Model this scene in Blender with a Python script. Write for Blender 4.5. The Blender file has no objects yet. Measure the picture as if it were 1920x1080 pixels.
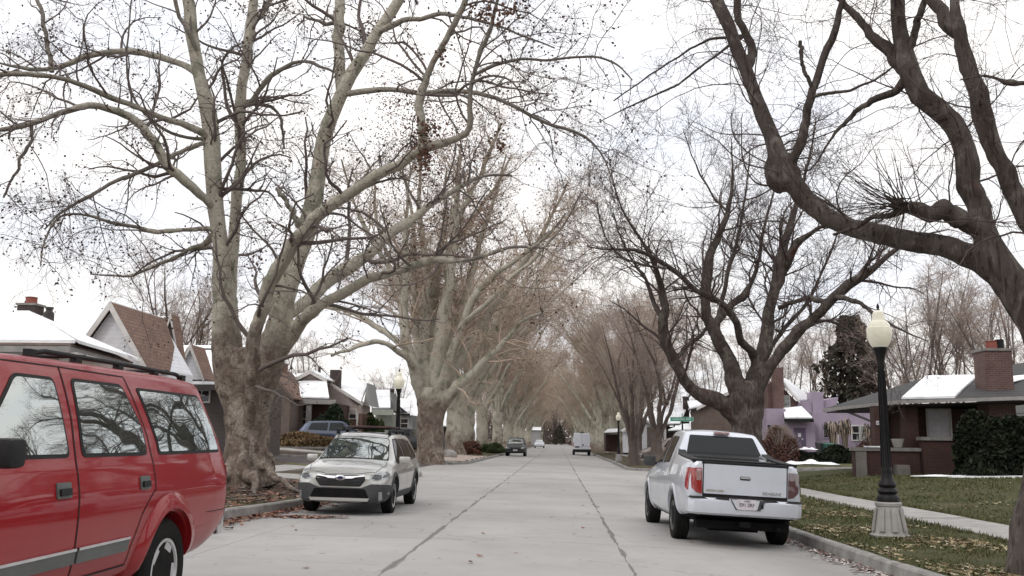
import bpy, bmesh, math, random
import numpy as np
from math import radians, pi, sin, cos, atan
from mathutils import Vector, Matrix, Euler
from mathutils.bvhtree import BVHTree
from mathutils.geometry import delaunay_2d_cdt

# ------------------------------------------------------------------ camera, sky, sun, exposure
scene = bpy.context.scene
C = scene.collection
FPX = 1750.0
CAMH = 1.45
PITCH = atan(286/1750.0)
YAW = atan(88/math.hypot(1750, 286))
ROLL = 0.010
RM = Matrix.Rotation(YAW, 3, 'Z') @ Matrix.Rotation(pi/2+PITCH, 3, 'X') @ Matrix.Rotation(ROLL, 3, 'Z')
cd = bpy.data.cameras.new('camera')
cd.sensor_width = 36
cd.lens = FPX/1920*36
cd.clip_start = 0.1
cd.clip_end = 5000
cam = bpy.data.objects.new('camera', cd)
cam.matrix_world = Matrix.Translation((0, 0, CAMH)) @ RM.to_4x4()
C.objects.link(cam)
scene.camera = cam

SUN_EL, SUN_AZ = radians(40), radians(215)
world = bpy.data.worlds.new('World')
scene.world = world
world.use_nodes = True
wn, wl = world.node_tree.nodes, world.node_tree.links
wn.clear()
wo = wn.new('ShaderNodeOutputWorld'); wb = wn.new('ShaderNodeBackground')
sky = wn.new('ShaderNodeTexSky'); sky.sky_type = 'NISHITA'; sky.sun_disc = False
sky.sun_elevation = SUN_EL; sky.sun_rotation = SUN_AZ
tc = wn.new('ShaderNodeTexCoord'); mp = wn.new('ShaderNodeMapping'); mp.inputs['Scale'].default_value = (1, 1, 2.5)
nz = wn.new('ShaderNodeTexNoise'); nz.inputs['Scale'].default_value = 3.2; nz.inputs['Detail'].default_value = 5
cr = wn.new('ShaderNodeValToRGB')
cr.color_ramp.elements[0].position = 0.36; cr.color_ramp.elements[0].color = (8.7, 8.9, 9.5, 1)
cr.color_ramp.elements[1].position = 0.56; cr.color_ramp.elements[1].color = (10.0, 9.7, 9.45, 1)
sx = wn.new('ShaderNodeSeparateXYZ'); mr = wn.new('ShaderNodeMapRange')
mr.inputs['From Min'].default_value = 0.0; mr.inputs['From Max'].default_value = 1.0
mr.inputs['To Min'].default_value = 0.98; mr.inputs['To Max'].default_value = 1.55
mul = wn.new('ShaderNodeVectorMath'); mul.operation = 'SCALE'
mx = wn.new('ShaderNodeMixRGB'); mx.inputs[0].default_value = 0.93
wl.new(tc.outputs['Generated'], mp.inputs[0]); wl.new(mp.outputs[0], nz.inputs['Vector'])
wl.new(nz.outputs[0], cr.inputs[0]); wl.new(tc.outputs['Generated'], sx.inputs[0])
wl.new(sx.outputs['Z'], mr.inputs['Value']); wl.new(cr.outputs[0], mul.inputs[0]); wl.new(mr.outputs[0], mul.inputs['Scale'])
wl.new(sky.outputs[0], mx.inputs[1]); wl.new(mul.outputs[0], mx.inputs[2])
wl.new(mx.outputs[0], wb.inputs[0]); wb.inputs[1].default_value = 0.105
wl.new(wb.outputs[0], wo.inputs[0])
sd = bpy.data.lights.new('sun', 'SUN'); sd.energy = 0.8; sd.angle = radians(14); sd.color = (1, 0.97, 0.94)
sun = bpy.data.objects.new('sun', sd); C.objects.link(sun)
# Nishita azimuth: rotation measured clockwise from +Y
sdir = Vector((sin(SUN_AZ)*cos(SUN_EL), cos(SUN_AZ)*cos(SUN_EL), sin(SUN_EL)))
sun.rotation_euler = sdir.to_track_quat('Z', 'Y').to_euler()
sun.location = (0, 0, 40)
scene.view_settings.view_transform = 'Standard'
scene.view_settings.look = 'None'
scene.view_settings.gamma = 1
scene.view_settings.exposure = 0.1
scene.render.engine = 'CYCLES'
scene.cycles.max_bounces = 6
scene.cycles.diffuse_bounces = 3
scene.cycles.glossy_bounces = 3
scene.cycles.transparent_max_bounces = 4
scene.cycles.use_denoising = True

def at(px, py, Y):
    """point of the place seen at photo pixel (px, py), Y metres up the street"""
    d = RM @ Vector(((px-960)/FPX, (540-py)/FPX, -1))
    return Vector((0, 0, CAMH)) + d*(Y/d.y)

# ------------------------------------------------------------------ object helpers
def tag(o, label=None, cat=None, group=None, kind=None):
    if label: o['label'] = label
    if cat: o['category'] = cat
    if group: o['group'] = group
    if kind: o['kind'] = kind
    return o

def empty(name, loc, rz=0, label=None, cat=None, group=None, parent=None):
    o = bpy.data.objects.new(name, None); C.objects.link(o)
    o.location = loc; o.rotation_euler = (0, 0, rz); o.empty_display_size = 0.3
    if parent: o.parent = parent
    return tag(o, label, cat, group)

def link(name, me, parent=None, loc=None):
    o = bpy.data.objects.new(name, me); C.objects.link(o)
    if parent: o.parent = parent
    if loc is not None: o.location = loc
    return o

def finish(me, mats, smooth=None):
    for m in (mats if isinstance(mats, (list, tuple)) else [mats]): me.materials.append(m)
    if smooth is not None:
        me.polygons.foreach_set('use_smooth', [True]*len(me.polygons))
        if smooth < 3: me.set_sharp_from_angle(angle=smooth)
    me.update()

def npmesh(name, V, F, mats, smooth=None, mi=None):
    """numpy verts (n,3), faces (m,k)"""
    me = bpy.data.meshes.new(name)
    V = np.ascontiguousarray(V, dtype=np.float32); F = np.ascontiguousarray(F, dtype=np.int32)
    m, k = F.shape
    me.vertices.add(len(V)); me.vertices.foreach_set('co', V.ravel())
    me.loops.add(m*k); me.loops.foreach_set('vertex_index', F.ravel())
    me.polygons.add(m); me.polygons.foreach_set('loop_start', np.arange(0, m*k, k, dtype=np.int32))
    me.polygons.foreach_set('loop_total', np.full(m, k, dtype=np.int32))
    if mi is not None: me.polygons.foreach_set('material_index', np.asarray(mi, dtype=np.int32))
    me.update(calc_edges=True)
    finish(me, mats, smooth)
    return me

class MB:
    """collects boxes, slabs, tubes and lathes into one mesh"""
    def __init__(s): s.v = []; s.f = []; s.m = []
    def add(s, v, f, m=0):
        b = len(s.v); s.v += [tuple(p) for p in v]; s.f += [tuple(i+b for i in q) for q in f]; s.m += [m]*len(f); return s
    def box(s, x0, x1, y0, y1, z0, z1, m=0, taper=0.0):
        t = taper
        v = [(x0, y0, z0), (x1, y0, z0), (x1, y1, z0), (x0, y1, z0), (x0+t, y0+t, z1), (x1-t, y0+t, z1), (x1-t, y1-t, z1), (x0+t, y1-t, z1)]
        return s.add(v, [(0, 3, 2, 1), (4, 5, 6, 7), (0, 1, 5, 4), (1, 2, 6, 5), (2, 3, 7, 6), (3, 0, 4, 7)], m)
    def slab(s, poly, t, up=0.0, m=0):
        """polygon extruded straight down by t after lifting by up"""
        n = len(poly)
        v = [(p[0], p[1], p[2]+up) for p in poly]+[(p[0], p[1], p[2]+up-t) for p in poly]
        f = [tuple(range(n)), tuple(range(2*n-1, n-1, -1))]+[(i, n+i, n+(i+1) % n, (i+1) % n) for i in range(n)]
        return s.add(v, f, m)
    def prism(s, poly, d, m=0):
        """polygon extruded along vector d"""
        n = len(poly); d = Vector(d)
        v = [Vector(p) for p in poly]+[Vector(p)+d for p in poly]
        f = [tuple(range(n)), tuple(range(2*n-1, n-1, -1))]+[(i, n+i, n+(i+1) % n, (i+1) % n) for i in range(n)]
        return s.add(v, f, m)
    def tube(s, pts, r, n=8, m=0, cap=True):
        pts = [Vector(p) for p in pts]; k = len(pts)
        rs = r if isinstance(r, (list, tuple)) else [r]*k
        ref = None; V = []
        for i, p in enumerate(pts):
            t = (pts[min(i+1, k-1)]-pts[max(i-1, 0)]).normalized()
            if ref is None: ref = t.orthogonal()
            a = (ref-t*ref.dot(t)).normalized(); ref = a; b = t.cross(a)
            for j in range(n):
                w = 2*pi*j/n; V.append(p+(a*cos(w)+b*sin(w))*rs[i])
        F = [(i*n+j, i*n+(j+1) % n, (i+1)*n+(j+1) % n, (i+1)*n+j) for i in range(k-1) for j in range(n)]
        if cap: F += [tuple(range(n-1, -1, -1)), tuple(range((k-1)*n, k*n))]
        return s.add(V, F, m)
    def lathe(s, prof, c=(0, 0, 0), axis='z', n=24, m=0, rot=0):
        """prof: list of (radius, height)"""
        V = []
        for r, h in prof:
            for j in range(n):
                w = 2*pi*j/n+rot; a, b = r*cos(w), r*sin(w)
                V.append({'z': (c[0]+a, c[1]+b, c[2]+h), 'x': (c[0]+h, c[1]+a, c[2]+b), 'y': (c[0]+b, c[1]+h, c[2]+a)}[axis])
        k = len(prof)
        F = [(i*n+j, i*n+(j+1) % n, (i+1)*n+(j+1) % n, (i+1)*n+j) for i in range(k-1) for j in range(n)]
        F += [tuple(range(n-1, -1, -1)), tuple(range((k-1)*n, k*n))]
        return s.add(V, F, m)
    def mesh(s, name, mats, smooth=None, bevel=0):
        me = bpy.data.meshes.new(name); me.from_pydata([tuple(p) for p in s.v], [], s.f)
        me.polygons.foreach_set('material_index', s.m)
        bm = bmesh.new(); bm.from_mesh(me)
        if bevel: bmesh.ops.bevel(bm, geom=[e for e in bm.edges if len(e.link_faces) == 2 and e.calc_face_angle(0) > 0.5], offset=bevel, segments=2, affect='EDGES', profile=0.6)
        bmesh.ops.recalc_face_normals(bm, faces=bm.faces); bm.to_mesh(me); bm.free()
        finish(me, mats, smooth)
        return me
    def obj(s, name, mats, parent=None, smooth=None, bevel=0, loc=None):
        return link(name, s.mesh(name, mats, smooth, bevel), parent, loc)

# ------------------------------------------------------------------ materials
def new_mat(name):
    m = bpy.data.materials.new(name); m.use_nodes = True
    nt = m.node_tree; b = nt.nodes['Principled BSDF']
    return m, nt, b

def rgb(c): return (c[0], c[1], c[2], 1)

def noise_mix(nt, c1, c2, scale, lo=0.35, hi=0.65, detail=6, vec=None, dist=0.0, rough=0.6):
    n = nt.nodes.new('ShaderNodeTexNoise'); n.inputs['Scale'].default_value = scale; n.inputs['Detail'].default_value = detail
    n.inputs['Distortion'].default_value = dist; n.inputs['Roughness'].default_value = rough
    if vec: nt.links.new(vec, n.inputs['Vector'])
    r = nt.nodes.new('ShaderNodeMapRange'); r.inputs['From Min'].default_value = lo; r.inputs['From Max'].default_value = hi
    nt.links.new(n.outputs[0], r.inputs['Value'])
    x = nt.nodes.new('ShaderNodeMixRGB'); nt.links.new(r.outputs[0], x.inputs[0])
    for i, c in ((1, c1), (2, c2)):
        if isinstance(c, (tuple, list)): x.inputs[i].default_value = rgb(c)
        else: nt.links.new(c, x.inputs[i])
    return x.outputs[0], n.outputs[0]

def bump(nt, b, h, strength=0.3, dist=0.02):
    k = nt.nodes.new('ShaderNodeBump'); k.inputs['Strength'].default_value = strength; k.inputs['Distance'].default_value = dist
    nt.links.new(h, k.inputs['Height']); nt.links.new(k.outputs[0], b.inputs['Normal'])

def objco(nt):
    return nt.nodes.new('ShaderNodeTexCoord').outputs['Object']

def pmat(name, c1, c2=None, scale=3, rough=0.75, bmp=0.2, bscale=20, metal=0.0, lo=0.35, hi=0.65, spec=0.5, bdist=0.01):
    m, nt, b = new_mat(name)
    v = objco(nt)
    if c2 is None: c2 = tuple(x*0.8 for x in c1)
    col, _ = noise_mix(nt, c1, c2, scale, lo, hi, vec=v)
    nt.links.new(col, b.inputs['Base Color'])
    b.inputs['Roughness'].default_value = rough; b.inputs['Metallic'].default_value = metal
    b.inputs['Specular IOR Level'].default_value = spec
    if bmp:
        _, h = noise_mix(nt, c1, c2, bscale, vec=v); bump(nt, b, h, bmp, bdist)
    return m

def wallco(nt, k=1.0):
    s = nt.nodes.new('ShaderNodeSeparateXYZ'); nt.links.new(objco(nt), s.inputs[0])
    a = nt.nodes.new('ShaderNodeMath'); a.operation = 'ADD'; nt.links.new(s.outputs[0], a.inputs[0]); nt.links.new(s.outputs[1], a.inputs[1])
    c = nt.nodes.new('ShaderNodeCombineXYZ'); nt.links.new(a.outputs[0], c.inputs[0]); nt.links.new(s.outputs[2], c.inputs[1])
    return c.outputs[0]

def brick_mat(name, c1, c2, mortar, w=0.22, h=0.075, ms=0.008, rough=0.85):
    m, nt, b = new_mat(name)
    t = nt.nodes.new('ShaderNodeTexBrick'); nt.links.new(wallco(nt), t.inputs['Vector'])
    t.inputs['Color1'].default_value = rgb(c1); t.inputs['Color2'].default_value = rgb(c2); t.inputs['Mortar'].default_value = rgb(mortar)
    t.inputs['Scale'].default_value = 1; t.inputs['Brick Width'].default_value = w; t.inputs['Row Height'].default_value = h
    t.inputs['Mortar Size'].default_value = ms
    col, _ = noise_mix(nt, t.outputs['Color'], tuple(x*0.55 for x in c1), 1.3, 0.45, 0.8, vec=objco(nt))
    nt.links.new(col, b.inputs['Base Color']); b.inputs['Roughness'].default_value = rough
    bump(nt, b, t.outputs['Fac'], -0.4, 0.01)
    return m

def band_mat(name, c1, c2, pitch, rough=0.7):
    """horizontal boards"""
    m, nt, b = new_mat(name)
    s = nt.nodes.new('ShaderNodeSeparateXYZ'); nt.links.new(objco(nt), s.inputs[0])
    d = nt.nodes.new('ShaderNodeMath'); d.operation = 'DIVIDE'; d.inputs[1].default_value = pitch; nt.links.new(s.outputs[2], d.inputs[0])
    f = nt.nodes.new('ShaderNodeMath'); f.operation = 'FRACT'; nt.links.new(d.outputs[0], f.inputs[0])
    r = nt.nodes.new('ShaderNodeMapRange'); r.inputs['From Min'].default_value = 0.0; r.inputs['From Max'].default_value = 0.14
    nt.links.new(f.outputs[0], r.inputs['Value'])
    x = nt.nodes.new('ShaderNodeMixRGB'); nt.links.new(r.outputs[0], x.inputs[0])
    x.inputs[1].default_value = rgb(c2); x.inputs[2].default_value = rgb(c1)
    col, _ = noise_mix(nt, x.outputs[0], tuple(v*0.8 for v in c1), 2, 0.5, 0.8, vec=objco(nt))
    nt.links.new(col, b.inputs['Base Color']); b.inputs['Roughness'].default_value = rough
    bump(nt, b, f.outputs[0], 0.4, 0.01)
    return m

def paint_mat(name, c, metal=0.0, rough=0.35, coat=1.0, dirt=(0.25, 0.23, 0.21), flake=0.06, amount=0.35, spec=0.5):
    m, nt, b = new_mat(name)
    v = objco(nt)
    s = nt.nodes.new('ShaderNodeSeparateXYZ'); nt.links.new(v, s.inputs[0])
    col, _ = noise_mix(nt, c, tuple(x*(1-flake) for x in c), 2.5, vec=v)
    n = nt.nodes.new('ShaderNodeTexNoise'); n.inputs['Scale'].default_value = 3; n.inputs['Detail'].default_value = 8; nt.links.new(v, n.inputs['Vector'])
    r = nt.nodes.new('ShaderNodeMapRange'); r.inputs['From Min'].default_value = 0.95; r.inputs['From Max'].default_value = 0.2; nt.links.new(s.outputs[2], r.inputs['Value'])
    q = nt.nodes.new('ShaderNodeMath'); q.operation = 'MULTIPLY'; nt.links.new(n.outputs[0], q.inputs[0]); nt.links.new(r.outputs[0], q.inputs[1])
    q2 = nt.nodes.new('ShaderNodeMath'); q2.operation = 'MULTIPLY'; nt.links.new(q.outputs[0], q2.inputs[0]); q2.inputs[1].default_value = amount*1.6
    x = nt.nodes.new('ShaderNodeMixRGB'); nt.links.new(q2.outputs[0], x.inputs[0]); nt.links.new(col, x.inputs[1]); x.inputs[2].default_value = rgb(dirt)
    nt.links.new(x.outputs[0], b.inputs['Base Color'])
    rr = nt.nodes.new('ShaderNodeMath'); rr.operation = 'MULTIPLY_ADD'; nt.links.new(q2.outputs[0], rr.inputs[0]); rr.inputs[1].default_value = 0.6; rr.inputs[2].default_value = rough
    nt.links.new(rr.outputs[0], b.inputs['Roughness'])
    b.inputs['Metallic'].default_value = metal; b.inputs['Coat Weight'].default_value = coat; b.inputs['Coat Roughness'].default_value = 0.04; b.inputs['Specular IOR Level'].default_value = spec
    _, h = noise_mix(nt, c, c, 1.7, vec=v, detail=2); bump(nt, b, h, 0.12, 0.03)
    return m

def glass_mat(name, tint=(0.02, 0.025, 0.025), refl=0.35, wav=0.05, spec=0.5):
    m, nt, b = new_mat(name); b.inputs['Specular IOR Level'].default_value = spec
    b.inputs['Base Color'].default_value = rgb(tint); b.inputs['Roughness'].default_value = 0.04
    g = nt.nodes.new('ShaderNodeBsdfGlossy'); g.inputs['Roughness'].default_value = 0.015; g.inputs['Color'].default_value = (0.85, 0.9, 0.88, 1)
    f = nt.nodes.new('ShaderNodeMixShader'); f.inputs[0].default_value = refl
    nt.links.new(b.outputs[0], f.inputs[1]); nt.links.new(g.outputs[0], f.inputs[2]); nt.links.new(f.outputs[0], nt.nodes['Material Output'].inputs[0])
    _, h = noise_mix(nt, tint, tint, 1.2, vec=objco(nt), detail=1)
    k = nt.nodes.new('ShaderNodeBump'); k.inputs['Strength'].default_value = wav; k.inputs['Distance'].default_value = 0.1
    nt.links.new(h, k.inputs['Height']); nt.links.new(k.outputs[0], b.inputs['Normal']); nt.links.new(k.outputs[0], g.inputs['Normal'])
    return m

M = {}
M['snow'] = pmat('snow', (0.87, 0.88, 0.9), (0.42, 0.42, 0.44), 0.9, 0.55, 0.5, 4, bdist=0.08, lo=.52, hi=.82)
M['brick'] = brick_mat('brick', (0.058, 0.022, 0.017), (0.042, 0.016, 0.013), (0.05, 0.036, 0.032))
M['brick_red'] = brick_mat('brick_red', (0.125, 0.065, 0.056), (0.095, 0.046, 0.04), (0.16, 0.13, 0.12))
M['brick_dark'] = brick_mat('brick_dark', (0.055, 0.035, 0.032), (0.04, 0.028, 0.026), (0.05, 0.045, 0.04))
M['brick_brown'] = brick_mat('brick_brown', (0.17, 0.085, 0.06), (0.13, 0.06, 0.042), (0.16, 0.13, 0.11))
M['clap'] = band_mat('clapboard', (0.74, 0.75, 0.78), (0.46, 0.47, 0.5), 0.16)
M['trim'] = pmat('white_trim', (0.62, 0.6, 0.58), (0.5, 0.48, 0.46), 4, 0.6, 0.05)
M['trim_grey'] = pmat('grey_trim', (0.33, 0.31, 0.3), (0.25, 0.24, 0.23), 4, 0.6, 0.05)
M['shingle_brown'] = brick_mat('shingle_brown', (0.23, 0.14, 0.10), (0.17, 0.10, 0.075), (0.09, 0.06, 0.05), 0.28, 0.14, 0.012)
M['shingle_grey'] = brick_mat('shingle_grey', (0.056, 0.054, 0.053), (0.040, 0.039, 0.038), (0.02, 0.02, 0.02), 0.3, 0.1, 0.01)
M['wall_dark'] = band_mat('dark_siding', (0.085, 0.07, 0.065), (0.05, 0.04, 0.04), 0.2)
M['wall_grey'] = band_mat('grey_siding', (0.3, 0.3, 0.3), (0.2, 0.2, 0.2), 0.15)
M['wall_beige'] = pmat('beige_stucco', (0.42, 0.35, 0.32), (0.36, 0.3, 0.27), 3, 0.85, 0.2, 60)
M['wall_green'] = pmat('pale_green_siding', (0.36, 0.38, 0.33), (0.3, 0.32, 0.28), 3, 0.8, 0.1, 30)
M['wall_brown'] = pmat('brown_siding', (0.16, 0.12, 0.10), (0.12, 0.09, 0.08), 3, 0.85, 0.2, 40)
M['purple'] = pmat('purple_stucco', (0.345, 0.285, 0.36), (0.29, 0.24, 0.31), 1.2, 0.9, 0.3, 60)
M['purple_dark'] = pmat('purple_door_paint', (0.10, 0.07, 0.13), (0.08, 0.06, 0.1), 3, 0.6, 0.05)
M['dark'] = pmat('dark_wood_and_shade', (0.035, 0.028, 0.025), (0.025, 0.02, 0.018), 4, 0.7, 0.1)
M['blackmetal'] = pmat('black_metal', (0.006, 0.006, 0.007), (0.012, 0.010, 0.010), 8, 0.5, 0.05, 60, spec=0.25)
M['concrete'] = pmat('concrete', (0.36, 0.345, 0.33), (0.26, 0.25, 0.235), 3, 0.9, 0.25, 60)
M['concrete_dark'] = pmat('stained_concrete', (0.23, 0.22, 0.21), (0.15, 0.14, 0.13), 4, 0.9, 0.3, 50)
M['pane'] = glass_mat('window_pane', (0.02, 0.022, 0.025), 0.12, 0.1)
M['curtain'] = pmat('curtained_pane', (0.78, 0.75, 0.8), (0.62, 0.6, 0.66), 8, 0.5, 0.05)
M['stone'] = None

# ------------------------------------------------------------------ terrain
def ip(x, tab): return float(np.interp(x, [a for a, _ in tab], [b for _, b in tab]))
YC0, YC1 = 39.5, 51.0                       # cross street
ROADZ = [(-60, 1.0), (-25, 0.75), (-14, 0.42), (-9, 0.2), (-6, 0.1), (-5.3, 0.085), (-3, 0.055), (0, 0.02), (2, -0.05), (3.9, -0.14), (5, -0.14), (9, -0.05), (16, 0.1), (60, 0.5)]
def roadz(x): return ip(x, ROADZ)
KR = [(-12, 4.7), (4, 4.5), (10, 4.22), (15, 3.95), (20, 3.85), (30, 3.9), (52, 3.9), (70, 4.1), (450, 4.6)]
KL = [(-12, -5.7), (8, -5.7), (15.6, -5.55), (19, -5.2), (26, -5.1), (45, -5.2), (60, -5.1), (450, -5.3)]
RC = 4.0
def kerb(side, Y):
    base = ip(Y, KR if side > 0 else KL); o = 0.0
    for Yc, s in ((YC0, 1), (YC1, -1)):
        d = (Yc-Y)*s
        if 0 <= d < RC: o = RC-math.sqrt(max(0, RC*RC-(RC-d)**2))
    return base+side*o
def T(x, Y):
    """ground height of the verges, lawns and yards"""
    if x > 0: z = ip(x, [(3.8, 0.0), (6.3, 0.05), (7.8, 0.07), (9.5, .26), (11, 0.40), (14, 0.48), (30, 0.65), (60, 0.8), (150, 1.2)])
    else: z = ip(-x, [(5, 0.22), (6.5, 0.27), (8, 0.33), (10.5, 0.45), (13.5, 0.72), (16, 0.95), (30, 1.2), (150, 1.6)])
    for Yc in (YC0, YC1):
        d = abs(Y-Yc); zr = roadz(x)+0.13
        if (Yc == YC0 and Y <= YC0 or Yc == YC1 and Y >= YC1) and d < 4 and not (x > 7.9 and Yc == YC0):
            k = d/4; z = zr*(1-k)+z*k
    return z

def grass_ground(name, kind):
    m, nt, b = new_mat(name); v = objco(nt)
    if kind == 'lawn':
        a, _ = noise_mix(nt, (0.062, 0.066, 0.03), (0.105, 0.095, 0.055), 1.1, vec=v)
        c, h = noise_mix(nt, a, (0.035, 0.045, 0.016), 28, 0.4, 0.7, vec=v)
        d, _ = noise_mix(nt, c, (0.13, 0.10, 0.06), 0.6, 0.58, 0.75, vec=v)
    else:
        a, _ = noise_mix(nt, (0.07, 0.05, 0.038), (0.12, 0.09, 0.065), 1.5, vec=v)
        c, h = noise_mix(nt, a, (0.03, 0.022, 0.018), 14, 0.4, 0.7, vec=v)
        d, _ = noise_mix(nt, c, (0.10, 0.105, 0.045), 0.35, 0.5, 0.62, vec=v)
    nt.links.new(d, b.inputs['Base Color']); b.inputs['Roughness'].default_value = 0.95
    b.inputs['Specular IOR Level'].default_value = 0.15
    bump(nt, b, h, 0.8, 0.03)
    return m
M['lawn'] = grass_ground('lawn_ground', 'lawn'); M['soil'] = grass_ground('soil_ground', 'soil')

def road_mat():
    m, nt, b = new_mat('concrete_road'); v = objco(nt); L = nt.links.new
    a, _ = noise_mix(nt, (0.39, 0.378, 0.366), (0.335, 0.324, 0.314), 0.35, vec=v)
    c, _ = noise_mix(nt, a, (0.31, 0.305, 0.30), 2.2, 0.5, 0.85, vec=v, detail=10)
    c, h = noise_mix(nt, c, (0.29, 0.285, 0.28), 60, 0.55, 0.9, vec=v)
    s = nt.nodes.new('ShaderNodeSeparateXYZ'); L(v, s.inputs[0])
    def math_(op, x, y=None, z=None):
        n = nt.nodes.new('ShaderNodeMath'); n.operation = op
        for i, q in enumerate((x, y, z)):
            if q is None: continue
            if isinstance(q, (int, float)): n.inputs[i].default_value = q
            else: L(q, n.inputs[i])
        return n.outputs[0]
    def nz_(scale, vec=v, det=4):
        n = nt.nodes.new('ShaderNodeTexNoise'); n.inputs['Scale'].default_value = scale; n.inputs['Detail'].default_value = det; L(vec, n.inputs['Vector']); return n.outputs[0]
    wob = math_('MULTIPLY_ADD', nz_(1.6), 0.10, -0.05); wid = nz_(0.9)
    X, Y = s.outputs[0], s.outputs[1]
    fl = math_('FLOOR', math_('ADD', math_('DIVIDE', math_('ADD', Y, 2.3), 4.6), 0.5)); lane = math_('ADD', math_('GREATER_THAN', X, -1.86), math_('MULTIPLY', math_('GREATER_THAN', X, 0.86), 2.0))
    cc = nt.nodes.new('ShaderNodeCombineXYZ'); L(fl, cc.inputs[0]); L(lane, cc.inputs[1]); wnz = nt.nodes.new('ShaderNodeTexWhiteNoise'); L(cc.outputs[0], wnz.inputs['Vector'])
    tone = math_('MULTIPLY_ADD', wnz.outputs['Value'], 0.13, 0.90)
    tone = math_('MULTIPLY', tone, math_('MULTIPLY_ADD', nz_(0.45, det=6), 0.42, 0.79))
    tn = nt.nodes.new('ShaderNodeVectorMath'); tn.operation = 'SCALE'; L(c, tn.inputs[0]); L(tone, tn.inputs['Scale']); c = tn.outputs[0]
    lines = []
    for x0, base in ((-1.86, 0.018), (0.86, 0.012)):
        d = math_('ABSOLUTE', math_('SUBTRACT', math_('ADD', X, wob), x0))
        w = math_('MULTIPLY_ADD', wid, 0.24, base-0.105); w = math_('MAXIMUM', w, 0.006)
        lines.append(math_('MULTIPLY', math_('SUBTRACT', 1.0, math_('SMOOTHSTEP', d, 0, 0) if False else math_('MINIMUM', math_('DIVIDE', d, w), 1.0)), 1.5))
    dist = math_('ABSOLUTE', math_('SUBTRACT', math_('ADD', X, 4.3), wob))
    lines.append(math_('MULTIPLY', math_('SUBTRACT', 1.0, math_('MINIMUM', math_('DIVIDE', dist, 0.02), 1.0)), 0.5))
    fy = math_('FRACT', math_('DIVIDE', math_('ADD', math_('ADD', Y, 2.3), math_('MULTIPLY', wob, 0.6)), 4.6))
    dy = math_('ABSOLUTE', math_('SUBTRACT', fy, 0.5))
    lines.append(math_('MULTIPLY', math_('SUBTRACT', 1.0, math_('MINIMUM', math_('DIVIDE', dy, 0.0035), 1.0)), math_('MULTIPLY', nz_(0.7), 1.5)))
    vo = nt.nodes.new('ShaderNodeTexVoronoi'); vo.feature = 'DISTANCE_TO_EDGE'; vo.inputs['Scale'].default_value = 0.33
    dv = nt.nodes.new('ShaderNodeVectorMath'); dv.operation = 'MULTIPLY_ADD'
    nn = nt.nodes.new('ShaderNodeTexNoise'); nn.inputs['Scale'].default_value = 2.0; nn.inputs['Detail'].default_value = 6; L(v, nn.inputs['Vector'])
    L(nn.outputs['Color'], dv.inputs[0]); dv.inputs[1].default_value = (0.5, 0.5, 0.5); L(v, dv.inputs[2]); L(dv.outputs[0], vo.inputs['Vector'])
    msk = math_('GREATER_THAN', nz_(0.25), 0.52)
    lines.append(math_('MULTIPLY', math_('MULTIPLY', math_('SUBTRACT', 1.0, math_('MINIMUM', math_('DIVIDE', vo.outputs['Distance'], 0.006), 1.0)), msk), 0.45))
    t = lines[0]
    for q in lines[1:]: t = math_('MAXIMUM', t, q)
    t = math_('MINIMUM', t, 0.85)
    x = nt.nodes.new('ShaderNodeMixRGB'); L(t, x.inputs[0]); L(c, x.inputs[1]); x.inputs[2].default_value = (0.125, 0.118, 0.112, 1)
    # grime along the gutters
    g = nt.nodes.new('ShaderNodeMapRange'); g.inputs['From Min'].default_value = 2.3; g.inputs['From Max'].default_value = 4.4; L(X, g.inputs['Value'])
    g2 = nt.nodes.new('ShaderNodeMapRange'); g2.inputs['From Min'].default_value = -4.3; g2.inputs['From Max'].default_value = -5.8; L(X, g2.inputs['Value'])
    gg = math_('MULTIPLY', math_('MULTIPLY', math_('MAXIMUM', g.outputs[0], g2.outputs[0]), nz_(1.3)), 1.1)
    inter = nt.nodes.new('ShaderNodeMapRange'); inter.inputs['From Min'].default_value = 30; inter.inputs['From Max'].default_value = 38; inter.inputs['To Min'].default_value = 1; inter.inputs['To Max'].default_value = 0.15; L(Y, inter.inputs['Value'])
    gg = math_('MULTIPLY', gg, inter.outputs[0])
    y = nt.nodes.new('ShaderNodeMixRGB'); L(gg, y.inputs[0]); L(x.outputs[0], y.inputs[1]); y.inputs[2].default_value = (0.13, 0.12, 0.115, 1)
    # small dark spots and scuffs
    sp = math_('MULTIPLY', math_('GREATER_THAN', nz_(5.5, det=3), 0.71), 0.6)
    y2 = nt.nodes.new('ShaderNodeMixRGB'); L(sp, y2.inputs[0]); L(y.outputs[0], y2.inputs[1]); y2.inputs[2].default_value = (0.15, 0.14, 0.13, 1)
    L(y2.outputs[0], b.inputs['Base Color']); b.inputs['Roughness'].default_value = 0.8; b.inputs['Specular IOR Level'].default_value = 0.3
    hh = math_('SUBTRACT', math_('MULTIPLY', h, 0.3), t); bump(nt, b, hh, 0.35, 0.015)
    return m
M['road'] = road_mat()
M['asphalt'] = pmat('asphalt', (0.075, 0.06, 0.056), (0.055, 0.045, 0.043), 2, 0.9, 0.3, 80)

# base ground reaching the horizon
V = [(-2500, -60, -0.7), (2500, -60, -0.7), (2500, 3500, -0.7), (-2500, 3500, -0.7)]
tag(link('ground', npmesh('ground', np.array(V), np.array([[0, 1, 2, 3]]), M['soil'])), kind='structure')
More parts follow.
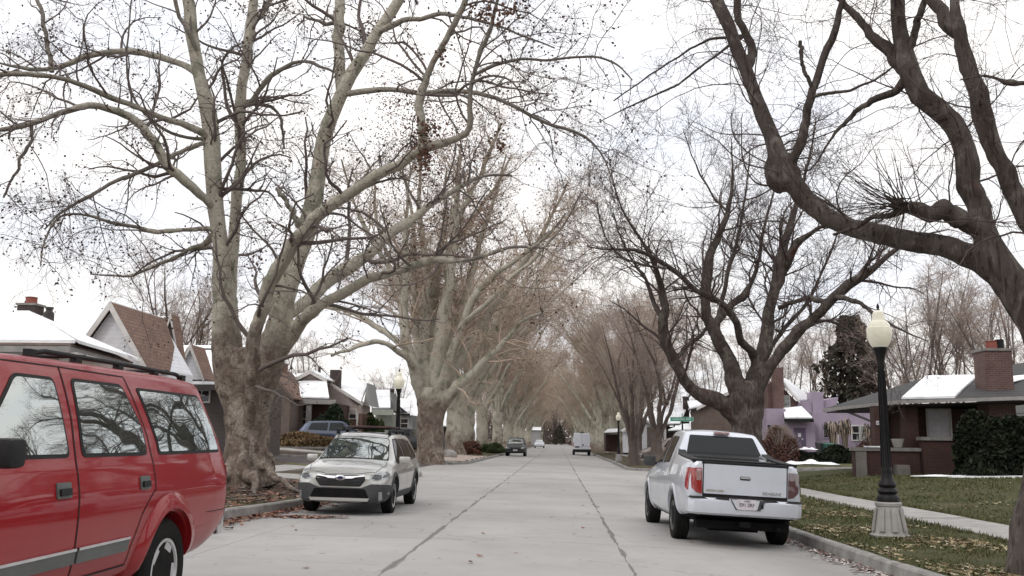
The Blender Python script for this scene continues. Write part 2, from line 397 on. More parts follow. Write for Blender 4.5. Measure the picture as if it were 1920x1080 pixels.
# main street
ys = list(np.arange(-12, 60, 1.0))+list(np.arange(60, 460, 8.0)); xs = np.array([-6.6, -5.3, -4.5, -3, -1.5, 0, 1, 2, 3, 3.9, 5.4])
V = []
for y in ys:
    for x in xs:
        V.append((x, y, roadz(x)))
n = len(xs); F = [(i*n+j, i*n+j+1, (i+1)*n+j+1, (i+1)*n+j) for i in range(len(ys)-1) for j in range(n-1)]
tag(link('road', npmesh('road', np.array(V), np.array(F), M['road'], 3.1)), kind='structure')
for sgn, mm in ((-1, 'asphalt'), (1, 'asphalt')):
    xx = np.array([5.0, 6, 8, 11, 14, 18, 25, 40, 70])*sgn if sgn > 0 else -np.array([6.2, 7, 8, 10, 12, 14, 18, 25, 40, 70])
    V = []
    for y in (YC0-4.2, YC0, 42, 45, 48, YC1, YC1+4.2):
        for x in xx: V.append((x, y, roadz(x)-(0.012 if y < 38 or y > 53 else 0.006)))
    n = len(xx); F = [(i*n+j, i*n+j+1, (i+1)*n+j+1, (i+1)*n+j) for i in range(6) for j in range(n-1)]
    F = [f[::-1] if sgn < 0 else f for f in F]
    tag(link('cross_street', npmesh('cross_street', np.array(V), np.array(F), M[mm], 3.1)), kind='structure')

def block(side, y0, y1, mat, name):
    offs = [0.1, 0.6, 1.2, 1.8, 2.4, 2.9, 3.4, 3.9, 4.6, 5.4, 6.5, 8, 10, 13, 18, 28, 60, 140]
    yy = sorted(set(list(np.arange(y0, min(y1, 70), 0.5))+list(np.arange(70, y1, 10.0))+[y1]+[YC0-RC*(1-cos(a)) for a in np.linspace(0, 1.5, 8) if y1 == YC0]+[YC1+RC*(1-cos(a)) for a in np.linspace(0, 1.5, 8) if y0 == YC1]))
    yy = [y for y in yy if y0 <= y <= y1]
    V = []
    for y in yy:
        k = kerb(side, y)
        for i, o in enumerate(offs):
            x = k+side*o; yq = y
            z = T(x, y)+(0 if i < 1 else 0.02*sin(x*2.1+y*1.3)+0.015*sin(x*5.1-y*3.7)*(1 if o < 8 else 0))
            V.append((x, yq, z))
    n = len(offs); F = [(i*n+j, i*n+j+1, (i+1)*n+j+1, (i+1)*n+j) for i in range(len(yy)-1) for j in range(n-1)]
    if side < 0: F = [f[::-1] for f in F]
    tag(link(name, npmesh(name, np.array(V), np.array(F), mat, 3.1)), kind='structure')
    # kerb
    pts = [(kerb(side, y), y) for y in yy]
    if y1 == YC0: pts = pts+[(kerb(side, YC0)+side*o, YC0) for o in (3, 8, 15, 30, 60)]
    if y0 == YC1: pts = [(kerb(side, YC1)+side*o, YC1) for o in (60, 30, 15, 8, 3)]+pts
    V = []
    for i, (x, y) in enumerate(pts):
        a = Vector(pts[max(i-1, 0)]); b = Vector(pts[min(i+1, len(pts)-1)]); t = (b-a).normalized()
        nrm = Vector((t.y, -t.x))*side                # pointing into the block
        zt = T(x+nrm.x*0.1, y+nrm.y*0.0)+0.012+0.01*sin(y*0.9)
        zr = roadz(x)-0.06
        if side < 0: wob = 0.02*sin(y*1.7)
        else: wob = 0.01*sin(y*1.1)
        for o, z in ((-0.02+wob, zr), (0+wob, zt-0.025), (0.025+wob, zt), (0.15+wob, zt), (0.16+wob, zt-0.1)):
            V.append((x+nrm.x*o, y+nrm.y*o, z))
    F = [(i*5+j, i*5+j+1, (i+1)*5+j+1, (i+1)*5+j) for i in range(len(pts)-1) for j in range(4)]
    me = bpy.data.meshes.new('kerb'); me.from_pydata(V, [], F); bm = bmesh.new(); bm.from_mesh(me)
    bmesh.ops.recalc_face_normals(bm, faces=bm.faces); bm.to_mesh(me); bm.free(); finish(me, M['kerb'], 0.6)
    tag(link('kerb', me), kind='structure')
M['kerb'] = pmat('kerb_concrete', (0.30, 0.29, 0.275), (0.17, 0.16, 0.15), 3.5, 0.9, 0.3, 40)
block(1, -12, YC0, M['lawn'], 'lawn'); block(1, YC1, 450, M['soil'], 'verge')
block(-1, -12, YC0, M['soil'], 'verge'); block(-1, YC1, 450, M['soil'], 'verge')

def strip(name, path, w, mat, lift=0.02, joints=1.5):
    """paved strip over the terrain along path [(x, y)], slabs with joints"""
    V = []; F = []; tot = 0
    pts = []
    for (x0, y0), (x1, y1) in zip(path, path[1:]):
        L = math.hypot(x1-x0, y1-y0); k = max(1, int(L/joints))
        for i in range(k):
            a = (x0+(x1-x0)*i/k, y0+(y1-y0)*i/k); b = (x0+(x1-x0)*(i+0.985)/k, y0+(y1-y0)*(i+0.985)/k); pts.append((a, b))
    for a, b in pts:
        t = Vector((b[0]-a[0], b[1]-a[1])).normalized(); nr = Vector((-t.y, t.x))*w/2
        base = len(V); d = random.uniform(-0.006, 0.006)
        for p in (a, b):
            for s in (-1, 1):
                x, y = p[0]+nr.x*s, p[1]+nr.y*s; V.append((x, y, T(x, y)+lift+d))
        for p in (a, b):
            for s in (-1, 1):
                x, y = p[0]+nr.x*s, p[1]+nr.y*s; V.append((x, y, T(x, y)-0.08))
        F += [(base, base+1, base+3, base+2), (base, base+4, base+5, base+1), (base+1, base+5, base+7, base+3), (base+3, base+7, base+6, base+2), (base+2, base+6, base+4, base)]
    me = bpy.data.meshes.new(name); me.from_pydata(V, [], F); bm = bmesh.new(); bm.from_mesh(me)
    bmesh.ops.recalc_face_normals(bm, faces=bm.faces); bm.to_mesh(me); bm.free(); finish(me, mat)
    return tag(link(name, me), kind='structure')
random.seed(4)
strip('sidewalk', [(7.25, -5), (7.2, 15), (6.95, 25), (6.9, 35.2)], 1.15, M['concrete'], 0.035)
strip('sidewalk', [(-9.6, -5), (-9.6, 35.4)], 1.3, M['concrete'], 0.035)
strip('sidewalk', [(-9.6, 55.4), (-9.6, 300)], 1.3, M['concrete'], 0.035)
strip('sidewalk', [(7.2, 55.4), (7.2, 300)], 1.3, M['concrete'], 0.035)
strip('path', [(-5.5, 27.5), (-8.9, 27.5)], 2.6, M['concrete'], 0.04)
strip('path', [(-5.7, 53.0), (-9.5, 53.6), (-40, 53.6)], 1.2, M['concrete'], 0.05)
# ------------------------------------------------------------------ bark
def bark_mat(name, kind):
    m, nt, b = new_mat(name); v = objco(nt); L = nt.links.new
    mp = nt.nodes.new('ShaderNodeMapping'); mp.inputs['Scale'].default_value = (1, 1, 0.55); L(v, mp.inputs[0]); w = mp.outputs[0]
    if kind.startswith('sycamore'):
        up, h1 = noise_mix(nt, (0.48, 0.445, 0.37), (0.37, 0.345, 0.285), 1.1, vec=w)
        up, _ = noise_mix(nt, up, (0.25, 0.25, 0.19), 2.2, 0.54, 0.62, vec=w, dist=0.8)
        up, _ = noise_mix(nt, up, (0.30, 0.20, 0.13), 3.0, 0.64, 0.7, vec=w, dist=1.0)
        lo, h2 = noise_mix(nt, (0.175, 0.135, 0.11), (0.29, 0.245, 0.205), 2.4, 0.40, 0.58, vec=w, dist=0.6)
        lo, _ = noise_mix(nt, lo, (0.13, 0.098, 0.08), 3.6, 0.50, 0.62, vec=w, dist=0.9)
        lo, h3 = noise_mix(nt, lo, (0.085, 0.06, 0.05), 9, 0.55, 0.68, vec=v, dist=1.5)
        vd = nt.nodes.new('ShaderNodeVectorMath'); vd.operation = 'MULTIPLY_ADD'; nv = nt.nodes.new('ShaderNodeTexNoise'); nv.inputs['Scale'].default_value = 3; nv.inputs['Detail'].default_value = 5; L(v, nv.inputs['Vector'])
        L(nv.outputs['Color'], vd.inputs[0]); vd.inputs[1].default_value = (.9, .9, .7); L(v, vd.inputs[2])
        mq = nt.nodes.new('ShaderNodeMapping'); mq.inputs['Scale'].default_value = (4.5, 4.5, 7); L(vd.outputs[0], mq.inputs[0])
        vo = nt.nodes.new('ShaderNodeTexVoronoi'); vo.feature = 'DISTANCE_TO_EDGE'; L(mq.outputs[0], vo.inputs['Vector']); vo.inputs['Scale'].default_value = 1
        vr = nt.nodes.new('ShaderNodeMapRange'); vr.inputs['From Min'].default_value = 0.0; vr.inputs['From Max'].default_value = 0.07; L(vo.outputs['Distance'], vr.inputs['Value'])
        vk = nt.nodes.new('ShaderNodeMixRGB'); L(vr.outputs[0], vk.inputs[0]); vk.inputs[1].default_value = (0.10, 0.075, 0.06, 1); L(lo, vk.inputs[2]); 
        vm = nt.nodes.new('ShaderNodeMixRGB'); vm.inputs[0].default_value = 0.28; L(lo, vm.inputs[1]); L(vk.outputs[0], vm.inputs[2]); lo = vm.outputs[0]
        s = nt.nodes.new('ShaderNodeSeparateXYZ'); L(v, s.inputs[0])
        n = nt.nodes.new('ShaderNodeTexNoise'); n.inputs['Scale'].default_value = 1.3; n.inputs['Detail'].default_value = 4; L(v, n.inputs['Vector'])
        q = nt.nodes.new('ShaderNodeMath'); q.operation = 'MULTIPLY_ADD'; q.inputs[1].default_value = -3.4; L(n.outputs[0], q.inputs[0]); L(s.outputs[2], q.inputs[2])
        r = nt.nodes.new('ShaderNodeMapRange'); lo_z = 1.4 if kind == 'sycamore' else -0.9; r.inputs['From Min'].default_value = lo_z; r.inputs['From Max'].default_value = lo_z+0.9; L(q.outputs[0], r.inputs['Value'])
        x = nt.nodes.new('ShaderNodeMixRGB'); L(r.outputs[0], x.inputs[0]); L(lo, x.inputs[1]); L(up, x.inputs[2])
        ga = nt.nodes.new('ShaderNodeAttribute'); ga.attribute_name = 'girth'
        gr_ = nt.nodes.new('ShaderNodeMapRange'); gr_.inputs['From Min'].default_value = 0.03; gr_.inputs['From Max'].default_value = 0.10; L(ga.outputs['Fac'], gr_.inputs['Value'])
        x2 = nt.nodes.new('ShaderNodeMixRGB'); L(gr_.outputs[0], x2.inputs[0]); x2.inputs[1].default_value = (0.17, 0.15, 0.135, 1) if kind == 'sycamore' else (0.30, 0.26, 0.22, 1); L(x.outputs[0], x2.inputs[2])
        L(x2.outputs[0], b.inputs['Base Color'])
        a = nt.nodes.new('ShaderNodeMath'); a.operation = 'ADD'; L(h2, a.inputs[0]); L(h3, a.inputs[1]); a2 = nt.nodes.new('ShaderNodeMath'); a2.operation = 'ADD'; L(a.outputs[0], a2.inputs[0]); L(vr.outputs[0], a2.inputs[1]); bump(nt, b, a2.outputs[0], 0.6, 0.05)
    elif kind == 'maple':
        c, h = noise_mix(nt, (0.088, 0.072, 0.063), (0.056, 0.044, 0.039), 2.2, 0.42, 0.6, vec=w)
        c, _ = noise_mix(nt, c, (0.155, 0.135, 0.118), 5.0, 0.50, 0.66, vec=w, dist=0.7)
        c, _ = noise_mix(nt, c, (0.08, 0.036, 0.028), 1.3, 0.6, 0.72, vec=v)
        st = nt.nodes.new('ShaderNodeMapping'); st.inputs['Scale'].default_value = (1, 1, 0.12); L(v, st.inputs[0])
        c, h2 = noise_mix(nt, c, (0.022, 0.017, 0.015), 22, 0.52, 0.7, vec=st.outputs[0])
        L(c, b.inputs['Base Color']); bump(nt, b, h2, 0.8, 0.04)
    b.inputs['Roughness'].default_value = 0.9; b.inputs['Specular IOR Level'].default_value = 0.2
    return m
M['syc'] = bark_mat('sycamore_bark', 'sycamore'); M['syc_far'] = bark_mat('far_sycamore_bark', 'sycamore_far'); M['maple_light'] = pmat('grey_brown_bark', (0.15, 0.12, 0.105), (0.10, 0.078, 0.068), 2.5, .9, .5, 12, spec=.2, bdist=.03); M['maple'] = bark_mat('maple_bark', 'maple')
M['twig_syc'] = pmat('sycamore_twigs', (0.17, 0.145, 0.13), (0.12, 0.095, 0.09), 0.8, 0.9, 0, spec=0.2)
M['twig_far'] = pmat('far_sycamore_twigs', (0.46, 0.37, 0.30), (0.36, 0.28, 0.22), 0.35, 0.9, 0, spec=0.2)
M['twig_map'] = pmat('maple_twigs', (0.10, 0.078, 0.072), (0.075, 0.055, 0.052), 0.8, 0.9, 0, spec=0.2)
M['twig_red'] = pmat('reddish_twigs', (0.38, 0.31, 0.27), (0.28, 0.22, 0.19), 0.5, 0.9, 0, spec=0.2)
M['seed'] = pmat('seed_balls_and_leaves', (0.09, 0.06, 0.05), (0.15, 0.09, 0.07), 2, 0.9, 0, spec=0.1)
M['rustleaf'] = pmat('withered_leaves', (0.25, 0.14, 0.10), (0.17, 0.11, 0.09), 3, 0.9, 0, spec=0.1)

# ------------------------------------------------------------------ tree growth (numpy)
def nrm(a): return a/np.maximum(np.linalg.norm(a, axis=-1, keepdims=True), 1e-9)

def resample(pts, rad, n):
    pts = np.array(pts, float); rad = np.array(rad, float)
    for _ in range(2):        # round the corners
        if len(pts) < 3: break
        q = [pts[0]]; r = [rad[0]]
        for i in range(len(pts)-1):
            q += [pts[i]*.75+pts[i+1]*.25, pts[i]*.25+pts[i+1]*.75]; r += [rad[i]*.75+rad[i+1]*.25, rad[i]*.25+rad[i+1]*.75]
        q.append(pts[-1]); r.append(rad[-1]); pts = np.array(q); rad = np.array(r)
    s = np.r_[0, np.cumsum(np.linalg.norm(np.diff(pts, axis=0), axis=1))]
    t = np.linspace(0, s[-1], n)
    return np.stack([np.interp(t, s, pts[:, k]) for k in range(3)], 1), np.interp(t, s, rad)

def tubes(P, R, sides, lump=0.0, seed=0):
    B, n, _ = P.shape
    Tn = np.zeros_like(P); Tn[:, 1:-1] = P[:, 2:]-P[:, :-2]; Tn[:, 0] = P[:, 1]-P[:, 0]; Tn[:, -1] = P[:, -1]-P[:, -2]
    Tn = nrm(Tn); mt = nrm(Tn.mean(1))
    ref = np.where(np.abs(mt[:, 2:3]) > 0.7, np.array([[1.0, 0.0, 0.0]]), np.array([[0.0, 0.0, 1.0]]))
    a = nrm(ref[:, None]-Tn*(ref[:, None]*Tn).sum(-1, keepdims=True)); b = np.cross(Tn, a)
    w = np.arange(sides)*2*pi/sides
    ring = a[:, :, None]*np.cos(w)[None, None, :, None]+b[:, :, None]*np.sin(w)[None, None, :, None]
    rr = R[:, :, None, None]*np.ones((1, 1, sides, 1))
    if lump:
        q = P[:, :, None]+ring*rr; s = q*2.6
        nz = np.sin(s[..., 0:1]*1.7+np.sin(s[..., 1:2]*1.3+s[..., 2:3])*1.5)+np.sin(s[..., 2:3]*2.3+np.sin(s[..., 0:1]*2.1)*1.7)*0.7+np.sin(s[..., 1:2]*3.1+s[..., 2:3]*1.9)*0.5
        s2 = q*9.0
        nz = nz+0.4*np.sin(s2[..., 0:1]+np.sin(s2[..., 2:3]*.8)*2)*np.sin(s2[..., 1:2]+s2[..., 2:3]*.6)
        rr = rr*(1+lump*nz*0.4)
    V = (P[:, :, None]+ring*rr).reshape(-1, 3)
    i = np.arange(B)[:, None, None]*n*sides+np.arange(n-1)[None, :, None]*sides; j = np.arange(sides)[None, None, :]; j2 = (j+1) % sides
    F = np.stack([i+j, i+j2, i+sides+j2, i+sides+j], -1).reshape(-1, 4)
    return V, F

def children(rng, P, R, count, length, ratio=0.55, ang=(35, 75), t0=0.15, up=0.15, wob=0.25, n=7, rmin=0.004, taper=0.25, curl=0.0, lenexp=0.5, grav=0.0):
    B, m, _ = P.shape
    seg = np.linalg.norm(np.diff(P, axis=1), axis=2).sum(1)
    w = seg/seg.sum(); k = rng.choice(B, count, p=w)
    t = t0+(1-t0)*rng.random(count)**0.85; x = t*(m-1); i = np.minimum(x.astype(int), m-2); f = (x-i)[:, None]
    p = P[k, i]*(1-f)+P[k, i+1]*f; tg = nrm(P[k, i+1]-P[k, i]); r = R[k, i]*(1-f[:, 0])+R[k, i+1]*f[:, 0]
    rv = rng.normal(size=(count, 3)); per = nrm(rv-tg*(rv*tg).sum(1, keepdims=True))
    a = np.radians(rng.uniform(ang[0], ang[1], count))[:, None]
    d = nrm(tg*np.cos(a)+per*np.sin(a)+np.array([0, 0, up]))
    L = length*(0.45+0.75*rng.random(count))*(1.15-t*lenexp)
    L = np.minimum(L, seg[k]*1.2+0.3)
    r0 = np.maximum(np.minimum(r*ratio, L*0.022), rmin)
    Q = np.zeros((count, n, 3)); Q[:, 0] = p; cv = nrm(rng.normal(size=(count, 3)))*curl
    for s in range(1, n):
        d = nrm(d+rng.normal(size=(count, 3))*wob+cv+np.array([0, 0, -grav*s/n]))
        Q[:, s] = Q[:, s-1]+d*(L/(n-1))[:, None]
    S = r0[:, None]*np.linspace(1, taper, n)[None]
    return Q, np.maximum(S, rmin*0.6)

def specks(rng, P, count, size, hang=0.05):
    """little hanging seed balls and curled leaves: two crossed faces each"""
    B, m, _ = P.shape
    k = rng.integers(0, B, count); i = rng.integers(1, m, count)
    p = P[k, i]+np.c_[rng.normal(size=(count, 2))*0.02, -hang*rng.random(count)]
    s = size*(0.6+0.8*rng.random(count))[:, None]
    u = nrm(rng.normal(size=(count, 3))); v = nrm(np.cross(u, rng.normal(size=(count, 3)))); w = np.cross(u, v)
    V = np.stack([p-u*s, p-v*s*.7, p+u*s, p+v*s*.7, p+w*s*.7, p-w*s*.7], 1).reshape(-1, 3)
    b = np.arange(count)[:, None]*6
    F = np.concatenate([b+np.array([[0, 1, 2, 3]]), b+np.array([[0, 4, 2, 5]])], 0)
    return V, F

def cat(parts):
    V = []; F = []; o = 0
    for v, f in parts: V.append(v); F.append(f+o); o += len(v)
    return np.concatenate(V), np.concatenate(F)

def sleeve(P, R, zcut, voxel=0.045, grow=0.012, lump=0.12):
    """one blended skin over the foot of the limbs and the trunk"""
    parts = []
    for p, r in zip(P, R):
        k = int((p[:, 2] < zcut).sum()) if p[0, 2] < zcut else 0
        bad = np.where(p[:, 2] >= zcut)[0]; k = bad[0] if len(bad) else len(p)
        if k < 3: continue
        q = p[:k]; s = r[:k]+grow
        s = s.copy(); e = min(k, 4)
        s[-e:] *= np.linspace(1, 0.93, e)
        q = np.concatenate([q[:1], q, q[-1:]]); s = np.concatenate([[1e-4], s, [1e-4]])
        q[0] -= (q[1]-q[2])*-0.001; q[-1] += (q[-2]-q[-3])*0.02
        parts.append(tubes(q[None], s[None], 20, lump))
    if not parts: return None
    V, F = cat(parts)
    o = link('tmp', npmesh('tmp', V, F, [])); m = o.modifiers.new('r', 'REMESH'); m.mode = 'VOXEL'; m.voxel_size = voxel
    m2 = o.modifiers.new('s', 'SMOOTH'); m2.iterations = 5; m2.factor = 0.5
    dg = bpy.context.evaluated_depsgraph_get(); dg.update(); me = bpy.data.meshes.new_from_object(o.evaluated_get(dg))
    bpy.data.objects.remove(o)
    V = np.zeros(len(me.vertices)*3, np.float32); me.vertices.foreach_get('co', V)
    F = np.zeros(len(me.loops), np.int32); me.loops.foreach_get('vertex_index', F)
    if len(F) != len(me.polygons)*4: return None
    V = V.reshape(-1, 3).astype(float)
    s = V*7.0
    N = np.zeros(len(me.vertices)*3, np.float32); me.vertices.foreach_get('normal', N); N = N.reshape(-1, 3)
    w = (np.sin(s[:, 0]*1.3+np.sin(s[:, 2]*.9)*2)*np.sin(s[:, 1]*1.1+s[:, 2]*.7)+.6*np.sin(s[:, 2]*2.7+np.sin(s[:, 0]*2.3)*2+s[:, 1]*2.1))
    V = V+N*(w*0.012*(lump/0.12))[:, None]
    return V, F.reshape(-1, 4)

def make_tree(name, base, limbs, rng, barkm, twigm, levels, spk=None, label=None, group=None, cat_='tree', lump=0.12, extra=None, rust=None, zcut=None, nroots=0, voxel=0.045):
    """limbs: list of (pts, radii) in world space, first is the trunk"""
    base = np.array(base)
    rs = [resample(p, r, 30) for p, r in limbs]
    P0 = np.stack([a for a, _ in rs])-base; R0 = np.stack([b for _, b in rs])
    nB, nN = R0.shape
    ker = np.array([.1, .2, .4, .2, .1])
    def smooth(a): return np.apply_along_axis(lambda q: np.convolve(q, ker, 'same'), 1, a)
    kink = smooth(rng.normal(size=P0.shape))*np.minimum(R0[..., None], .12)*0.85*np.minimum(1, np.arange(nN)/5)[None, :, None]
    kink[0] = 0
    dec = np.clip(1-np.arange(nN)/12.0, 0, 1)[:, None]
    for i in range(1, nB):
        o = P0[:i].reshape(-1, 3); d2 = np.linalg.norm(o-P0[i, 0], axis=1)-R0[:i].ravel(); j = int(d2.argmin())
        kink[i] += kink[:i].reshape(-1, 3)[j]*dec
        if np.linalg.norm(o[j]-P0[i, 0]) > R0[:i].ravel()[j]*0.6 and d2[j] < 0.35:      # root the limb inside its parent
            pull = (o[j]-P0[i, 0])*0.8; kink[i] += pull*np.clip(1-np.arange(nN)/5.0, 0, 1)[:, None]
    P0 = P0+kink
    wv = smooth(rng.normal(size=R0.shape)); wv[0] = 0; R0 = R0*(1+0.13*wv)
    big = R0.max(1) > 0.12
    parts = []
    rad = []
    if big.any(): parts.append(tubes(P0[big], R0[big], 16, lump)); rad.append(np.repeat(R0[big].ravel(), 16))
    if (~big).any(): parts.append(tubes(P0[~big], R0[~big], 9, lump*0.5)); rad.append(np.repeat(R0[~big].ravel(), 9))
    if extra: parts += extra; rad += [np.full(len(e[0]), .01) for e in extra]
    if zcut:
        sl = sleeve(P0, R0, zcut, voxel, lump=lump)
        if sl: parts.append(sl); rad.append(np.full(len(sl[0]), .4))
    if nroots: P0, R0 = P0[:-nroots], R0[:-nroots]
    root = empty(name, tuple(base), 0, label, cat_, group)
    V, F = cat(parts)
    tm = npmesh('trunk', V, F, M[barkm], 3.1); at_ = tm.attributes.new('girth', 'FLOAT', 'POINT'); at_.data.foreach_set('value', np.concatenate(rad).astype(np.float32))
    link('trunk', tm, root)
    src = (P0[1:], R0[1:]) if len(P0) > 1 else (P0, R0)
    tw = []
    last = None
    for li, kw in enumerate(levels):
        kw = dict(kw); sd = kw.pop('sides', 3); fr = kw.pop('from_', None)
        Q, S = children(rng, src[0], src[1], **kw)
        tw.append(tubes(Q, S, sd)); src = (Q, S); last = Q
        if li == 0: lev1 = Q
    V, F = cat(tw)
    link('crown', npmesh('crown', V, F, M[twigm], 3.1), root)
    if spk:
        v, f = specks(rng, last, *spk); link('seed_balls', npmesh('seed_balls', v, f, M['seed']), root)
    if rust:
        v, f = rust(rng, base); link('withered_leaves', npmesh('withered_leaves', v, f, M['rustleaf']), root)
    return root

def px_limbs(Y0, defs):
    """defs: list of lists of (px, py, width_px, dY)"""
    out = []
    for d in defs:
        P = []; R = []
        for q in d:
            px, py, w = q[:3]; Y = Y0+(q[3] if len(q) > 3 else 0)
            p = at(px, py, Y); P.append(p[:]); R.append(w/2*Y/FPX)
        out.append((P, R))
    return out

def dy(lst, a, b):
    """spread a depth offset from a to b along the limb"""
    n = len(lst)
    return [(q[0], q[1], q[2], a+(b-a)*i/(n-1)) for i, q in enumerate(lst)]

# ---- big sycamore by the light grey car
t1 = [
 [(470, 925, 135, 0), (462, 900, 122, 0), (462, 870, 104, 0), (463, 800, 99, 0), (461, 730, 104, 0), (457, 680, 112, 0), (455, 655, 88, 0)],
 dy([(456, 860, 16), (444, 790, 44), (430, 715, 58), (425, 680, 60), (424, 630, 47), (415, 540, 44), (408, 450, 40), (402, 380, 38), (398, 300, 36), (388, 220, 33), (375, 130, 32), (362, 60, 32), (352, 0, 30), (335, -90, 26), (320, -200, 20), (300, -320, 10)], 0, -1.0),
 dy([(455, 830, 14), (450, 740, 34), (442, 640, 30), (438, 560, 30), (437, 470, 28), (441, 380, 28), (448, 300, 27), (456, 200, 27), (462, 120, 25), (470, 40, 24), (480, -60, 20), (500, -180, 14), (530, -300, 8)], 0.3, 1.8),
 dy([(468, 850, 14), (470, 770, 38), (478, 690, 38), (482, 600, 32), (500, 530, 32), (530, 470, 34), (565, 425, 34), (600, 395, 34), (650, 365, 32), (700, 340, 30), (745, 308, 28), (788, 272, 26)], -0.4, -4.0),
 dy([(780, 278, 24), (845, 262, 17), (882, 240, 14), (878, 170, 12), (895, 110, 11), (925, 40, 10), (940, -30, 8), (950, -110, 4)], -4.0, -5.0),
 dy([(778, 285, 22), (782, 200, 19), (800, 150, 17), (830, 90, 15), (862, 30, 14), (885, -50, 12), (910, -150, 7)], -4.0, -4.4),
 dy([(470, 870, 16), (476, 800, 44), (490, 730, 56), (516, 650, 62), (540, 570, 55), (555, 500, 50), (575, 420, 45), (590, 370, 42), (605, 310, 38), (620, 240, 38), (640, 190, 40), (660, 150, 38), (690, 90, 32), (720, 40, 30), (760, -10, 26), (800, -100, 20), (830, -200, 14), (850, -320, 8)], 0, -1.5),
 dy([(645, 180, 28), (638, 110, 27), (636, 70, 27), (632, 0, 26), (625, -100, 22), (610, -220, 16), (600, -340, 8)], -0.9, 0.5),
 dy([(520, 680, 34), (545, 625, 32), (590, 575, 28), (650, 545, 26), (720, 520, 23), (790, 490, 20), (830, 480, 17), (870, 492, 12), (950, 462, 9), (1020, 465, 6)], 0, -3.5),
 dy([(515, 650, 40), (545, 600, 40), (590, 550, 36), (640, 505, 34), (700, 460, 30), (760, 425, 22), (830, 370, 14), (900, 330, 9), (960, 330, 5)], 0.4, 3.5),
 dy([(385, 262, 22), (370, 245, 17), (300, 215, 15), (200, 180, 15), (150, 160, 14), (90, 140, 13), (0, 135, 13), (-90, 165, 8)], -0.5, -3),
 dy([(405, 410, 22), (385, 385, 22), (340, 330, 25), (290, 275, 24), (240, 215, 22), (200, 198, 18), (150, 195, 17), (90, 220, 14), (30, 240, 12), (-50, 250, 8)], -0.4, -4),
 dy([(378, 150, 18), (360, 126, 17), (310, 105, 16), (240, 92, 15), (180, 100, 14), (110, 130, 13), (50, 130, 10), (-20, 110, 6)], -0.8, 1.5),
 dy([(405, 440, 14), (385, 434, 13), (330, 432, 11), (290, 435, 11), (255, 422, 9), (210, 418, 8), (150, 400, 7), (110, 400, 6), (80, 450, 4), (75, 500, 3)], -0.3, -3),
 dy([(395, 265, 12), (370, 270, 11), (330, 290, 11), (270, 320, 10), (200, 345, 9), (150, 378, 8), (110, 400, 6), (85, 430, 4)], -0.4, -3),
 dy([(404, 450, 16), (385, 455, 14), (350, 475, 10), (300, 495, 8), (240, 520, 6), (170, 515, 4)], -0.3, 2),
 dy([(450, 205, 15), (475, 190, 13), (500, 150, 12), (540, 120, 10), (575, 112, 9), (632, 140, 6)], 1.4, 0),
 dy([(475, 190, 10), (510, 200, 9), (530, 220, 8), (532, 280, 5)], 1.4, 1.4),
 dy([(650, 180, 16), (680, 175, 15), (720, 172, 14), (800, 175, 13), (860, 168, 12), (910, 175, 11), (970, 200, 10), (1030, 235, 9), (1085, 248, 7), (1125, 280, 5), (1150, 340, 3)], -0.9, -3),
 dy([(715, 60, 18), (760, 42, 13), (820, 25, 11), (880, 30, 9), (960, 60, 6), (1040, 90, 4)], -1.2, -3),
 dy([(890, 135, 9), (940, 112, 8), (1020, 110, 7), (1090, 104, 6), (1150, 112, 5), (1185, 150, 3)], -4.6, -5),
 dy([(885, 150, 8), (920, 138, 6), (960, 150, 5), (985, 190, 3)], -4.6, -5),
 dy([(560, 430, 20), (552, 400, 16), (535, 372, 12), (518, 356, 10)], -1, -1.2),
 dy([(385, 100, 12), (340, 40, 11), (320, -20, 9), (300, -90, 6)], -0.8, -2),
 dy([(95, 135, 13), (88, 80, 12), (80, 20, 10), (50, -50, 7)], -1.5, -1.5),
 dy([(60, 235, 9), (55, 265, 8), (30, 320, 7), (5, 370, 5)], -3.4, -3.4),
 dy([(470, 60, 16), (500, 10, 12), (540, -50, 9), (590, -120, 6)], 1.7, 2.5),
 dy([(392, 262, 10), (330, 260, 8), (260, 205, 6), (235, 150, 5), (240, 60, 4), (250, -40, 4)], -0.5, -1.5),
]
# surface roots and flare
for (x0, y0, x1, y1, w, d) in ((500, 880, 560, 918, 26, -1.2), (510, 890, 545, 905, 20, 0.5), (430, 880, 405, 905, 26, -0.8), (470, 890, 480, 925, 34, -1.8), (415, 880, 390, 900, 20, 0.9)):
    w *= 0.75; t1.append([(x0-12, y0-60, w*0.7, d*0.05), (x0-6, y0-25, w*1.1, d*0.2), (x0, y0, w, d*0.4), ((x0+x1)/2, (y0+y1)/2+6, w*0.7, d*0.8), (x1, y1, w*0.35, d), (x1+(x1-x0)*0.5, y1+18, 4, d*1.3)])
def rustcl(rng, base):
    ps = []
    for (px, py, sx_, sy_, n, d) in ((795, 285, 9, 22, 260, -4.1), (800, 240, 14, 10, 120, -4.1), (925, 22, 30, 10, 200, -5.0), (830, 95, 6, 10, 60, -4.2), (475, 15, 50, 8, 120, 1.7), (935, 265, 8, 12, 60, -3), (480, 490, 10, 12, 60, 0)):
        for _ in range(n):
            p = at(px+rng.normal()*sx_, py+rng.normal()*sy_, 22+d+rng.normal()*0.25); ps.append(p[:])
    P = (np.array(ps)-base)[:, None, :].repeat(2, 1)
    return specks(rng, P, len(ps), 0.035, 0.05)
rng = np.random.default_rng(11)
t1 = [[(q[0], q[1], q[2]*(.80 if i == 0 or i >= len(t1)-5 else .72 if i in (3, 8, 9) else .80))+tuple(q[3:]) for q in l] for i, l in enumerate(t1)]
L1 = px_limbs(22.0, t1)
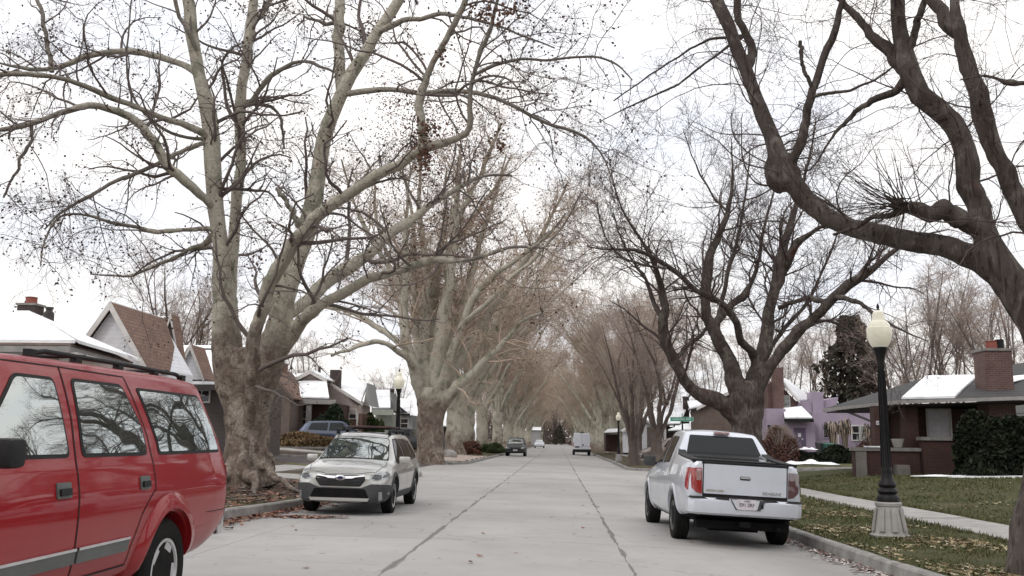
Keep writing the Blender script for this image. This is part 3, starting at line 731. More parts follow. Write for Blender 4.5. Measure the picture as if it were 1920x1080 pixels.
make_tree('sycamore_tree', at(462, 905, 22.0), L1, rng, 'syc', 'twig_syc', [
    dict(count=360, length=2.6, ratio=0.42, ang=(30, 85), t0=0.18, up=0.1, wob=0.2, n=10, rmin=0.010, sides=5, curl=0.05, taper=0.3),
    dict(count=2300, length=1.15, ratio=0.55, ang=(30, 85), up=0.0, wob=0.28, n=7, rmin=0.0055, sides=3, grav=0.15),
    dict(count=11000, length=0.5, ratio=0.6, ang=(30, 90), up=-0.05, wob=0.32, n=4, rmin=0.0036, sides=3, grav=0.2)],
    spk=(6500, 0.03, 0.12), label='huge old pale sycamore with forked mottled trunk between the red SUV and silver wagon', rust=rustcl, zcut=6.2, nroots=5)

# ---- second sycamore past the cross street, traced limbs
t4 = [
 [(806, 875, 66, 0), (806, 862, 54, 0), (806, 820, 46, 0), (808, 780, 49, 0), (811, 745, 60, 0), (812, 728, 52, 0)],
 dy([(798, 760, 26), (788, 728, 25), (770, 680, 22), (758, 640, 20), (755, 580, 18), (757, 520, 15), (760, 460, 10), (764, 390, 6), (770, 320, 3)], 0, -2),
 dy([(805, 760, 26), (798, 710, 25), (795, 650, 22), (797, 580, 20), (800, 500, 16), (790, 440, 12), (785, 370, 7), (790, 300, 4)], 0, 2),
 dy([(812, 760, 28), (818, 710, 26), (825, 640, 24), (838, 560, 22), (848, 500, 20), (850, 430, 14), (858, 350, 9), (865, 270, 4)], 0, 0.5),
 dy([(815, 765, 22), (828, 725, 20), (845, 670, 17), (870, 600, 16), (900, 540, 15), (935, 510, 12), (980, 480, 8), (1030, 440, 5), (1060, 400, 3)], 0, -4),
 dy([(815, 790, 24), (832, 760, 22), (862, 720, 18), (900, 690, 13), (940, 640, 9), (980, 600, 7), (1020, 585, 5), (1050, 580, 3)], 0, -3),
 dy([(775, 690, 12), (752, 655, 11), (700, 636, 9), (650, 655, 7), (620, 668, 5)], -1, -5),
 dy([(765, 660, 12), (730, 630, 11), (680, 590, 9), (630, 575, 7), (580, 572, 4)], -1, 3),
 dy([(758, 560, 12), (730, 500, 10), (690, 440, 8), (660, 370, 5), (640, 300, 3)], -1, -2),
 dy([(850, 430, 12), (880, 370, 10), (915, 300, 7), (940, 230, 4)], 0.4, -2),
 dy([(797, 560, 12), (830, 480, 10), (880, 420, 8), (930, 350, 6), (960, 290, 3)], 2, 4),
 dy([(870, 600, 12), (910, 570, 9), (960, 520, 8), (1010, 480, 6), (1060, 420, 4), (1090, 360, 2)], -2, -5),
 dy([(757, 520, 10), (720, 470, 8), (700, 400, 6), (705, 320, 3)], 0, 2),
 dy([(812, 750, 24), (832, 680, 20), (858, 600, 17), (880, 520, 14), (905, 440, 10), (930, 360, 6), (950, 290, 3)], 1, 3),
 dy([(806, 740, 22), (808, 640, 18), (815, 560, 15), (825, 480, 12), (835, 400, 8), (838, 320, 4)], 1, 3),
 dy([(815, 770, 22), (850, 690, 18), (900, 610, 15), (950, 540, 12), (1000, 470, 9), (1040, 400, 6), (1065, 340, 3)], 0, -2),
 dy([(800, 740, 18), (780, 640, 15), (776, 560, 12), (778, 480, 10), (772, 400, 7), (760, 330, 4)], 1, 3),
]
LV_MID = [dict(count=330, length=3.2, ratio=0.42, ang=(25, 70), t0=0.2, up=0.2, wob=0.2, n=9, rmin=0.016, sides=4),
    dict(count=3000, length=1.5, ratio=0.55, ang=(30, 80), up=0.05, wob=0.28, n=6, rmin=0.010, sides=3),
    dict(count=11000, length=0.75, ratio=0.6, ang=(30, 85), up=0, wob=0.3, n=4, rmin=0.007, sides=3)]
def rust4(rng, base):
    ps = []
    for (px, py, sx_, sy_, n) in ((770, 250, 50, 60, 2000), (820, 330, 60, 70, 2100), (650, 400, 60, 50, 1400), (900, 420, 60, 80, 1600), (870, 230, 40, 50, 1500), (740, 470, 60, 40, 1500), (760, 190, 40, 30, 900)):
        for _ in range(n): ps.append(at(px+rng.normal()*sx_, py+rng.normal()*sy_, 52+rng.normal()*1.6)[:])
    P = (np.array(ps)-base)[:, None, :].repeat(2, 1)
    return specks(rng, P, len(ps), 0.045, 0.05)
rng = np.random.default_rng(5)
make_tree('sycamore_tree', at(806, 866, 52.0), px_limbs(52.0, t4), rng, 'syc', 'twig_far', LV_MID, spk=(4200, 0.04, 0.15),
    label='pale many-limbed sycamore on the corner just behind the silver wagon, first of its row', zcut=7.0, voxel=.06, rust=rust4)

# ---- right foreground maple
t2 = [
 [(2000, 1200, 230, 0), (1990, 1080, 180, 0), (1982, 1000, 146, 0), (1992, 900, 124, 0), (2008, 800, 112, 0), (2012, 700, 108, 0), (2000, 640, 106, 0), (1985, 590, 104, 0)],
 dy([(1990, 720, 70), (1948, 610, 72), (1896, 538, 62), (1805, 478, 49), (1700, 446, 42), (1620, 415, 37), (1560, 396, 36), (1500, 362, 40), (1472, 325, 44), (1452, 260, 38), (1430, 200, 36), (1405, 130, 35), (1370, 60, 32), (1340, 0, 28), (1310, -70, 24), (1270, -180, 18), (1230, -300, 9)], 0, 2.2),
 dy([(1480, 320, 26), (1492, 285, 20), (1510, 230, 20), (1528, 170, 20), (1540, 120, 18), (1565, 60, 18), (1580, 0, 15), (1600, -100, 11), (1620, -220, 5)], 1.2, 0.6),
 dy([(1425, 165, 20), (1412, 105, 20), (1395, 60, 19), (1378, 0, 17), (1360, -90, 13), (1340, -220, 6)], 1.8, 2.4),
 dy([(1960, 660, 80), (1915, 570, 64), (1875, 480, 58), (1843, 400, 50), (1820, 340, 48), (1790, 270, 45), (1750, 215, 45), (1700, 165, 46), (1682, 110, 42), (1680, 60, 32), (1680, 0, 34), (1685, -90, 28), (1700, -220, 18), (1710, -340, 8)], 0.2, 0.9),
 dy([(1690, 150, 36), (1655, 95, 26), (1620, 50, 20), (1590, 20, 17), (1560, -20, 14), (1500, -100, 7)], 0.7, 1.2),
 dy([(1688, 130, 26), (1703, 75, 18), (1725, 30, 17), (1738, -10, 14), (1760, -90, 9)], 0.7, 0.2),
 dy([(1978, 700, 90), (1965, 600, 76), (1942, 500, 54), (1922, 420, 46), (1895, 360, 42), (1866, 300, 34), (1838, 230, 34), (1815, 170, 36), (1802, 115, 38), (1796, 60, 30), (1790, 0, 17), (1780, -80, 12), (1770, -180, 6)], -0.3, -0.8),
 dy([(1812, 150, 36), (1782, 75, 30), (1745, 0, 26), (1700, -80, 20), (1660, -180, 10)], -0.6, 0.3),
 dy([(1850, 425, 42), (1810, 412, 38), (1770, 402, 34), (1730, 395, 30), (1702, 388, 24), (1690, 386, 14)], 0.3, 0.0),
 dy([(1705, 388, 14), (1660, 400, 12), (1620, 420, 10), (1560, 440, 6)], 0.0, 0.6),
 dy([(1478, 332, 52), (1462, 328, 48), (1447, 320, 40), (1442, 316, 20)], 1.2, 1.2),
 dy([(1690, 160, 26), (1668, 182, 20), (1640, 186, 16), (1600, 212, 11), (1560, 255, 7), (1530, 310, 4), (1500, 330, 2)], 0.6, 1.2),
 dy([(1990, 170, 14), (1930, 160, 12), (1880, 150, 9), (1840, 140, 5), (1800, 150, 3)], -1, -1),
 dy([(1375, 80, 9), (1340, 75, 6), (1290, 95, 5), (1220, 140, 4), (1150, 190, 3)], 2.0, 3.0),
 dy([(1380, 85, 8), (1330, 110, 6), (1270, 160, 5), (1200, 190, 4), (1120, 230, 2)], 2.0, 1.5),
 dy([(1525, 165, 10), (1508, 130, 8), (1503, 100, 10), (1500, 75, 9)], 0.9, 0.9),
 dy([(1530, 180, 8), (1580, 175, 7), (1640, 150, 5), (1680, 120, 4)], 0.9, 0.2),
]
rng = np.random.default_rng(21)
burr = []
bp = np.array(at(1693, 386, 11.0)[:])
nb = 60
dd = nrm(rng.normal(size=(nb, 3))+np.array([-0.9, 0, 0.25])); Qb = np.zeros((nb, 8, 3)); Qb[:, 0] = bp+rng.normal(size=(nb, 3))*0.05
Ln = rng.uniform(0.3, 1.1, nb); cv = np.c_[np.zeros(nb), np.zeros(nb), rng.uniform(-0.05, 0.12, nb)]
for s in range(1, 8):
    dd = nrm(dd+cv+rng.normal(size=(nb, 3))*0.08); Qb[:, s] = Qb[:, s-1]+dd*(Ln/7)[:, None]
b2 = np.array(at(1962, 1065, 11.0)[:])
burr.append(tubes(Qb-b2, np.linspace(0.008, 0.0025, 8)[None].repeat(nb, 0), 4))
t2 = [[(q[0], q[1], q[2]*(1 if i == 0 else .84))+tuple(q[3:]) for q in l] for i, l in enumerate(t2)]
make_tree('maple_tree', b2, px_limbs(11.0, t2), rng, 'maple', 'twig_map', [
    dict(count=210, length=1.5, ratio=0.11, ang=(35, 90), t0=0.1, up=0.15, wob=0.13, n=14, rmin=0.0048, sides=4, curl=0.10, taper=0.3, lenexp=0.2),
    dict(count=1600, length=0.75, ratio=0.6, ang=(25, 75), up=0.05, wob=0.14, n=9, rmin=0.0034, sides=3, curl=0.12),
    dict(count=6500, length=0.3, ratio=0.6, ang=(25, 80), up=0.0, wob=0.16, n=5, rmin=0.0022, sides=3, curl=0.1)],
    label='dark brown maple at the right edge with a heavy limb arching over the street', extra=burr, lump=0.07, zcut=5.6, voxel=.03)

# ---- middle right maple behind the white pickup
t3 = [
 [(1402, 870, 100, 0), (1400, 830, 88, 0), (1398, 800, 82, 0), (1400, 770, 88, 0), (1400, 740, 96, 0), (1398, 715, 70, 0)],
 dy([(1385, 785, 56), (1355, 757, 50), (1318, 742, 42), (1290, 725, 33), (1272, 690, 30), (1255, 650, 26), (1245, 620, 24), (1245, 570, 22), (1240, 530, 17), (1225, 480, 11), (1180, 420, 7), (1150, 350, 4), (1140, 290, 2)], 0, -3),
 dy([(1392, 770, 60), (1378, 715, 48), (1360, 665, 40), (1335, 620, 35), (1320, 570, 28), (1320, 520, 26), (1330, 470, 22), (1350, 430, 19), (1365, 400, 13), (1375, 340, 7), (1370, 260, 3)], 0, 1),
 dy([(1405, 770, 60), (1412, 710, 50), (1430, 660, 40), (1440, 600, 34), (1450, 540, 32), (1460, 480, 28), (1478, 430, 20), (1500, 360, 11), (1520, 290, 6), (1530, 220, 3)], 0, 2),
 dy([(1412, 740, 44), (1435, 690, 32), (1480, 640, 30), (1530, 592, 28), (1565, 560, 27), (1602, 526, 25), (1640, 500, 19), (1680, 470, 12), (1730, 440, 6), (1780, 430, 3)], 0, -3),
 dy([(1420, 670, 26), (1408, 648, 22), (1386, 630, 20), (1378, 590, 20), (1350, 565, 18), (1300, 540, 16), (1250, 500, 15), (1200, 465, 10), (1150, 470, 7), (1100, 462, 3)], 0.5, -4),
 dy([(1352, 600, 24), (1372, 575, 22), (1400, 545, 21), (1415, 520, 13), (1425, 470, 11), (1440, 400, 7), (1460, 320, 3)], 0.5, 3),
 dy([(1560, 565, 16), (1530, 556, 14), (1490, 562, 13), (1455, 580, 12)], -1.5, 0.5),
 dy([(1570, 556, 16), (1600, 560, 14), (1635, 585, 10), (1690, 620, 6), (1740, 640, 3)], -1.5, -4),
 dy([(1448, 560, 24), (1468, 500, 24), (1488, 462, 22), (1512, 438, 15), (1545, 420, 9), (1600, 425, 6), (1650, 445, 3)], 1, -1),
 dy([(1245, 590, 14), (1225, 560, 12), (1215, 520, 10), (1190, 500, 7), (1165, 450, 5), (1150, 400, 3)], -1.5, -1),
 dy([(1400, 730, 24), (1425, 690, 16), (1450, 640, 13), (1490, 600, 11), (1530, 540, 8), (1560, 470, 5), (1580, 400, 3)], 0.8, 4),
 dy([(1350, 660, 20), (1340, 600, 14), (1365, 520, 12), (1385, 440, 9), (1400, 360, 6), (1405, 280, 3)], 0.8, 4),
 dy([(1262, 665, 14), (1300, 640, 12), (1340, 600, 9), (1380, 570, 6)], -1, 3),
 dy([(1365, 400, 8), (1330, 360, 6), (1300, 300, 4), (1280, 240, 2)], 1, 2),
 dy([(1250, 505, 9), (1210, 500, 7), (1160, 480, 6), (1130, 440, 4), (1120, 380, 3)], -3, -4),
]
rng = np.random.default_rng(33)
t3 = [[(q[0], q[1], q[2]*.66)+tuple(q[3:]) for q in l] for l in t3]
make_tree('maple_tree', at(1400, 862, 30.0), px_limbs(30.0, t3), rng, 'maple', 'twig_map', [
    dict(count=380, length=2.3, ratio=0.34, ang=(25, 75), t0=0.25, up=0.4, wob=0.16, n=10, rmin=0.010, sides=4, curl=0.07),
    dict(count=2400, length=1.25, ratio=0.55, ang=(25, 75), up=0.15, wob=0.18, n=7, rmin=0.0065, sides=3, curl=0.06),
    dict(count=10000, length=0.6, ratio=0.6, ang=(25, 80), up=0.05, wob=0.2, n=4, rmin=0.0045, sides=3)],
    label='gnarled brown maple with many spreading limbs standing behind the white pickup', zcut=5.0)

# ---- generic trees, built once and copied
def auto_limbs(rng, H, fork, rtrunk, nl, spread, lean=0.0, upright=1.0):
    limbs = [([(0, 0, -0.3), (0, 0, 0.15), (lean*0.2, 0, 0.6), (lean*0.5, 0.02, fork*0.6), (lean, 0, fork)], [rtrunk*1.9, rtrunk*1.45, rtrunk*1.1, rtrunk, rtrunk*1.15])]
    a0 = rng.random()*6.28
    for i in range(nl):
        a = a0+i*2*pi/nl*1.0+rng.normal()*0.3; s = spread*(0.35+0.75*rng.random()); h = H*(0.75+0.3*rng.random())
        z0 = fork*(0.75+0.3*rng.random()); r = rtrunk*(0.34+0.22*rng.random())
        pts = []; rad = []
        px, py = rng.normal(size=2)*0.3
        for k in range(8):
            t = k/7
            rr = s*(t**1.0)*0.9+0.25*rtrunk*(1-t)
            pts.append((lean+cos(a)*rr+px*sin(t*3.1)*1.5, sin(a)*rr+py*sin(t*3.1)*1.5, z0-0.4*(1-t)+(h-z0)*(t**(0.92))*upright)); rad.append(r*(1-t)**0.8+0.012)
        limbs.append((pts, rad))
        if rng.random() < 0.75:
            k = rng.integers(2, 5); p = np.array(pts[k]); b = a+rng.normal()*0.9; q = [tuple(p)]; rq = [rad[k]*0.7]
            for j in range(1, 6):
                p = p+np.array([cos(b)*s*0.16, sin(b)*s*0.16, (h-pts[k][2])/6.5]); q.append(tuple(p)); rq.append(rad[k]*0.7*(1-j/5.6))
            limbs.append((q, rq))
    return limbs

def copy_tree(src, loc, rz=0.0, sc=1.0, label=None, group=None):
    c = src.copy(); C.objects.link(c); c.location = loc; c.rotation_euler = (0, 0, rz); c.scale = (sc, sc, sc*1.0)
    if label: c['label'] = label
    if group: c['group'] = group
    for ch in src.children:
        d = ch.copy(); C.objects.link(d); d.parent = c
        for g in ch.children:
            e = g.copy(); C.objects.link(e); e.parent = d
    return c

def proto(name, seed, H, fork, rt, nl, spread, bark, twig, counts, lens, rm, up=0.2, lean=0.0, wob=0.22, spk=None, cat_='tree', ang=(25, 70)):
    rng = np.random.default_rng(seed)
    lv = []
    for i, (c, l, r) in enumerate(zip(counts, lens, rm)):
        lv.append(dict(count=c, length=l, ratio=0.5, ang=ang, t0=0.2, up=up*(1-0.4*i), wob=wob, n=(9, 6, 4)[i], rmin=r, sides=(4, 3, 3)[i]))
    return make_tree(name, (0, 0, 0), auto_limbs(rng, H, fork, rt, nl, spread, lean), rng, bark, twig, lv, spk=spk, cat_=cat_)

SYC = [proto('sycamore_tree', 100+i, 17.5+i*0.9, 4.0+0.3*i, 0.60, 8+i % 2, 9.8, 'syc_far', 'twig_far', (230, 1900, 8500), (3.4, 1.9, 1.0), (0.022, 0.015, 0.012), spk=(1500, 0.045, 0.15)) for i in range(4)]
MAP = [proto('maple_tree', 200+i, 9.5+i, 2.0, 0.30, 6, 4.2, 'maple_light', 'twig_red', (130, 900, 3600), (1.9, 1.1, 0.6), (0.012, 0.009, 0.0065)) for i in range(3)]
BG = [proto('bare_tree', 300+i, 10.0+i, 1.6, 0.17, 7, 3.6, 'maple_light', 'twig_red', (120, 800, 3600), (2.0, 1.1, 0.6), (0.014, 0.010, 0.008), up=0.35) for i in range(3)]
used = set()
def place(kind, i, x, y, sc=1.0, rz=None, label=None, group=None, z=None):
    src = kind[i % len(kind)]
    rz = random.uniform(0, 6.28) if rz is None else rz
    z = T(x, y) if z is None else z
    if id(src) not in used:
        used.add(id(src)); src.location = (x, y, z); src.rotation_euler = (0, 0, rz); src.scale = (sc, sc, sc)
        if label: src['label'] = label
        if group: src['group'] = group
        return src
    return copy_tree(src, (x, y, z), rz, sc, label, group)

random.seed(12)
gl = 'pale sycamores lining the left side of the street'; gr = 'pale sycamores lining the right side of the street'
place(SYC, 0, -8.2, 75, 1.08, 0.6, 'thick pale sycamore trunk right of the corner sycamore, beside the boulder', gl)
place(SYC, 1, -8.1, 85, 1.08, 2.0, 'thick pale sycamore standing in the rusty shrub at the left kerb', gl)
place(SYC, 2, -7.9, 99, 1.0, 4.0, 'pale sycamore just beyond the green ground cover on the left verge', gl)
place(SYC, 3, -7.4, 116, 0.95, 1.0, 'pale sycamore rising behind the black parked car', gl)
ll = 'distant pale sycamore in the left row beyond the black car, merging with its neighbours'
for k, y in enumerate((131, 146, 161, 177, 194, 212, 231, 252, 275, 300, 328, 360, 395)):
    place(SYC, k, -6.9+random.uniform(-.6, .6), y, random.uniform(0.85, 1.05), None, ll, 'far sycamores of the left row')
place(SYC, 1, 7.6, 92, 0.92, 2.5, 'pale sycamore nearest the two brown maples on the far right verge', gr)
place(SYC, 2, 7.3, 104, 0.9, 0.5, 'pale slender sycamore between the white van and the brown maples', gr)
place(SYC, 3, 7.0, 117, 0.92, 5.0, 'pale sycamore directly right of the white van', gr)
rl = 'distant pale sycamore in the right row beyond the white van, merging with its neighbours'
for k, y in enumerate((132, 147, 163, 180, 198, 217, 237, 259, 283, 309, 338, 370)):
    place(SYC, k+2, 6.4+random.uniform(-.5, .5), y, random.uniform(0.85, 1.0), None, rl, 'far sycamores of the right row')
place(MAP, 0, 4.75, 60, 0.92, 0.4, 'small brown maple with a pollarded head, left of the pair on the far corner')
place(MAP, 1, 6.1, 58.5, 1.08, 2.4, 'leaning brown maple, right of the pair on the far corner')
place(MAP, 2, 6.4, 76, 1.1, 3.3, 'thin greyish maple behind the pair of corner maples')
# trees behind the houses
for k, (px, Y, h, lb) in enumerate([
    (335, 62, 1.25, 'bare tree behind the steep gabled houses on the left'),
    (375, 75, 1.1, 'bare tree behind the dark house left of the big sycamore trunk'),
    (560, 110, 1.0, 'faint bare tree showing above the snowy roofs beside the brown chimney'),
    (720, 120, 0.9, 'faint bare tree above the far snowy roofs left of the second sycamore'),
    (1480, 95, 1.05, 'wispy bare tree behind the brick chimney of the purple house'),
    (1535, 100, 1.15, 'wispy bare tree between the purple house and the ivy covered tree'),
    (1690, 66, 1.0, 'reddish bare tree just right of the white lamp globe, behind the snow patched roof'),
    (1745, 60, 1.0, 'bare tree behind the middle of the snow patch'),
    (1800, 64, 1.05, 'bare tree behind the snow patched roof, left of the brick chimney'),
    (1860, 58, 1.0, 'bare tree directly behind the round brick chimney pot'),
    (1910, 66, 1.15, 'bare tree behind the roof at the right edge'),
    (1330, 110, 1.0, 'bare tree far behind the street sign'),
    (1250, 120, 1.2, 'tall bare tree far behind the corner maples'),
    (1620, 90, 1.1, 'bare tree rising behind the ivy covered tree'),
    (1420, 120, 1.25, 'bare tree far behind the gnarled maple')]):
    p = at(px, 826, Y); place(BG, k, p.x, Y, h, None, lb, 'bare trees behind the houses')
# far end of the street
for k in range(16):
    place(BG, k, -26+k*3.5+random.uniform(-1, 1), (340 if k % 2 else 372)+random.uniform(-8, 8), 1.9, None, 'bare tree in the brown mass closing the far end of the street', 'trees closing the far end')

rng = np.random.default_rng(8); n = 9000
P = np.c_[rng.uniform(-34, 34, n), rng.uniform(395, 425, n), 0.5+9*rng.random(n)**1.3][:, None, :].repeat(2, 1)
v, f = specks(rng, P, n, 0.55, 0.0); tl_ = npmesh('treeline', v, f, M['twig_red']); tag(link('treeline', tl_), kind='stuff')
# ---- ivy-clad evergreen right of the purple house
def leafy(rng, n, size, shape):
    P = np.array([shape(rng) for _ in range(n)])[:, None, :].repeat(2, 1)
    return specks(rng, P, n, size, 0.0)
def foliage_mat(name, a, b_):
    m, nt, b = new_mat(name); v = objco(nt)
    c, _ = noise_mix(nt, a, b_, 1.4, 0.4, 0.6, vec=v, detail=8); nt.links.new(c, b.inputs['Base Color']); b.inputs['Roughness'].default_value = 0.8
    b.inputs['Specular IOR Level'].default_value = 0.2
    return m
M['ever'] = foliage_mat('evergreen_foliage', (0.065, 0.07, 0.05), (0.12, 0.095, 0.08))
M['ever_dark'] = foliage_mat('dark_evergreen', (0.012, 0.018, 0.012), (0.03, 0.035, 0.02))
M['ivy'] = foliage_mat('ivy', (0.025, 0.045, 0.025), (0.05, 0.065, 0.04))
M['rust'] = foliage_mat('rusty_shrub', (0.15, 0.07, 0.05), (0.22, 0.11, 0.075))
M['redtwig'] = foliage_mat('red_twigs', (0.13, 0.065, 0.05), (0.18, 0.10, 0.08))
M['drygrass'] = foliage_mat('dry_grass', (0.30, 0.20, 0.11), (0.20, 0.14, 0.08))
M['greenery'] = foliage_mat('ground_cover', (0.05, 0.085, 0.03), (0.09, 0.11, 0.05))
M['bladegrass'] = foliage_mat('grass_blades', (0.085, 0.095, 0.036), (0.12, 0.115, 0.058))
def everg(rng):
    while True:
        z = rng.uniform(1.0, 10.0); rmax = 2.7*(1-((z-3.6)/7.2)**2)*(0.9+0.14*sin(z*2.1)+0.1*sin(z*5+1)); a = rng.uniform(0, 6.28)
        r = rmax*math.sqrt(rng.random())*(0.9+0.2*sin(a*3+z))
        if sin(a*2+z*1.7)*sin(z*2.3+r) > -0.4: return (cos(a)*r, sin(a)*r, z)
rng = np.random.default_rng(3)
p = at(1603, 826, 68)
ev = empty('evergreen_tree', (p.x, 68, T(p.x, 68)), 0, 'dark ivy covered evergreen behind the purple house roof and the lamp post', 'tree')
v, f = leafy(rng, 7500, 0.15, everg); link('crown', npmesh('crown', v, f, M['ever']), ev)
b = MB(); b.tube([(0, 0, -0.3), (0.1, 0, 4), (0, 0.1, 7.5), (0.1, 0, 10.4)], [0.35, 0.28, 0.15, 0.03], 10)
for k in range(11):
    a = k*2.4; b.tube([(0, 0, 2+k*0.55), (cos(a)*1.1, sin(a)*1.1, 2.8+k*0.55), (cos(a)*2.0, sin(a)*2.0, 3.4+k*0.55)], [0.1, 0.06, 0.02], 6)
b.obj('trunk', M['maple'], ev, 3.1)
# ------------------------------------------------------------------ vehicles
def chaikin(a, k=2):
    for _ in range(k):
        q = [a[0]]
        for i in range(len(a)-1): q += [a[i]*.75+a[i+1]*.25, a[i]*.25+a[i+1]*.75]
        q.append(a[-1]); a = np.array(q)
    return a

def half_section(s):
    y, zb, wb, zm, wm, zs, ws, zt, wt, cr = s
    Tt = np.array([wt, zt]); Sx = np.array([ws, zs])
    ins = min(0.09, wt*0.2)
    pts = [(0, zb), (wb*0.8, zb), (wb, zb+0.03), (wm*0.985, zb+(zm-zb)*0.45), (wm, zm), (wm-0.004, zm+(zs-zm)*0.45), (ws+0.008, zs-0.03), (ws, zs), tuple(Sx*.93+Tt*.07), tuple(Sx*.5+Tt*.5+np.array([0.012, 0])), tuple(Sx*.12+Tt*.88), (wt-0.02, zt+0.004), (wt-ins, zt+cr*0.35), (wt*0.5, zt+cr*0.8), (0, zt+cr)]
    return chaikin(np.array(pts, float), 2)

M['well'] = pmat('wheel_well', (0.008, 0.008, 0.008), (0.012, 0.011, 0.011), 5, 0.95, 0, spec=0.1)
M['tyre'] = pmat('tyre_rubber', (0.010, 0.010, 0.010), (0.018, 0.017, 0.016), 6, 0.9, 0.3, 60, spec=0.12)
M['alloy'] = pmat('alloy', (0.38, 0.38, 0.39), (0.28, 0.27, 0.27), 8, 0.35, 0.05, 40, metal=0.7)
M['alloy_bright'] = pmat('bright_alloy', (0.62, 0.62, 0.63), (0.48, 0.47, 0.47), 8, 0.35, 0.05, 40, metal=0.6)
M['alloy_dark'] = pmat('dark_alloy', (0.10, 0.10, 0.105), (0.07, 0.07, 0.07), 8, 0.4, 0.05, 40, metal=0.5)
M['plastic'] = pmat('black_plastic', (0.010, 0.010, 0.011), (0.018, 0.017, 0.017), 6, 0.6, 0.1, 120, spec=0.25)
M['cladding'] = pmat('grey_cladding', (0.045, 0.047, 0.05), (0.06, 0.06, 0.062), 4, 0.6, 0.1, 120, spec=0.25)
M['moulding'] = pmat('grey_moulding', (0.10, 0.11, 0.105), (0.08, 0.085, 0.08), 4, 0.5, 0.1, 60)
M['chrome'] = pmat('chrome', (0.72, 0.72, 0.74), (0.6, 0.6, 0.62), 9, 0.12, 0, metal=1.0)
M['lamp_clear'] = glass_mat('clear_lamp', (0.20, 0.21, 0.225), 0.22, 0.2)
M['lamp_inner'] = glass_mat('lamp_inner', (0.015, 0.015, 0.018), 0.05, 0.2)
M['lamp_red'] = glass_mat('red_lamp', (0.28, 0.012, 0.015), 0.08, 0.2)
M['lamp_dark'] = glass_mat('dull_red_lamp', (0.10, 0.045, 0.055), 0.12, 0.2)
M['lamp_pink'] = glass_mat('pink_lamp', (0.35, 0.2, 0.2), 0.15, 0.2)
M['glass'] = glass_mat('tinted_glass', (0.005, 0.006, 0.007), 0.015, 0.04, 0.2)
M['glass_side'] = glass_mat('reflective_side_glass', (0.035, 0.045, 0.04), 0.52, 0.07)
M['glass_front'] = glass_mat('windshield_glass', (0.03, 0.04, 0.042), 0.36, 0.05)
M['seam'] = pmat('panel_gap', (0.01, 0.008, 0.008), (0.012, 0.01, 0.01), 4, 0.9, 0)
M['plate'] = pmat('licence_plate', (0.6, 0.58, 0.6), (0.5, 0.45, 0.48), 14, 0.4, 0)
M['plate_ink'] = pmat('plate_ink', (0.03, 0.03, 0.06), (0.04, 0.04, 0.07), 14, 0.5, 0)

def section_fill(me, k): pass

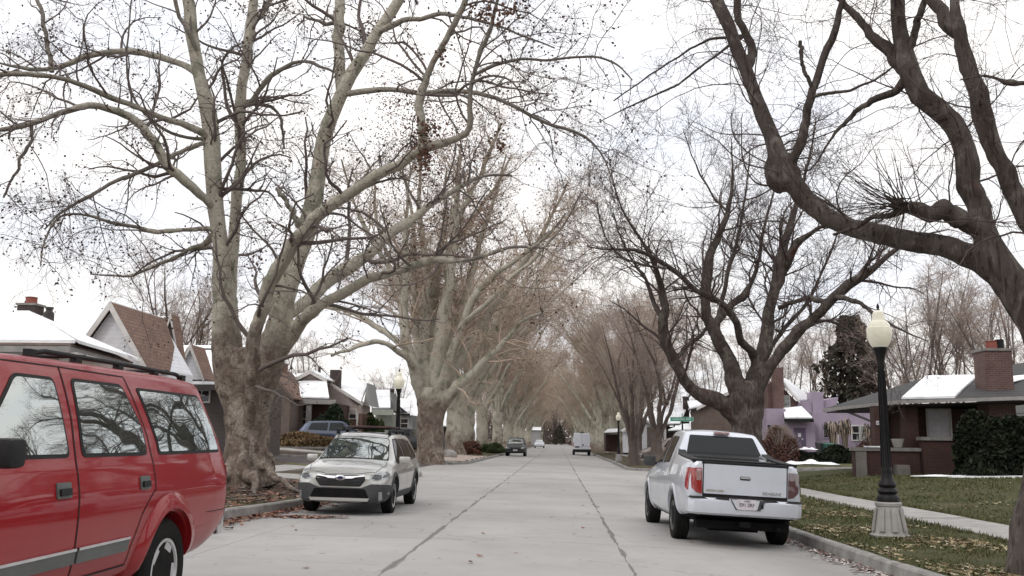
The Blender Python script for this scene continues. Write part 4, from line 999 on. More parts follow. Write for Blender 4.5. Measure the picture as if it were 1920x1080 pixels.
class Car:
    def __init__(s, name, label, L, stations, wheels, R, paint, cut=None, wheel_w=0.24, group=None, cat_='car'):
        s.root = empty(name, (0, 0, 0), 0, label, cat_, group); s.L = L; s.R = R; s.wheels = wheels; s.ww = wheel_w
        st = chaikin(np.array(stations, float), 2)
        H = [half_section(q) for q in st]; n = len(H[0])
        V = []; F = []
        for q, h in zip(st, H):
            full = [(x, q[0], z) for x, z in h]+[(-x, q[0], z) for x, z in h[-2:0:-1]]
            V += full
        m = 2*n-2
        for i in range(len(st)-1):
            for j in range(m): F.append((i*m+j, i*m+(j+1) % m, (i+1)*m+(j+1) % m, (i+1)*m+j))
        F.append(tuple(range(m))); F.append(tuple(range((len(st)-1)*m+m-1, (len(st)-1)*m-1, -1)))
        me = bpy.data.meshes.new('body'); me.from_pydata(V, [], F)
        bm = bmesh.new(); bm.from_mesh(me); bmesh.ops.recalc_face_normals(bm, faces=bm.faces)
        s.bvh = BVHTree.FromBMesh(bm); bm.to_mesh(me); bm.free()
        s.wm = max(q[4] for q in stations)
        ob = link('body', me)
        cutters = []
        mb = MB()
        for (wy, wz, wx) in wheels:
            for sg in (-1, 1):
                mb2 = MB(); x0 = sg*(wx-0.30); x1 = sg*(s.wm+0.3)
                mb2.lathe([(R+0.055, x0), (R+0.055, x1)], (0, wy, wz), 'x', 40)
                cutters.append(link('cut', mb2.mesh('cut', [])))
        if cut:
            mb2 = MB(); mb2.box(*cut); cutters.append(link('cut', mb2.mesh('cut', [])))
        for c in cutters:
            mod = ob.modifiers.new('b', 'BOOLEAN'); mod.operation = 'DIFFERENCE'; mod.object = c; mod.solver = 'EXACT'
        dg = bpy.context.evaluated_depsgraph_get(); dg.update()
        me2 = bpy.data.meshes.new_from_object(ob.evaluated_get(dg))
        bpy.data.objects.remove(ob)
        for c in cutters: bpy.data.objects.remove(c)
        me2.materials.clear(); me2.name = 'body'
        for mm in (paint, M['well']): me2.materials.append(mm)
        mi = []
        zb = min(q[1] for q in stations)
        for p in me2.polygons:
            c = p.center; k = 0
            for (wy, wz, wx) in wheels:
                if math.hypot(c.y-wy, c.z-wz) < R+0.053 and (abs(c.x) < s.wm*0.99): k = 1
            if p.normal.z < -0.8 and c.z < 0.5: k = 1
            if cut and cut[0]-.01 < c.x < cut[1]+.01 and cut[2]-.01 < c.y < cut[3]+.01 and c.z > cut[4]-.01 and c.z < cut[5]: k = 1 if abs(p.normal.z) > 0.9 and c.z < cut[4]+0.05 or abs(abs(c.x)-cut[1]) < .01 or abs(c.y-cut[3]) < .01 or abs(c.y-cut[2]) < .01 else 0
            mi.append(k)
        me2.polygons.foreach_set('material_index', mi)
        me2.polygons.foreach_set('use_smooth', [True]*len(mi)); me2.set_sharp_from_angle(angle=0.6)
        s.body = link('body', me2, s.root)

    def ray(s, axis, u, v):
        if axis == 'R': o, d = Vector((4, u, v)), Vector((-1, 0, 0))      # right side (+x); u = y, v = z
        elif axis == 'L': o, d = Vector((-4, u, v)), Vector((1, 0, 0))
        elif axis == 'B': o, d = Vector((u, -4, v)), Vector((0, 1, 0))    # back; u = x
        elif axis == 'F': o, d = Vector((u, s.L+4, v)), Vector((0, -1, 0))
        else: o, d = Vector((u, v, 5)), Vector((0, 0, -1))                # top
        h, nn, i, dist = s.bvh.ray_cast(o, d)
        if h is None:
            h, nn, i, dist = s.bvh.find_nearest(o+d*4)
        if nn.dot(d) > 0: nn = -nn
        return h, nn, d

    def panel(s, name, axis, poly, mat, off=0.005, parent=None, rnd=0.0, grid=0.07, depth=0.012, label=None):
        if rnd: poly = rounded(poly, rnd)
        P = []
        n = len(poly)
        for i in range(n):
            a, b = Vector(poly[i]), Vector(poly[(i+1) % n]); k = max(1, int((b-a).length/grid))
            P += [a+(b-a)*j/k for j in range(k)]
        nb = len(P)
        x0, x1 = min(p.x for p in P), max(p.x for p in P); y0, y1 = min(p.y for p in P), max(p.y for p in P)
        bd = P[:]
        def inside(q):
            c = False
            for i in range(nb):
                a, b = bd[i], bd[i-1]
                if (a.y > q.y) != (b.y > q.y) and q.x < (b.x-a.x)*(q.y-a.y)/(b.y-a.y)+a.x: c = not c
            return c and min((q-a).length for a in bd) > grid*0.4
        x = x0+grid/2
        while x < x1:
            y = y0+grid/2
            while y < y1:
                q = Vector((x, y))
                if inside(q): P.append(q)
                y += grid
            x += grid
        vs, es, fs, _, _, _ = delaunay_2d_cdt(P, [(i, (i+1) % nb) for i in range(nb)], [], 1, 1e-5)
        H = [s.ray(axis, q.x, q.y) for q in vs]
        V = [h+nn*off for h, nn, d in H]
        bm = bmesh.new(); bv = [bm.verts.new(p) for p in V]
        for f in fs:
            try: bm.faces.new([bv[i] for i in f])
            except ValueError: pass
        be = [e for e in bm.edges if len(e.link_faces) == 1]
        idx = {v: i for i, v in enumerate(bv)}
        low = {}
        for e in be:
            for v in e.verts:
                if v not in low: h, nn, d = H[idx[v]]; low[v] = bm.verts.new(h-nn*depth)
        for e in be:
            a, b = e.verts
            try: bm.faces.new((a, b, low[b], low[a]))
            except ValueError: pass
        bmesh.ops.recalc_face_normals(bm, faces=bm.faces)
        me = bpy.data.meshes.new(name); bm.to_mesh(me); bm.free()
        # face outward check
        finish(me, mat, 0.5)
        o = link(name, me, parent or s.root)
        if label: o['label'] = label
        return o

    def seam(s, name, axis, pts, w=0.010, mat=None, off=0.003, parent=None, step=0.06):
        P = []
        for a, b in zip(pts, pts[1:]):
            a, b = Vector(a), Vector(b); k = max(1, int((b-a).length/step)); P += [a+(b-a)*j/k for j in range(k)]
        P.append(Vector(pts[-1]))
        V = []
        for i, p in enumerate(P):
            t = (P[min(i+1, len(P)-1)]-P[max(i-1, 0)]).normalized(); nn2 = Vector((-t.y, t.x))*w/2
            for sg in (-1, 1):
                h, nn, d = s.ray(axis, p.x+nn2.x*sg, p.y+nn2.y*sg); V.append(h+nn*off)
        F = [(2*i, 2*i+1, 2*i+3, 2*i+2) for i in range(len(P)-1)]
        return (V, F) if parent == 'raw' else link(name, raw_mesh(name, V, F, mat or M['seam']), parent or s.root)

    def seams(s, items, mat=None, w=0.010):
        V = []; F = []
        for it in items:
            v, f = s.seam('', it[0], it[1], it[2] if len(it) > 2 else w, parent='raw'); b = len(V); V += v; F += [tuple(i+b for i in q) for q in f]
        return link('body_seam', raw_mesh('body_seam', V, F, mat or M['seam']), s.root)

    def arch(s, name, side, wy, wz, r0, r1, off, mat, a0=-10, a1=190, n=28, parent=None):
        V = []; sg = 1 if side == 'R' else -1
        for i in range(n+1):
            a = radians(a0+(a1-a0)*i/n)
            for r, o in ((r0, -0.06), (r0, off), (r0*.5+r1*.5, off), (r1, 0.002)):
                y, z = wy+cos(a)*r, wz+sin(a)*r
                h, nn, d = s.ray(side, wy+cos(a)*r1, wz+sin(a)*r1)
                h2, n2, d2 = s.ray(side, y, z)
                x = sg*max(abs(h.x), abs(h2.x) if r > r0 else 0)+sg*o
                V.append((x, y, z))
        F = [(i*4+j, i*4+j+1, (i+1)*4+j+1, (i+1)*4+j) for i in range(n) for j in range(3)]
        me = raw_mesh(name, V, F, mat); me.polygons.foreach_set('use_smooth', [True]*len(F)); me.set_sharp_from_angle(angle=0.7)
        return link(name, me, parent or s.root)

    def add_wheels(s, rimmat, spokes=5, rr=0.62, style='fat'):
        R, w = s.R, s.ww
        mb = MB()
        mb.lathe([(rr*R-0.004, -w*.42), (rr*R, -w*.46), (rr*R+.02, -w*.5), (R*.86, -w*.5), (R*.95, -w*.47), (R, -w*.38), (R, -w*.12), (R-.006, -w*.1), (R, -w*.08), (R, w*.08), (R-.006, w*.1), (R, w*.12), (R, w*.38), (R*.95, w*.47), (R*.86, w*.5), (rr*R+.02, w*.5), (rr*R, w*.46), (rr*R-.004, w*.42)], (0, 0, 0), 'x', 40)
        tm = mb.mesh('tyre', M['tyre'], 0.6)
        r = MB(); Rr = rr*R
        r.lathe([(Rr, w*.40), (Rr, w*.47), (Rr-.018, w*.47), (Rr-.03, w*.36), (Rr-.04, w*.1), (0.01, w*.08)], (0, 0, 0), 'x', 36, m=1)
        r.lathe([(Rr+.002, w*.38), (Rr+.002, w*.475), (Rr-.02, w*.475), (Rr-.03, w*.38)], (0, 0, 0), 'x', 36, m=0)
        hub = Rr*.26
        r.lathe([(hub, w*.1), (hub, w*.36), (hub*.7, w*.40), (0.005, w*.40)], (0, 0, 0), 'x', 20, m=0)
        for k in range(spokes):
            a = 2*pi*k/spokes+0.2; ca, sa = cos(a), sin(a)
            wi, wo = (hub*1.0, hub*.95) if style == 'fat' else (hub*.35, hub*.3)
            q = []
            for rad, hw, x0, x1 in ((hub*.6, wi, w*.26, w*.38), (Rr-.02, wo, w*.30, w*.44)):
                for dx in (x0, x1):
                    for sg in (-1, 1):
                        q.append((dx, ca*rad-sa*hw*sg, sa*rad+ca*hw*sg))
            r.add(q, [(0, 1, 3, 2), (4, 6, 7, 5), (0, 4, 5, 1), (2, 3, 7, 6), (0, 2, 6, 4), (1, 5, 7, 3)], 0)
        rm_ = r.mesh('rim', [rimmat, M['alloy_dark']], 0.6)
        for (wy, wz, wx) in s.wheels:
            for sg in (-1, 1):
                t = link('wheel', tm, s.root); t.location = (sg*(wx-w*.5+0.0), wy, wz); t.rotation_euler = (random.uniform(0, 1), 0, 0)
                q = link('rim', rm_, t)
                if sg < 0: t.rotation_euler = (random.uniform(0, 1), 0, pi)

    def text(s, name, txt, axis, u, v, size, mat, off=0.008, parent=None, bold=0.0, ext=0.002):
        h, nn, d = s.ray(axis, u, v)
        o = text_mesh(name, txt, size, mat, parent or s.root, bold, ext)
        up = Vector((0, 0, 1)); zz = nn; xx = up.cross(zz).normalized(); yy = zz.cross(xx)
        o.matrix_local = Matrix.Translation(h+nn*off) @ Matrix((xx, yy, zz)).transposed().to_4x4()
        return o

    def mirror(s, side, y, z, mat, sz=(0.10, 0.09, 0.16), reach=0.16):
        h, nn, d = s.ray(side, y, z); sg = 1 if side == 'R' else -1
        mb = MB(); a, b, c = sz
        x = h.x+sg*reach
        mb.box(x-a, x+a, y-b*.6, y+b*.6, z-c/2+.03, z+c/2+.03)
        o = mb.obj('side_mirror', mat, s.root, 0.8, bevel=0.035)
        m2 = MB(); m2.tube([(h.x-sg*.02, y, z-.02), (x, y, z+.0)], 0.028, 8); m2.obj('mirror_arm', M['plastic'], o)
        return o

    def put(s, x, y, z, heading, roll=0.0, pitch=0.0, origin_y=0.0, scale=1.0):
        """heading 0: front points up the street (+Y)"""
        R_ = Matrix.Rotation(heading, 4, 'Z') @ Matrix.Rotation(pitch, 4, 'X') @ Matrix.Rotation(roll, 4, 'Y')
        s.root.matrix_world = Matrix.Translation((x, y, z)) @ R_ @ Matrix.Diagonal((scale, scale, scale, 1) if isinstance(scale, (int, float)) else (*scale, 1))

def raw_mesh(name, V, F, mat):
    me = bpy.data.meshes.new(name); me.from_pydata([tuple(v) for v in V], [], F)
    bm = bmesh.new(); bm.from_mesh(me); bmesh.ops.recalc_face_normals(bm, faces=bm.faces); bm.to_mesh(me); bm.free()
    finish(me, mat); return me

def rounded(poly, r, n=4):
    out = []; k = len(poly)
    for i in range(k):
        p = Vector(poly[i]); a = Vector(poly[i-1])-p; b = Vector(poly[(i+1) % k])-p
        ra = min(r, a.length*.45); rb = min(r, b.length*.45); pa = p+a.normalized()*ra; pb = p+b.normalized()*rb
        for j in range(n+1):
            t = j/n; out.append(tuple(pa*(1-t)**2+p*2*t*(1-t)+pb*t*t))
    return out

def text_mesh(name, txt, size, mat, parent, bold=0.0, ext=0.002):
    cu = bpy.data.curves.new(name, 'FONT'); cu.body = txt; cu.size = size; cu.align_x = 'CENTER'; cu.align_y = 'CENTER'; cu.extrude = ext; cu.offset = bold; cu.resolution_u = 3
    o = bpy.data.objects.new(name, cu); C.objects.link(o)
    dg = bpy.context.evaluated_depsgraph_get(); dg.update()
    me = bpy.data.meshes.new_from_object(o.evaluated_get(dg)); bpy.data.objects.remove(o)
    me.materials.clear(); me.materials.append(mat)
    return link(name, me, parent)

def inset(poly, d):
    c = Vector((sum(p[0] for p in poly)/len(poly), sum(p[1] for p in poly)/len(poly)))
    n = len(poly); out = []
    area = sum(poly[i][0]*poly[(i+1) % n][1]-poly[(i+1) % n][0]*poly[i][1] for i in range(n)); sg = 1 if area > 0 else -1
    for i in range(n):
        p0, p1, p2 = Vector(poly[i-1]), Vector(poly[i]), Vector(poly[(i+1) % n])
        e1 = (p1-p0).normalized(); e2 = (p2-p1).normalized(); n1 = Vector((-e1.y, e1.x))*sg; n2 = Vector((-e2.y, e2.x))*sg
        b = (n1+n2); b = b/max(b.length_squared/2, 0.3) if b.length > 1e-6 else n1
        out.append(tuple(p1+b*d*1.0))
    return out

def window(car, axis, poly, glass, parent=None, rnd=0.05, border=0.022, name='window', rub=None):
    fr = car.panel(name, axis, poly, rub or M['plastic'], 0.004, parent, rnd)
    car.panel('glass', axis, inset(poly, border), glass, 0.008, fr, rnd*0.8)
    return fr

# ================================================================= red SUV on the left
random.seed(2)
M['red'] = paint_mat('red_paint', (0.26, 0.001, 0.005), 0.0, 0.4, 0.75, dirt=(0.17, 0.09, 0.08), amount=0.3, spec=0.15)
rs = [ # y, zb, wb, zm, wm, zs, ws, zt, wt, crown
 (0.00, 0.52, .80, 0.86, .93, 1.17, .885, 1.20, .86, .0), (0.02, 0.50, .83, 0.86, .955, 1.18, .905, 1.22, .87, .0), (0.10, 0.46, .86, 0.86, .965, 1.18, .92, 1.40, .84, .01),
 (0.30, 0.42, .88, 0.86, .97, 1.18, .925, 1.77, .755, .015), (0.40, 0.40, .88, 0.86, .97, 1.18, .93, 1.80, .75, .02), (1.0, 0.36, .88, 0.86, .97, 1.18, .93, 1.81, .76, .035),
 (3.0, 0.33, .88, 0.86, .97, 1.17, .93, 1.80, .76, .035), (3.30, 0.33, .88, 0.86, .97, 1.16, .93, 1.77, .76, .03), (3.95, 0.33, .88, 0.85, .97, 1.14, .92, 1.19, .86, .02), (4.2, 0.33, .88, .85, .97, 1.10, .91, 1.15, .84, .03),
 (4.9, 0.36, .86, .85, .95, 1.03, .88, 1.08, .80, .03), (5.05, 0.42, .80, .78, .92, .98, .84, 1.0, .78, .01)]
TW = [(1.24, 0.375, 0.955), (4.22, 0.375, 0.955)]
tah = Car('red_suv', 'bright red four door SUV with roof rack parked at the left edge', 5.05, rs, TW, 0.375, M['red'], wheel_w=0.25, cat_='suv')
# its left (driver) side faces the street: local -x
S = 'L'
beltz = 1.215
window(tah, S, [(2.66, beltz), (3.62, beltz), (3.12, 1.69), (2.70, 1.69)], M['glass_side'], name='front_door_window')
window(tah, S, [(1.60, beltz), (2.52, beltz), (2.50, 1.70), (1.82, 1.70), (1.62, 1.40)], M['glass_side'], name='rear_door_window')
window(tah, S, [(0.16, beltz+.005), (1.42, beltz), (1.42, 1.30), (1.60, 1.69), (0.42, 1.69), (0.24, 1.45)], M['glass_side'], rnd=0.04, name='quarter_window')
for q in ([(2.66, beltz), (3.62, beltz), (3.12, 1.69), (2.70, 1.69)], [(1.60, beltz), (2.52, beltz), (2.50, 1.70), (1.82, 1.70), (1.62, 1.40)], [(0.16, beltz+.005), (1.42, beltz), (1.42, 1.30), (1.60, 1.69), (0.42, 1.69), (0.24, 1.45)]):
    window(tah, 'R', q, M['glass_side'])
window(tah, 'B', [(-.72, 1.25), (.72, 1.25), (.64, 1.70), (-.64, 1.70)], M['glass'], name='rear_window')
window(tah, 'T', [(-.76, 3.93), (.76, 3.93), (.68, 3.34), (-.68, 3.34)], M['glass_front'], name='windshield')
tah.seams([(S, [(2.60, .50), (2.60, 1.17), (2.585, 1.45), (2.60, 1.76)], .014), (S, [(3.84, .5), (3.84, 1.16)], .012),
           (S, [(1.52, .98), (1.53, 1.17), (1.56, 1.35), (1.74, 1.75)], .012), (S, [(1.74, 1.755), (2.6, 1.76), (3.2, 1.755)], .008),
           (S, [(1.86, .50), (2.60, .50), (3.84, .50)], .012), (S, [(0.05, .56), (0.055, 1.15), (0.20, 1.52), (.30, 1.74)], .014), (S, [(0.02, .74), (0.52, .745)], .006),
           (S, [(1.86, .50), (1.84, .62), (1.72, .82), (1.60, .93), (1.52, .98)], .01)])
for sd in ('L', 'R'):
    tah.arch('fender_flare', sd, 1.24, .40, .425, .54, .035, M['red'], -8, 188)
    tah.arch('fender_flare', sd, 4.22, .40, .425, .52, .03, M['red'], -8, 188)
tr = tah.panel('side_moulding', S, [(1.92, .60), (2.585, .60), (2.585, .685), (1.90, .685)], M['moulding'], .018, rnd=.008)
tah.panel('bright_strip', S, [(1.91, .675), (2.585, .675), (2.585, .690), (1.91, .690)], M['chrome'], .024, tr)
tr = tah.panel('side_moulding', S, [(2.615, .60), (3.80, .60), (3.80, .685), (2.615, .685)], M['moulding'], .018, rnd=.008)
tah.panel('bright_strip', S, [(2.615, .675), (3.80, .675), (3.80, .690), (2.615, .690)], M['chrome'], .024, tr)
for y0, y1 in ((2.70, 2.86), (1.625, 1.775)):
    h_ = tah.panel('door_handle', S, [(y0, .985), (y1, .985), (y1, 1.075), (y0, 1.075)], M['moulding'], .010, rnd=.012)
    tah.panel('handle_lever', S, [(y0+.02, 1.0), (y1-.02, 1.0), (y1-.02, 1.04), (y0+.02, 1.04)], M['plastic'], .024, h_, rnd=.01)
tah.panel('taillight', 'B', [(-.93, .78), (-.80, .78), (-.80, 1.12), (-.93, 1.12)], M['lamp_red'], .012, rnd=.02)
tah.panel('taillight', 'B', [(.93, .78), (.80, .78), (.80, 1.12), (.93, 1.12)], M['lamp_red'], .012, rnd=.02)
b = MB(); b.box(-.91, .91, -.075, .06, .52, .70); bo = b.obj('rear_bumper', M['chrome'], tah.root, .6, bevel=.03)
b = MB(); b.box(-.80, .80, -.09, .0, .66, .715); b.obj('bumper_pad', M['plastic'], bo, .6, bevel=.01)
b = MB()
for sg in (-1, 1):
    b.tube([(sg*.66, .45, 1.83), (sg*.665, .6, 1.855), (sg*.67, 1.5, 1.86), (sg*.67, 2.6, 1.855), (sg*.66, 2.75, 1.83)], .016, 8)
    for y in (.46, 1.0, 1.6, 2.2, 2.74): b.box(sg*.66-.022, sg*.66+.022, y-.04, y+.04, 1.80, 1.855)
for y in (.75, 2.1): b.tube([(-.67, y, 1.868), (.67, y, 1.868)], .013, 8)
b.obj('roof_rack', M['plastic'], tah.root, .6)
tah.mirror('L', 3.56, 1.225, M['plastic'], (.09, .12, .15), .14); tah.mirror('R', 3.52, 1.215, M['plastic'], (.11, .12, .20), .17)
tah.add_wheels(M['alloy_bright'], 5, .62)
tah.put(-3.95, 8.46, 0.06, pi, roll=0.0, scale=1.035)

# ================================================================= silver wagon facing the viewer
M['silver'] = paint_mat('silver_paint', (0.46, 0.455, 0.435), 0.55, 0.32, 1.0, dirt=(0.28, 0.26, 0.23), amount=0.3)
os_ = [(0.00, .48, .68, .80, .80, 1.00, .74, 1.06, .66, .0), (0.06, .40, .76, .80, .87, 1.02, .80, 1.10, .70, .0), (0.50, .30, .84, .78, .915, 1.02, .86, 1.50, .62, .02), (0.62, .28, .84, .76, .92, 1.02, .87, 1.56, .61, .03),
 (1.2, .24, .84, .72, .925, 1.00, .88, 1.60, .62, .04), (2.5, .24, .84, .70, .925, .98, .88, 1.60, .62, .045), (2.95, .24, .84, .70, .925, .97, .88, 1.56, .60, .045),
 (3.72, .24, .84, .70, .925, .965, .875, 1.04, .73, .03), (3.90, .24, .84, .70, .925, .955, .87, 1.00, .72, .035), (4.40, .24, .83, .68, .92, .89, .85, .935, .66, .03),
 (4.66, .24, .80, .62, .88, .82, .80, .86, .60, .02), (4.79, .24, .72, .56, .80, .75, .70, .79, .54, .01), (4.86, .26, .60, .52, .68, .70, .58, .72, .48, .0)]
OW = [(1.06, .352, .91), (3.86, .352, .91)]
ob = Car('silver_wagon', 'silver grey wagon with dark grey lower bumper parked facing the viewer at the left kerb', 4.86, os_, OW, .352, M['silver'], wheel_w=.225)
window(ob, 'T', [(-.74, 3.74), (.74, 3.74), (.60, 3.00), (-.60, 3.00)], M['glass_front'], rnd=.06, name='windshield', border=.03)
for sd in ('L', 'R'):
    window(ob, sd, [(2.38, 1.02), (3.42, 1.02), (2.86, 1.50), (2.44, 1.51)], M['glass'], rnd=.04)
    window(ob, sd, [(1.28, 1.04), (2.30, 1.02), (2.34, 1.51), (1.40, 1.50)], M['glass'], rnd=.04)
    window(ob, sd, [(.62, 1.09), (1.20, 1.04), (1.28, 1.49), (.86, 1.45)], M['glass'], rnd=.04)
    ob.arch('arch_cladding', sd, 1.06, .37, .39, .47, .022, M['cladding'], -20, 200)
    ob.arch('arch_cladding', sd, 3.86, .37, .39, .47, .022, M['cladding'], -20, 175)
    ob.panel('sill_cladding', sd, [(1.48, .28), (3.44, .28), (3.44, .42), (1.48, .42)], M['cladding'], .016, rnd=.02)
    for y in (1.62, 2.62): ob.panel('door_handle', sd, [(y, .86), (y+.20, .86), (y+.20, .895), (y, .895)], M['silver'], .03, rnd=.01, depth=.0)
ob.seams([(sd, q, .009) for sd in ('L', 'R') for q in ([(2.36, .42), (2.36, 1.0), (2.40, 1.52)], [(3.40, .55), (3.42, .96)], [(1.30, .60), (1.26, 1.0), (1.34, 1.52)])]
         +[('T', [(-.72, 3.78), (-.76, 4.2), (-.66, 4.68), (-.3, 4.78), (.3, 4.78), (.66, 4.68), (.76, 4.2), (.72, 3.78)], .010)])
# front end, seen from in front: u = x, v = z
cl = ob.panel('bumper_cladding', 'F', [(-.90, .27), (.90, .27), (.91, .60), (.62, .62), (.42, .54), (-.42, .54), (-.62, .62), (-.91, .60)], M['cladding'], .022, rnd=.03)
ob.panel('lower_intake', 'F', [(-.58, .345), (.58, .345), (.50, .52), (-.50, .52)], M['well'], .034, cl, rnd=.03)
ob.panel('skid_trim', 'F', [(-.56, .285), (.56, .285), (.60, .345), (-.60, .345)], M['silver'], .044, cl, rnd=.01)
for sg in (-1, 1):
    f_ = ob.panel('fog_lamp', 'F', [(sg*.74, .32), (sg*.80, .32), (sg*.80, .47), (sg*.75, .47)], M['lamp_clear'], .030, cl, rnd=.01)
g = ob.panel('grille', 'F', [(-.40, .565), (.40, .565), (.50, .70), (.46, .775), (-.46, .775), (-.50, .70)], M['plastic'], .014, rnd=.03)
gf = MB()
for z, hw in ((.60, .40), (.628, .42), (.656, .44), (.684, .455)):
    V_, F_ = ob.seam('', 'F', [(-hw, z), (-hw*.5, z), (0, z), (hw*.5, z), (hw, z)], .007, parent='raw', off=.024); gf.add(V_, F_)
gf.obj('grille_slats', M['cladding'], g)
V_, F_ = ob.seam('', 'F', [(-.47, .755), (-.30, .735), (0, .725), (.30, .735), (.47, .755)], .028, parent='raw', off=.030)
gf = MB(); gf.add(V_, F_); gf.obj('chrome_wing', M['chrome'], g)
h, nn, d = ob.ray('F', 0, .728)
em = MB(); em.lathe([(.105, 0), (.105, .012), (.082, .022), (.0, .018)], (0, 0, 0), 'y', 28); e_ = em.obj('emblem', M['chrome'], ob.root, .6); e_.location = h+Vector((0, .022, 0)); e_.scale = (1, 1, .5)
em = MB(); em.lathe([(.074, .016), (.074, .021), (.0, .021)], (0, 0, 0), 'y', 28)
e2 = em.obj('emblem_field', pmat('emblem_blue', (.01, .02, .08), rough=.3, bmp=0), e_)
em = MB()
for (x, z, r) in ((-.042, .02, .018), (.0, .028, .009), (.03, .018, .009), (-.005, -.02, .009), (.04, -.02, .009), (.052, .0, .008)): em.lathe([(r, .020), (r*.5, .024)], (x, 0, z*2), 'y', 5)
em.obj('emblem_stars', M['chrome'], e2)
for sg in (-1, 1):
    pl = [(sg*.56, .715), (sg*.72, .675), (sg*.895, .72), (sg*.90, .80), (sg*.83, .855), (sg*.70, .825), (sg*.58, .775)]
    hl = ob.panel('headlight', 'F', pl, M['lamp_clear'], .010, rnd=.02, grid=.04)
    ob.panel('lamp_lens', 'F', [(sg*.60, .725), (sg*.73, .69), (sg*.79, .71), (sg*.775, .785), (sg*.66, .79)], M['lamp_inner'], .017, hl, rnd=.01, grid=.04)
    ob.panel('lamp_lens', 'F', [(sg*.80, .735), (sg*.86, .74), (sg*.87, .79), (sg*.81, .785)], M['lamp_inner'], .017, hl, rnd=.01, grid=.04)
    ob.mirror('L' if sg < 0 else 'R', 3.22, 1.03, M['silver'], (.12, .10, .15), .15)
rk = MB()
for sg in (-1, 1):
    rk.tube([(sg*.56, .9, 1.63), (sg*.575, 1.1, 1.68), (sg*.575, 2.7, 1.68), (sg*.56, 2.92, 1.62)], .022, 8)
    for y in (1.0, 1.9, 2.8): rk.box(sg*.57-.025, sg*.57+.025, y-.08, y+.08, 1.58, 1.68)
for y in (1.35, 2.3): rk.box(-.60, .60, y-.035, y+.035, 1.70, 1.725)
rk.obj('roof_rack', M['plastic'], ob.root, .6)
kb = MB(); kb.box(-.50, .44, 1.25, 2.5, 1.73, 1.775); kb.obj('roof_board', pmat('rusty_rack_load', (.07, .03, .025), (.03, .02, .02), 4), ob.root, .6, bevel=.015)
ob.add_wheels(M['alloy'], 5, .68)
ob.put(-3.99, 21.85, .05+.017, pi, roll=-0.018, scale=.935)

# ================================================================= white pickup, rear view
M['white'] = paint_mat('white_silver_paint', (0.60, 0.63, 0.69), 0.25, 0.34, 1.0, dirt=(0.35, 0.33, 0.32), amount=0.3)
ps = [(0.00, .52, .72, .78, .84, 1.16, .80, 1.25, .76, .0), (0.025, .50, .78, .78, .89, 1.18, .85, 1.28, .80, .0), (0.12, .44, .84, .78, .945, 1.20, .89, 1.285, .84, .0), (0.5, .38, .88, .78, .975, 1.21, .92, 1.295, .86, .0),
 (1.45, .32, .88, .78, .98, 1.20, .925, 1.35, .86, .0), (1.58, .32, .88, .78, .98, 1.19, .925, 1.40, .82, .0), (1.62, .32, .88, .78, .98, 1.18, .925, 1.44, .80, .0), (1.86, .30, .88, .76, .98, 1.15, .925, 1.72, .66, .03), (2.0, .30, .88, .76, .98, 1.15, .925, 1.755, .655, .04),
 (2.6, .28, .88, .74, .98, 1.13, .925, 1.78, .66, .04), (3.2, .28, .88, .74, .98, 1.11, .92, 1.74, .65, .04), (4.05, .28, .88, .74, .98, 1.08, .91, 1.16, .78, .03), (4.3, .28, .88, .72, .98, 1.04, .90, 1.10, .76, .03),
 (4.95, .30, .86, .70, .95, .98, .86, 1.02, .72, .02), (5.15, .32, .80, .66, .88, .88, .78, .92, .66, .01), (5.24, .36, .70, .6, .76, .78, .68, .80, .6, .0)]
PWH = [(1.16, .37, .965), (4.26, .37, .965)]
pk = Car('white_pickup', 'white silver crew cab pickup seen from behind, parked at the right kerb', 5.24, ps, PWH, .37, M['white'], cut=(-.71, .71, .085, 1.50, .80, 2.2), wheel_w=.25, cat_='pickup truck')
window(pk, 'B', [(-.70, 1.30), (.70, 1.30), (.575, 1.70), (-.575, 1.70)], M['glass'], rnd=.03, name='rear_window', border=.012)
window(pk, 'T', [(-.78, 4.05), (.78, 4.05), (.64, 3.28), (-.64, 3.28)], M['glass_front'], name='windshield')
for sd in ('L', 'R'):
    window(pk, sd, [(2.86, 1.19), (3.90, 1.16), (3.28, 1.66), (2.90, 1.68)], M['glass'], rnd=.04)
    window(pk, sd, [(2.02, 1.21), (2.74, 1.19), (2.80, 1.68), (2.12, 1.66)], M['glass'], rnd=.04)
    pk.arch('wheel_flare', sd, 1.16, .40, .42, .50, .022, M['white'], -10, 190)
    pk.arch('wheel_flare', sd, 4.26, .40, .42, .50, .022, M['white'], -10, 190)
    for y in (2.25, 3.0): pk.panel('door_handle', sd, [(y, 1.0), (y+.2, 1.0), (y+.2, 1.035), (y, 1.035)], M['white'], .03, rnd=.01, depth=0)
    sg = 1 if sd == 'R' else -1
    # black cap along the bed rail
    b = MB(); V = []
    pth = [(.03, 1.292), (.5, 1.305), (1.0, 1.335), (1.45, 1.365), (1.66, 1.44)]
    for (y, z) in pth:
        w_ = .845 if y < 1.5 else .80
        V += [(sg*(w_), y, z-.03), (sg*(w_), y, z+.015), (sg*.68, y, z+.015), (sg*.68, y, z-.06)]
    F = [(i*4+j, i*4+(j+1) % 4, (i+1)*4+(j+1) % 4, (i+1)*4+j) for i in range(len(pth)-1) for j in range(4)]+[(0, 1, 2, 3), (19, 18, 17, 16)]
    b.add(V, F); b.obj('bed_rail_cap', M['plastic'], pk.root, .6)
pk.seams([(sd, q, .009) for sd in ('L', 'R') for q in ([(2.80, .42), (2.80, 1.12), (2.84, 1.68)], [(3.92, .5), (3.94, 1.08)], [(2.0, 1.15), (1.96, .8), (1.86, .68)], [(1.62, 1.20), (1.60, .92)])])
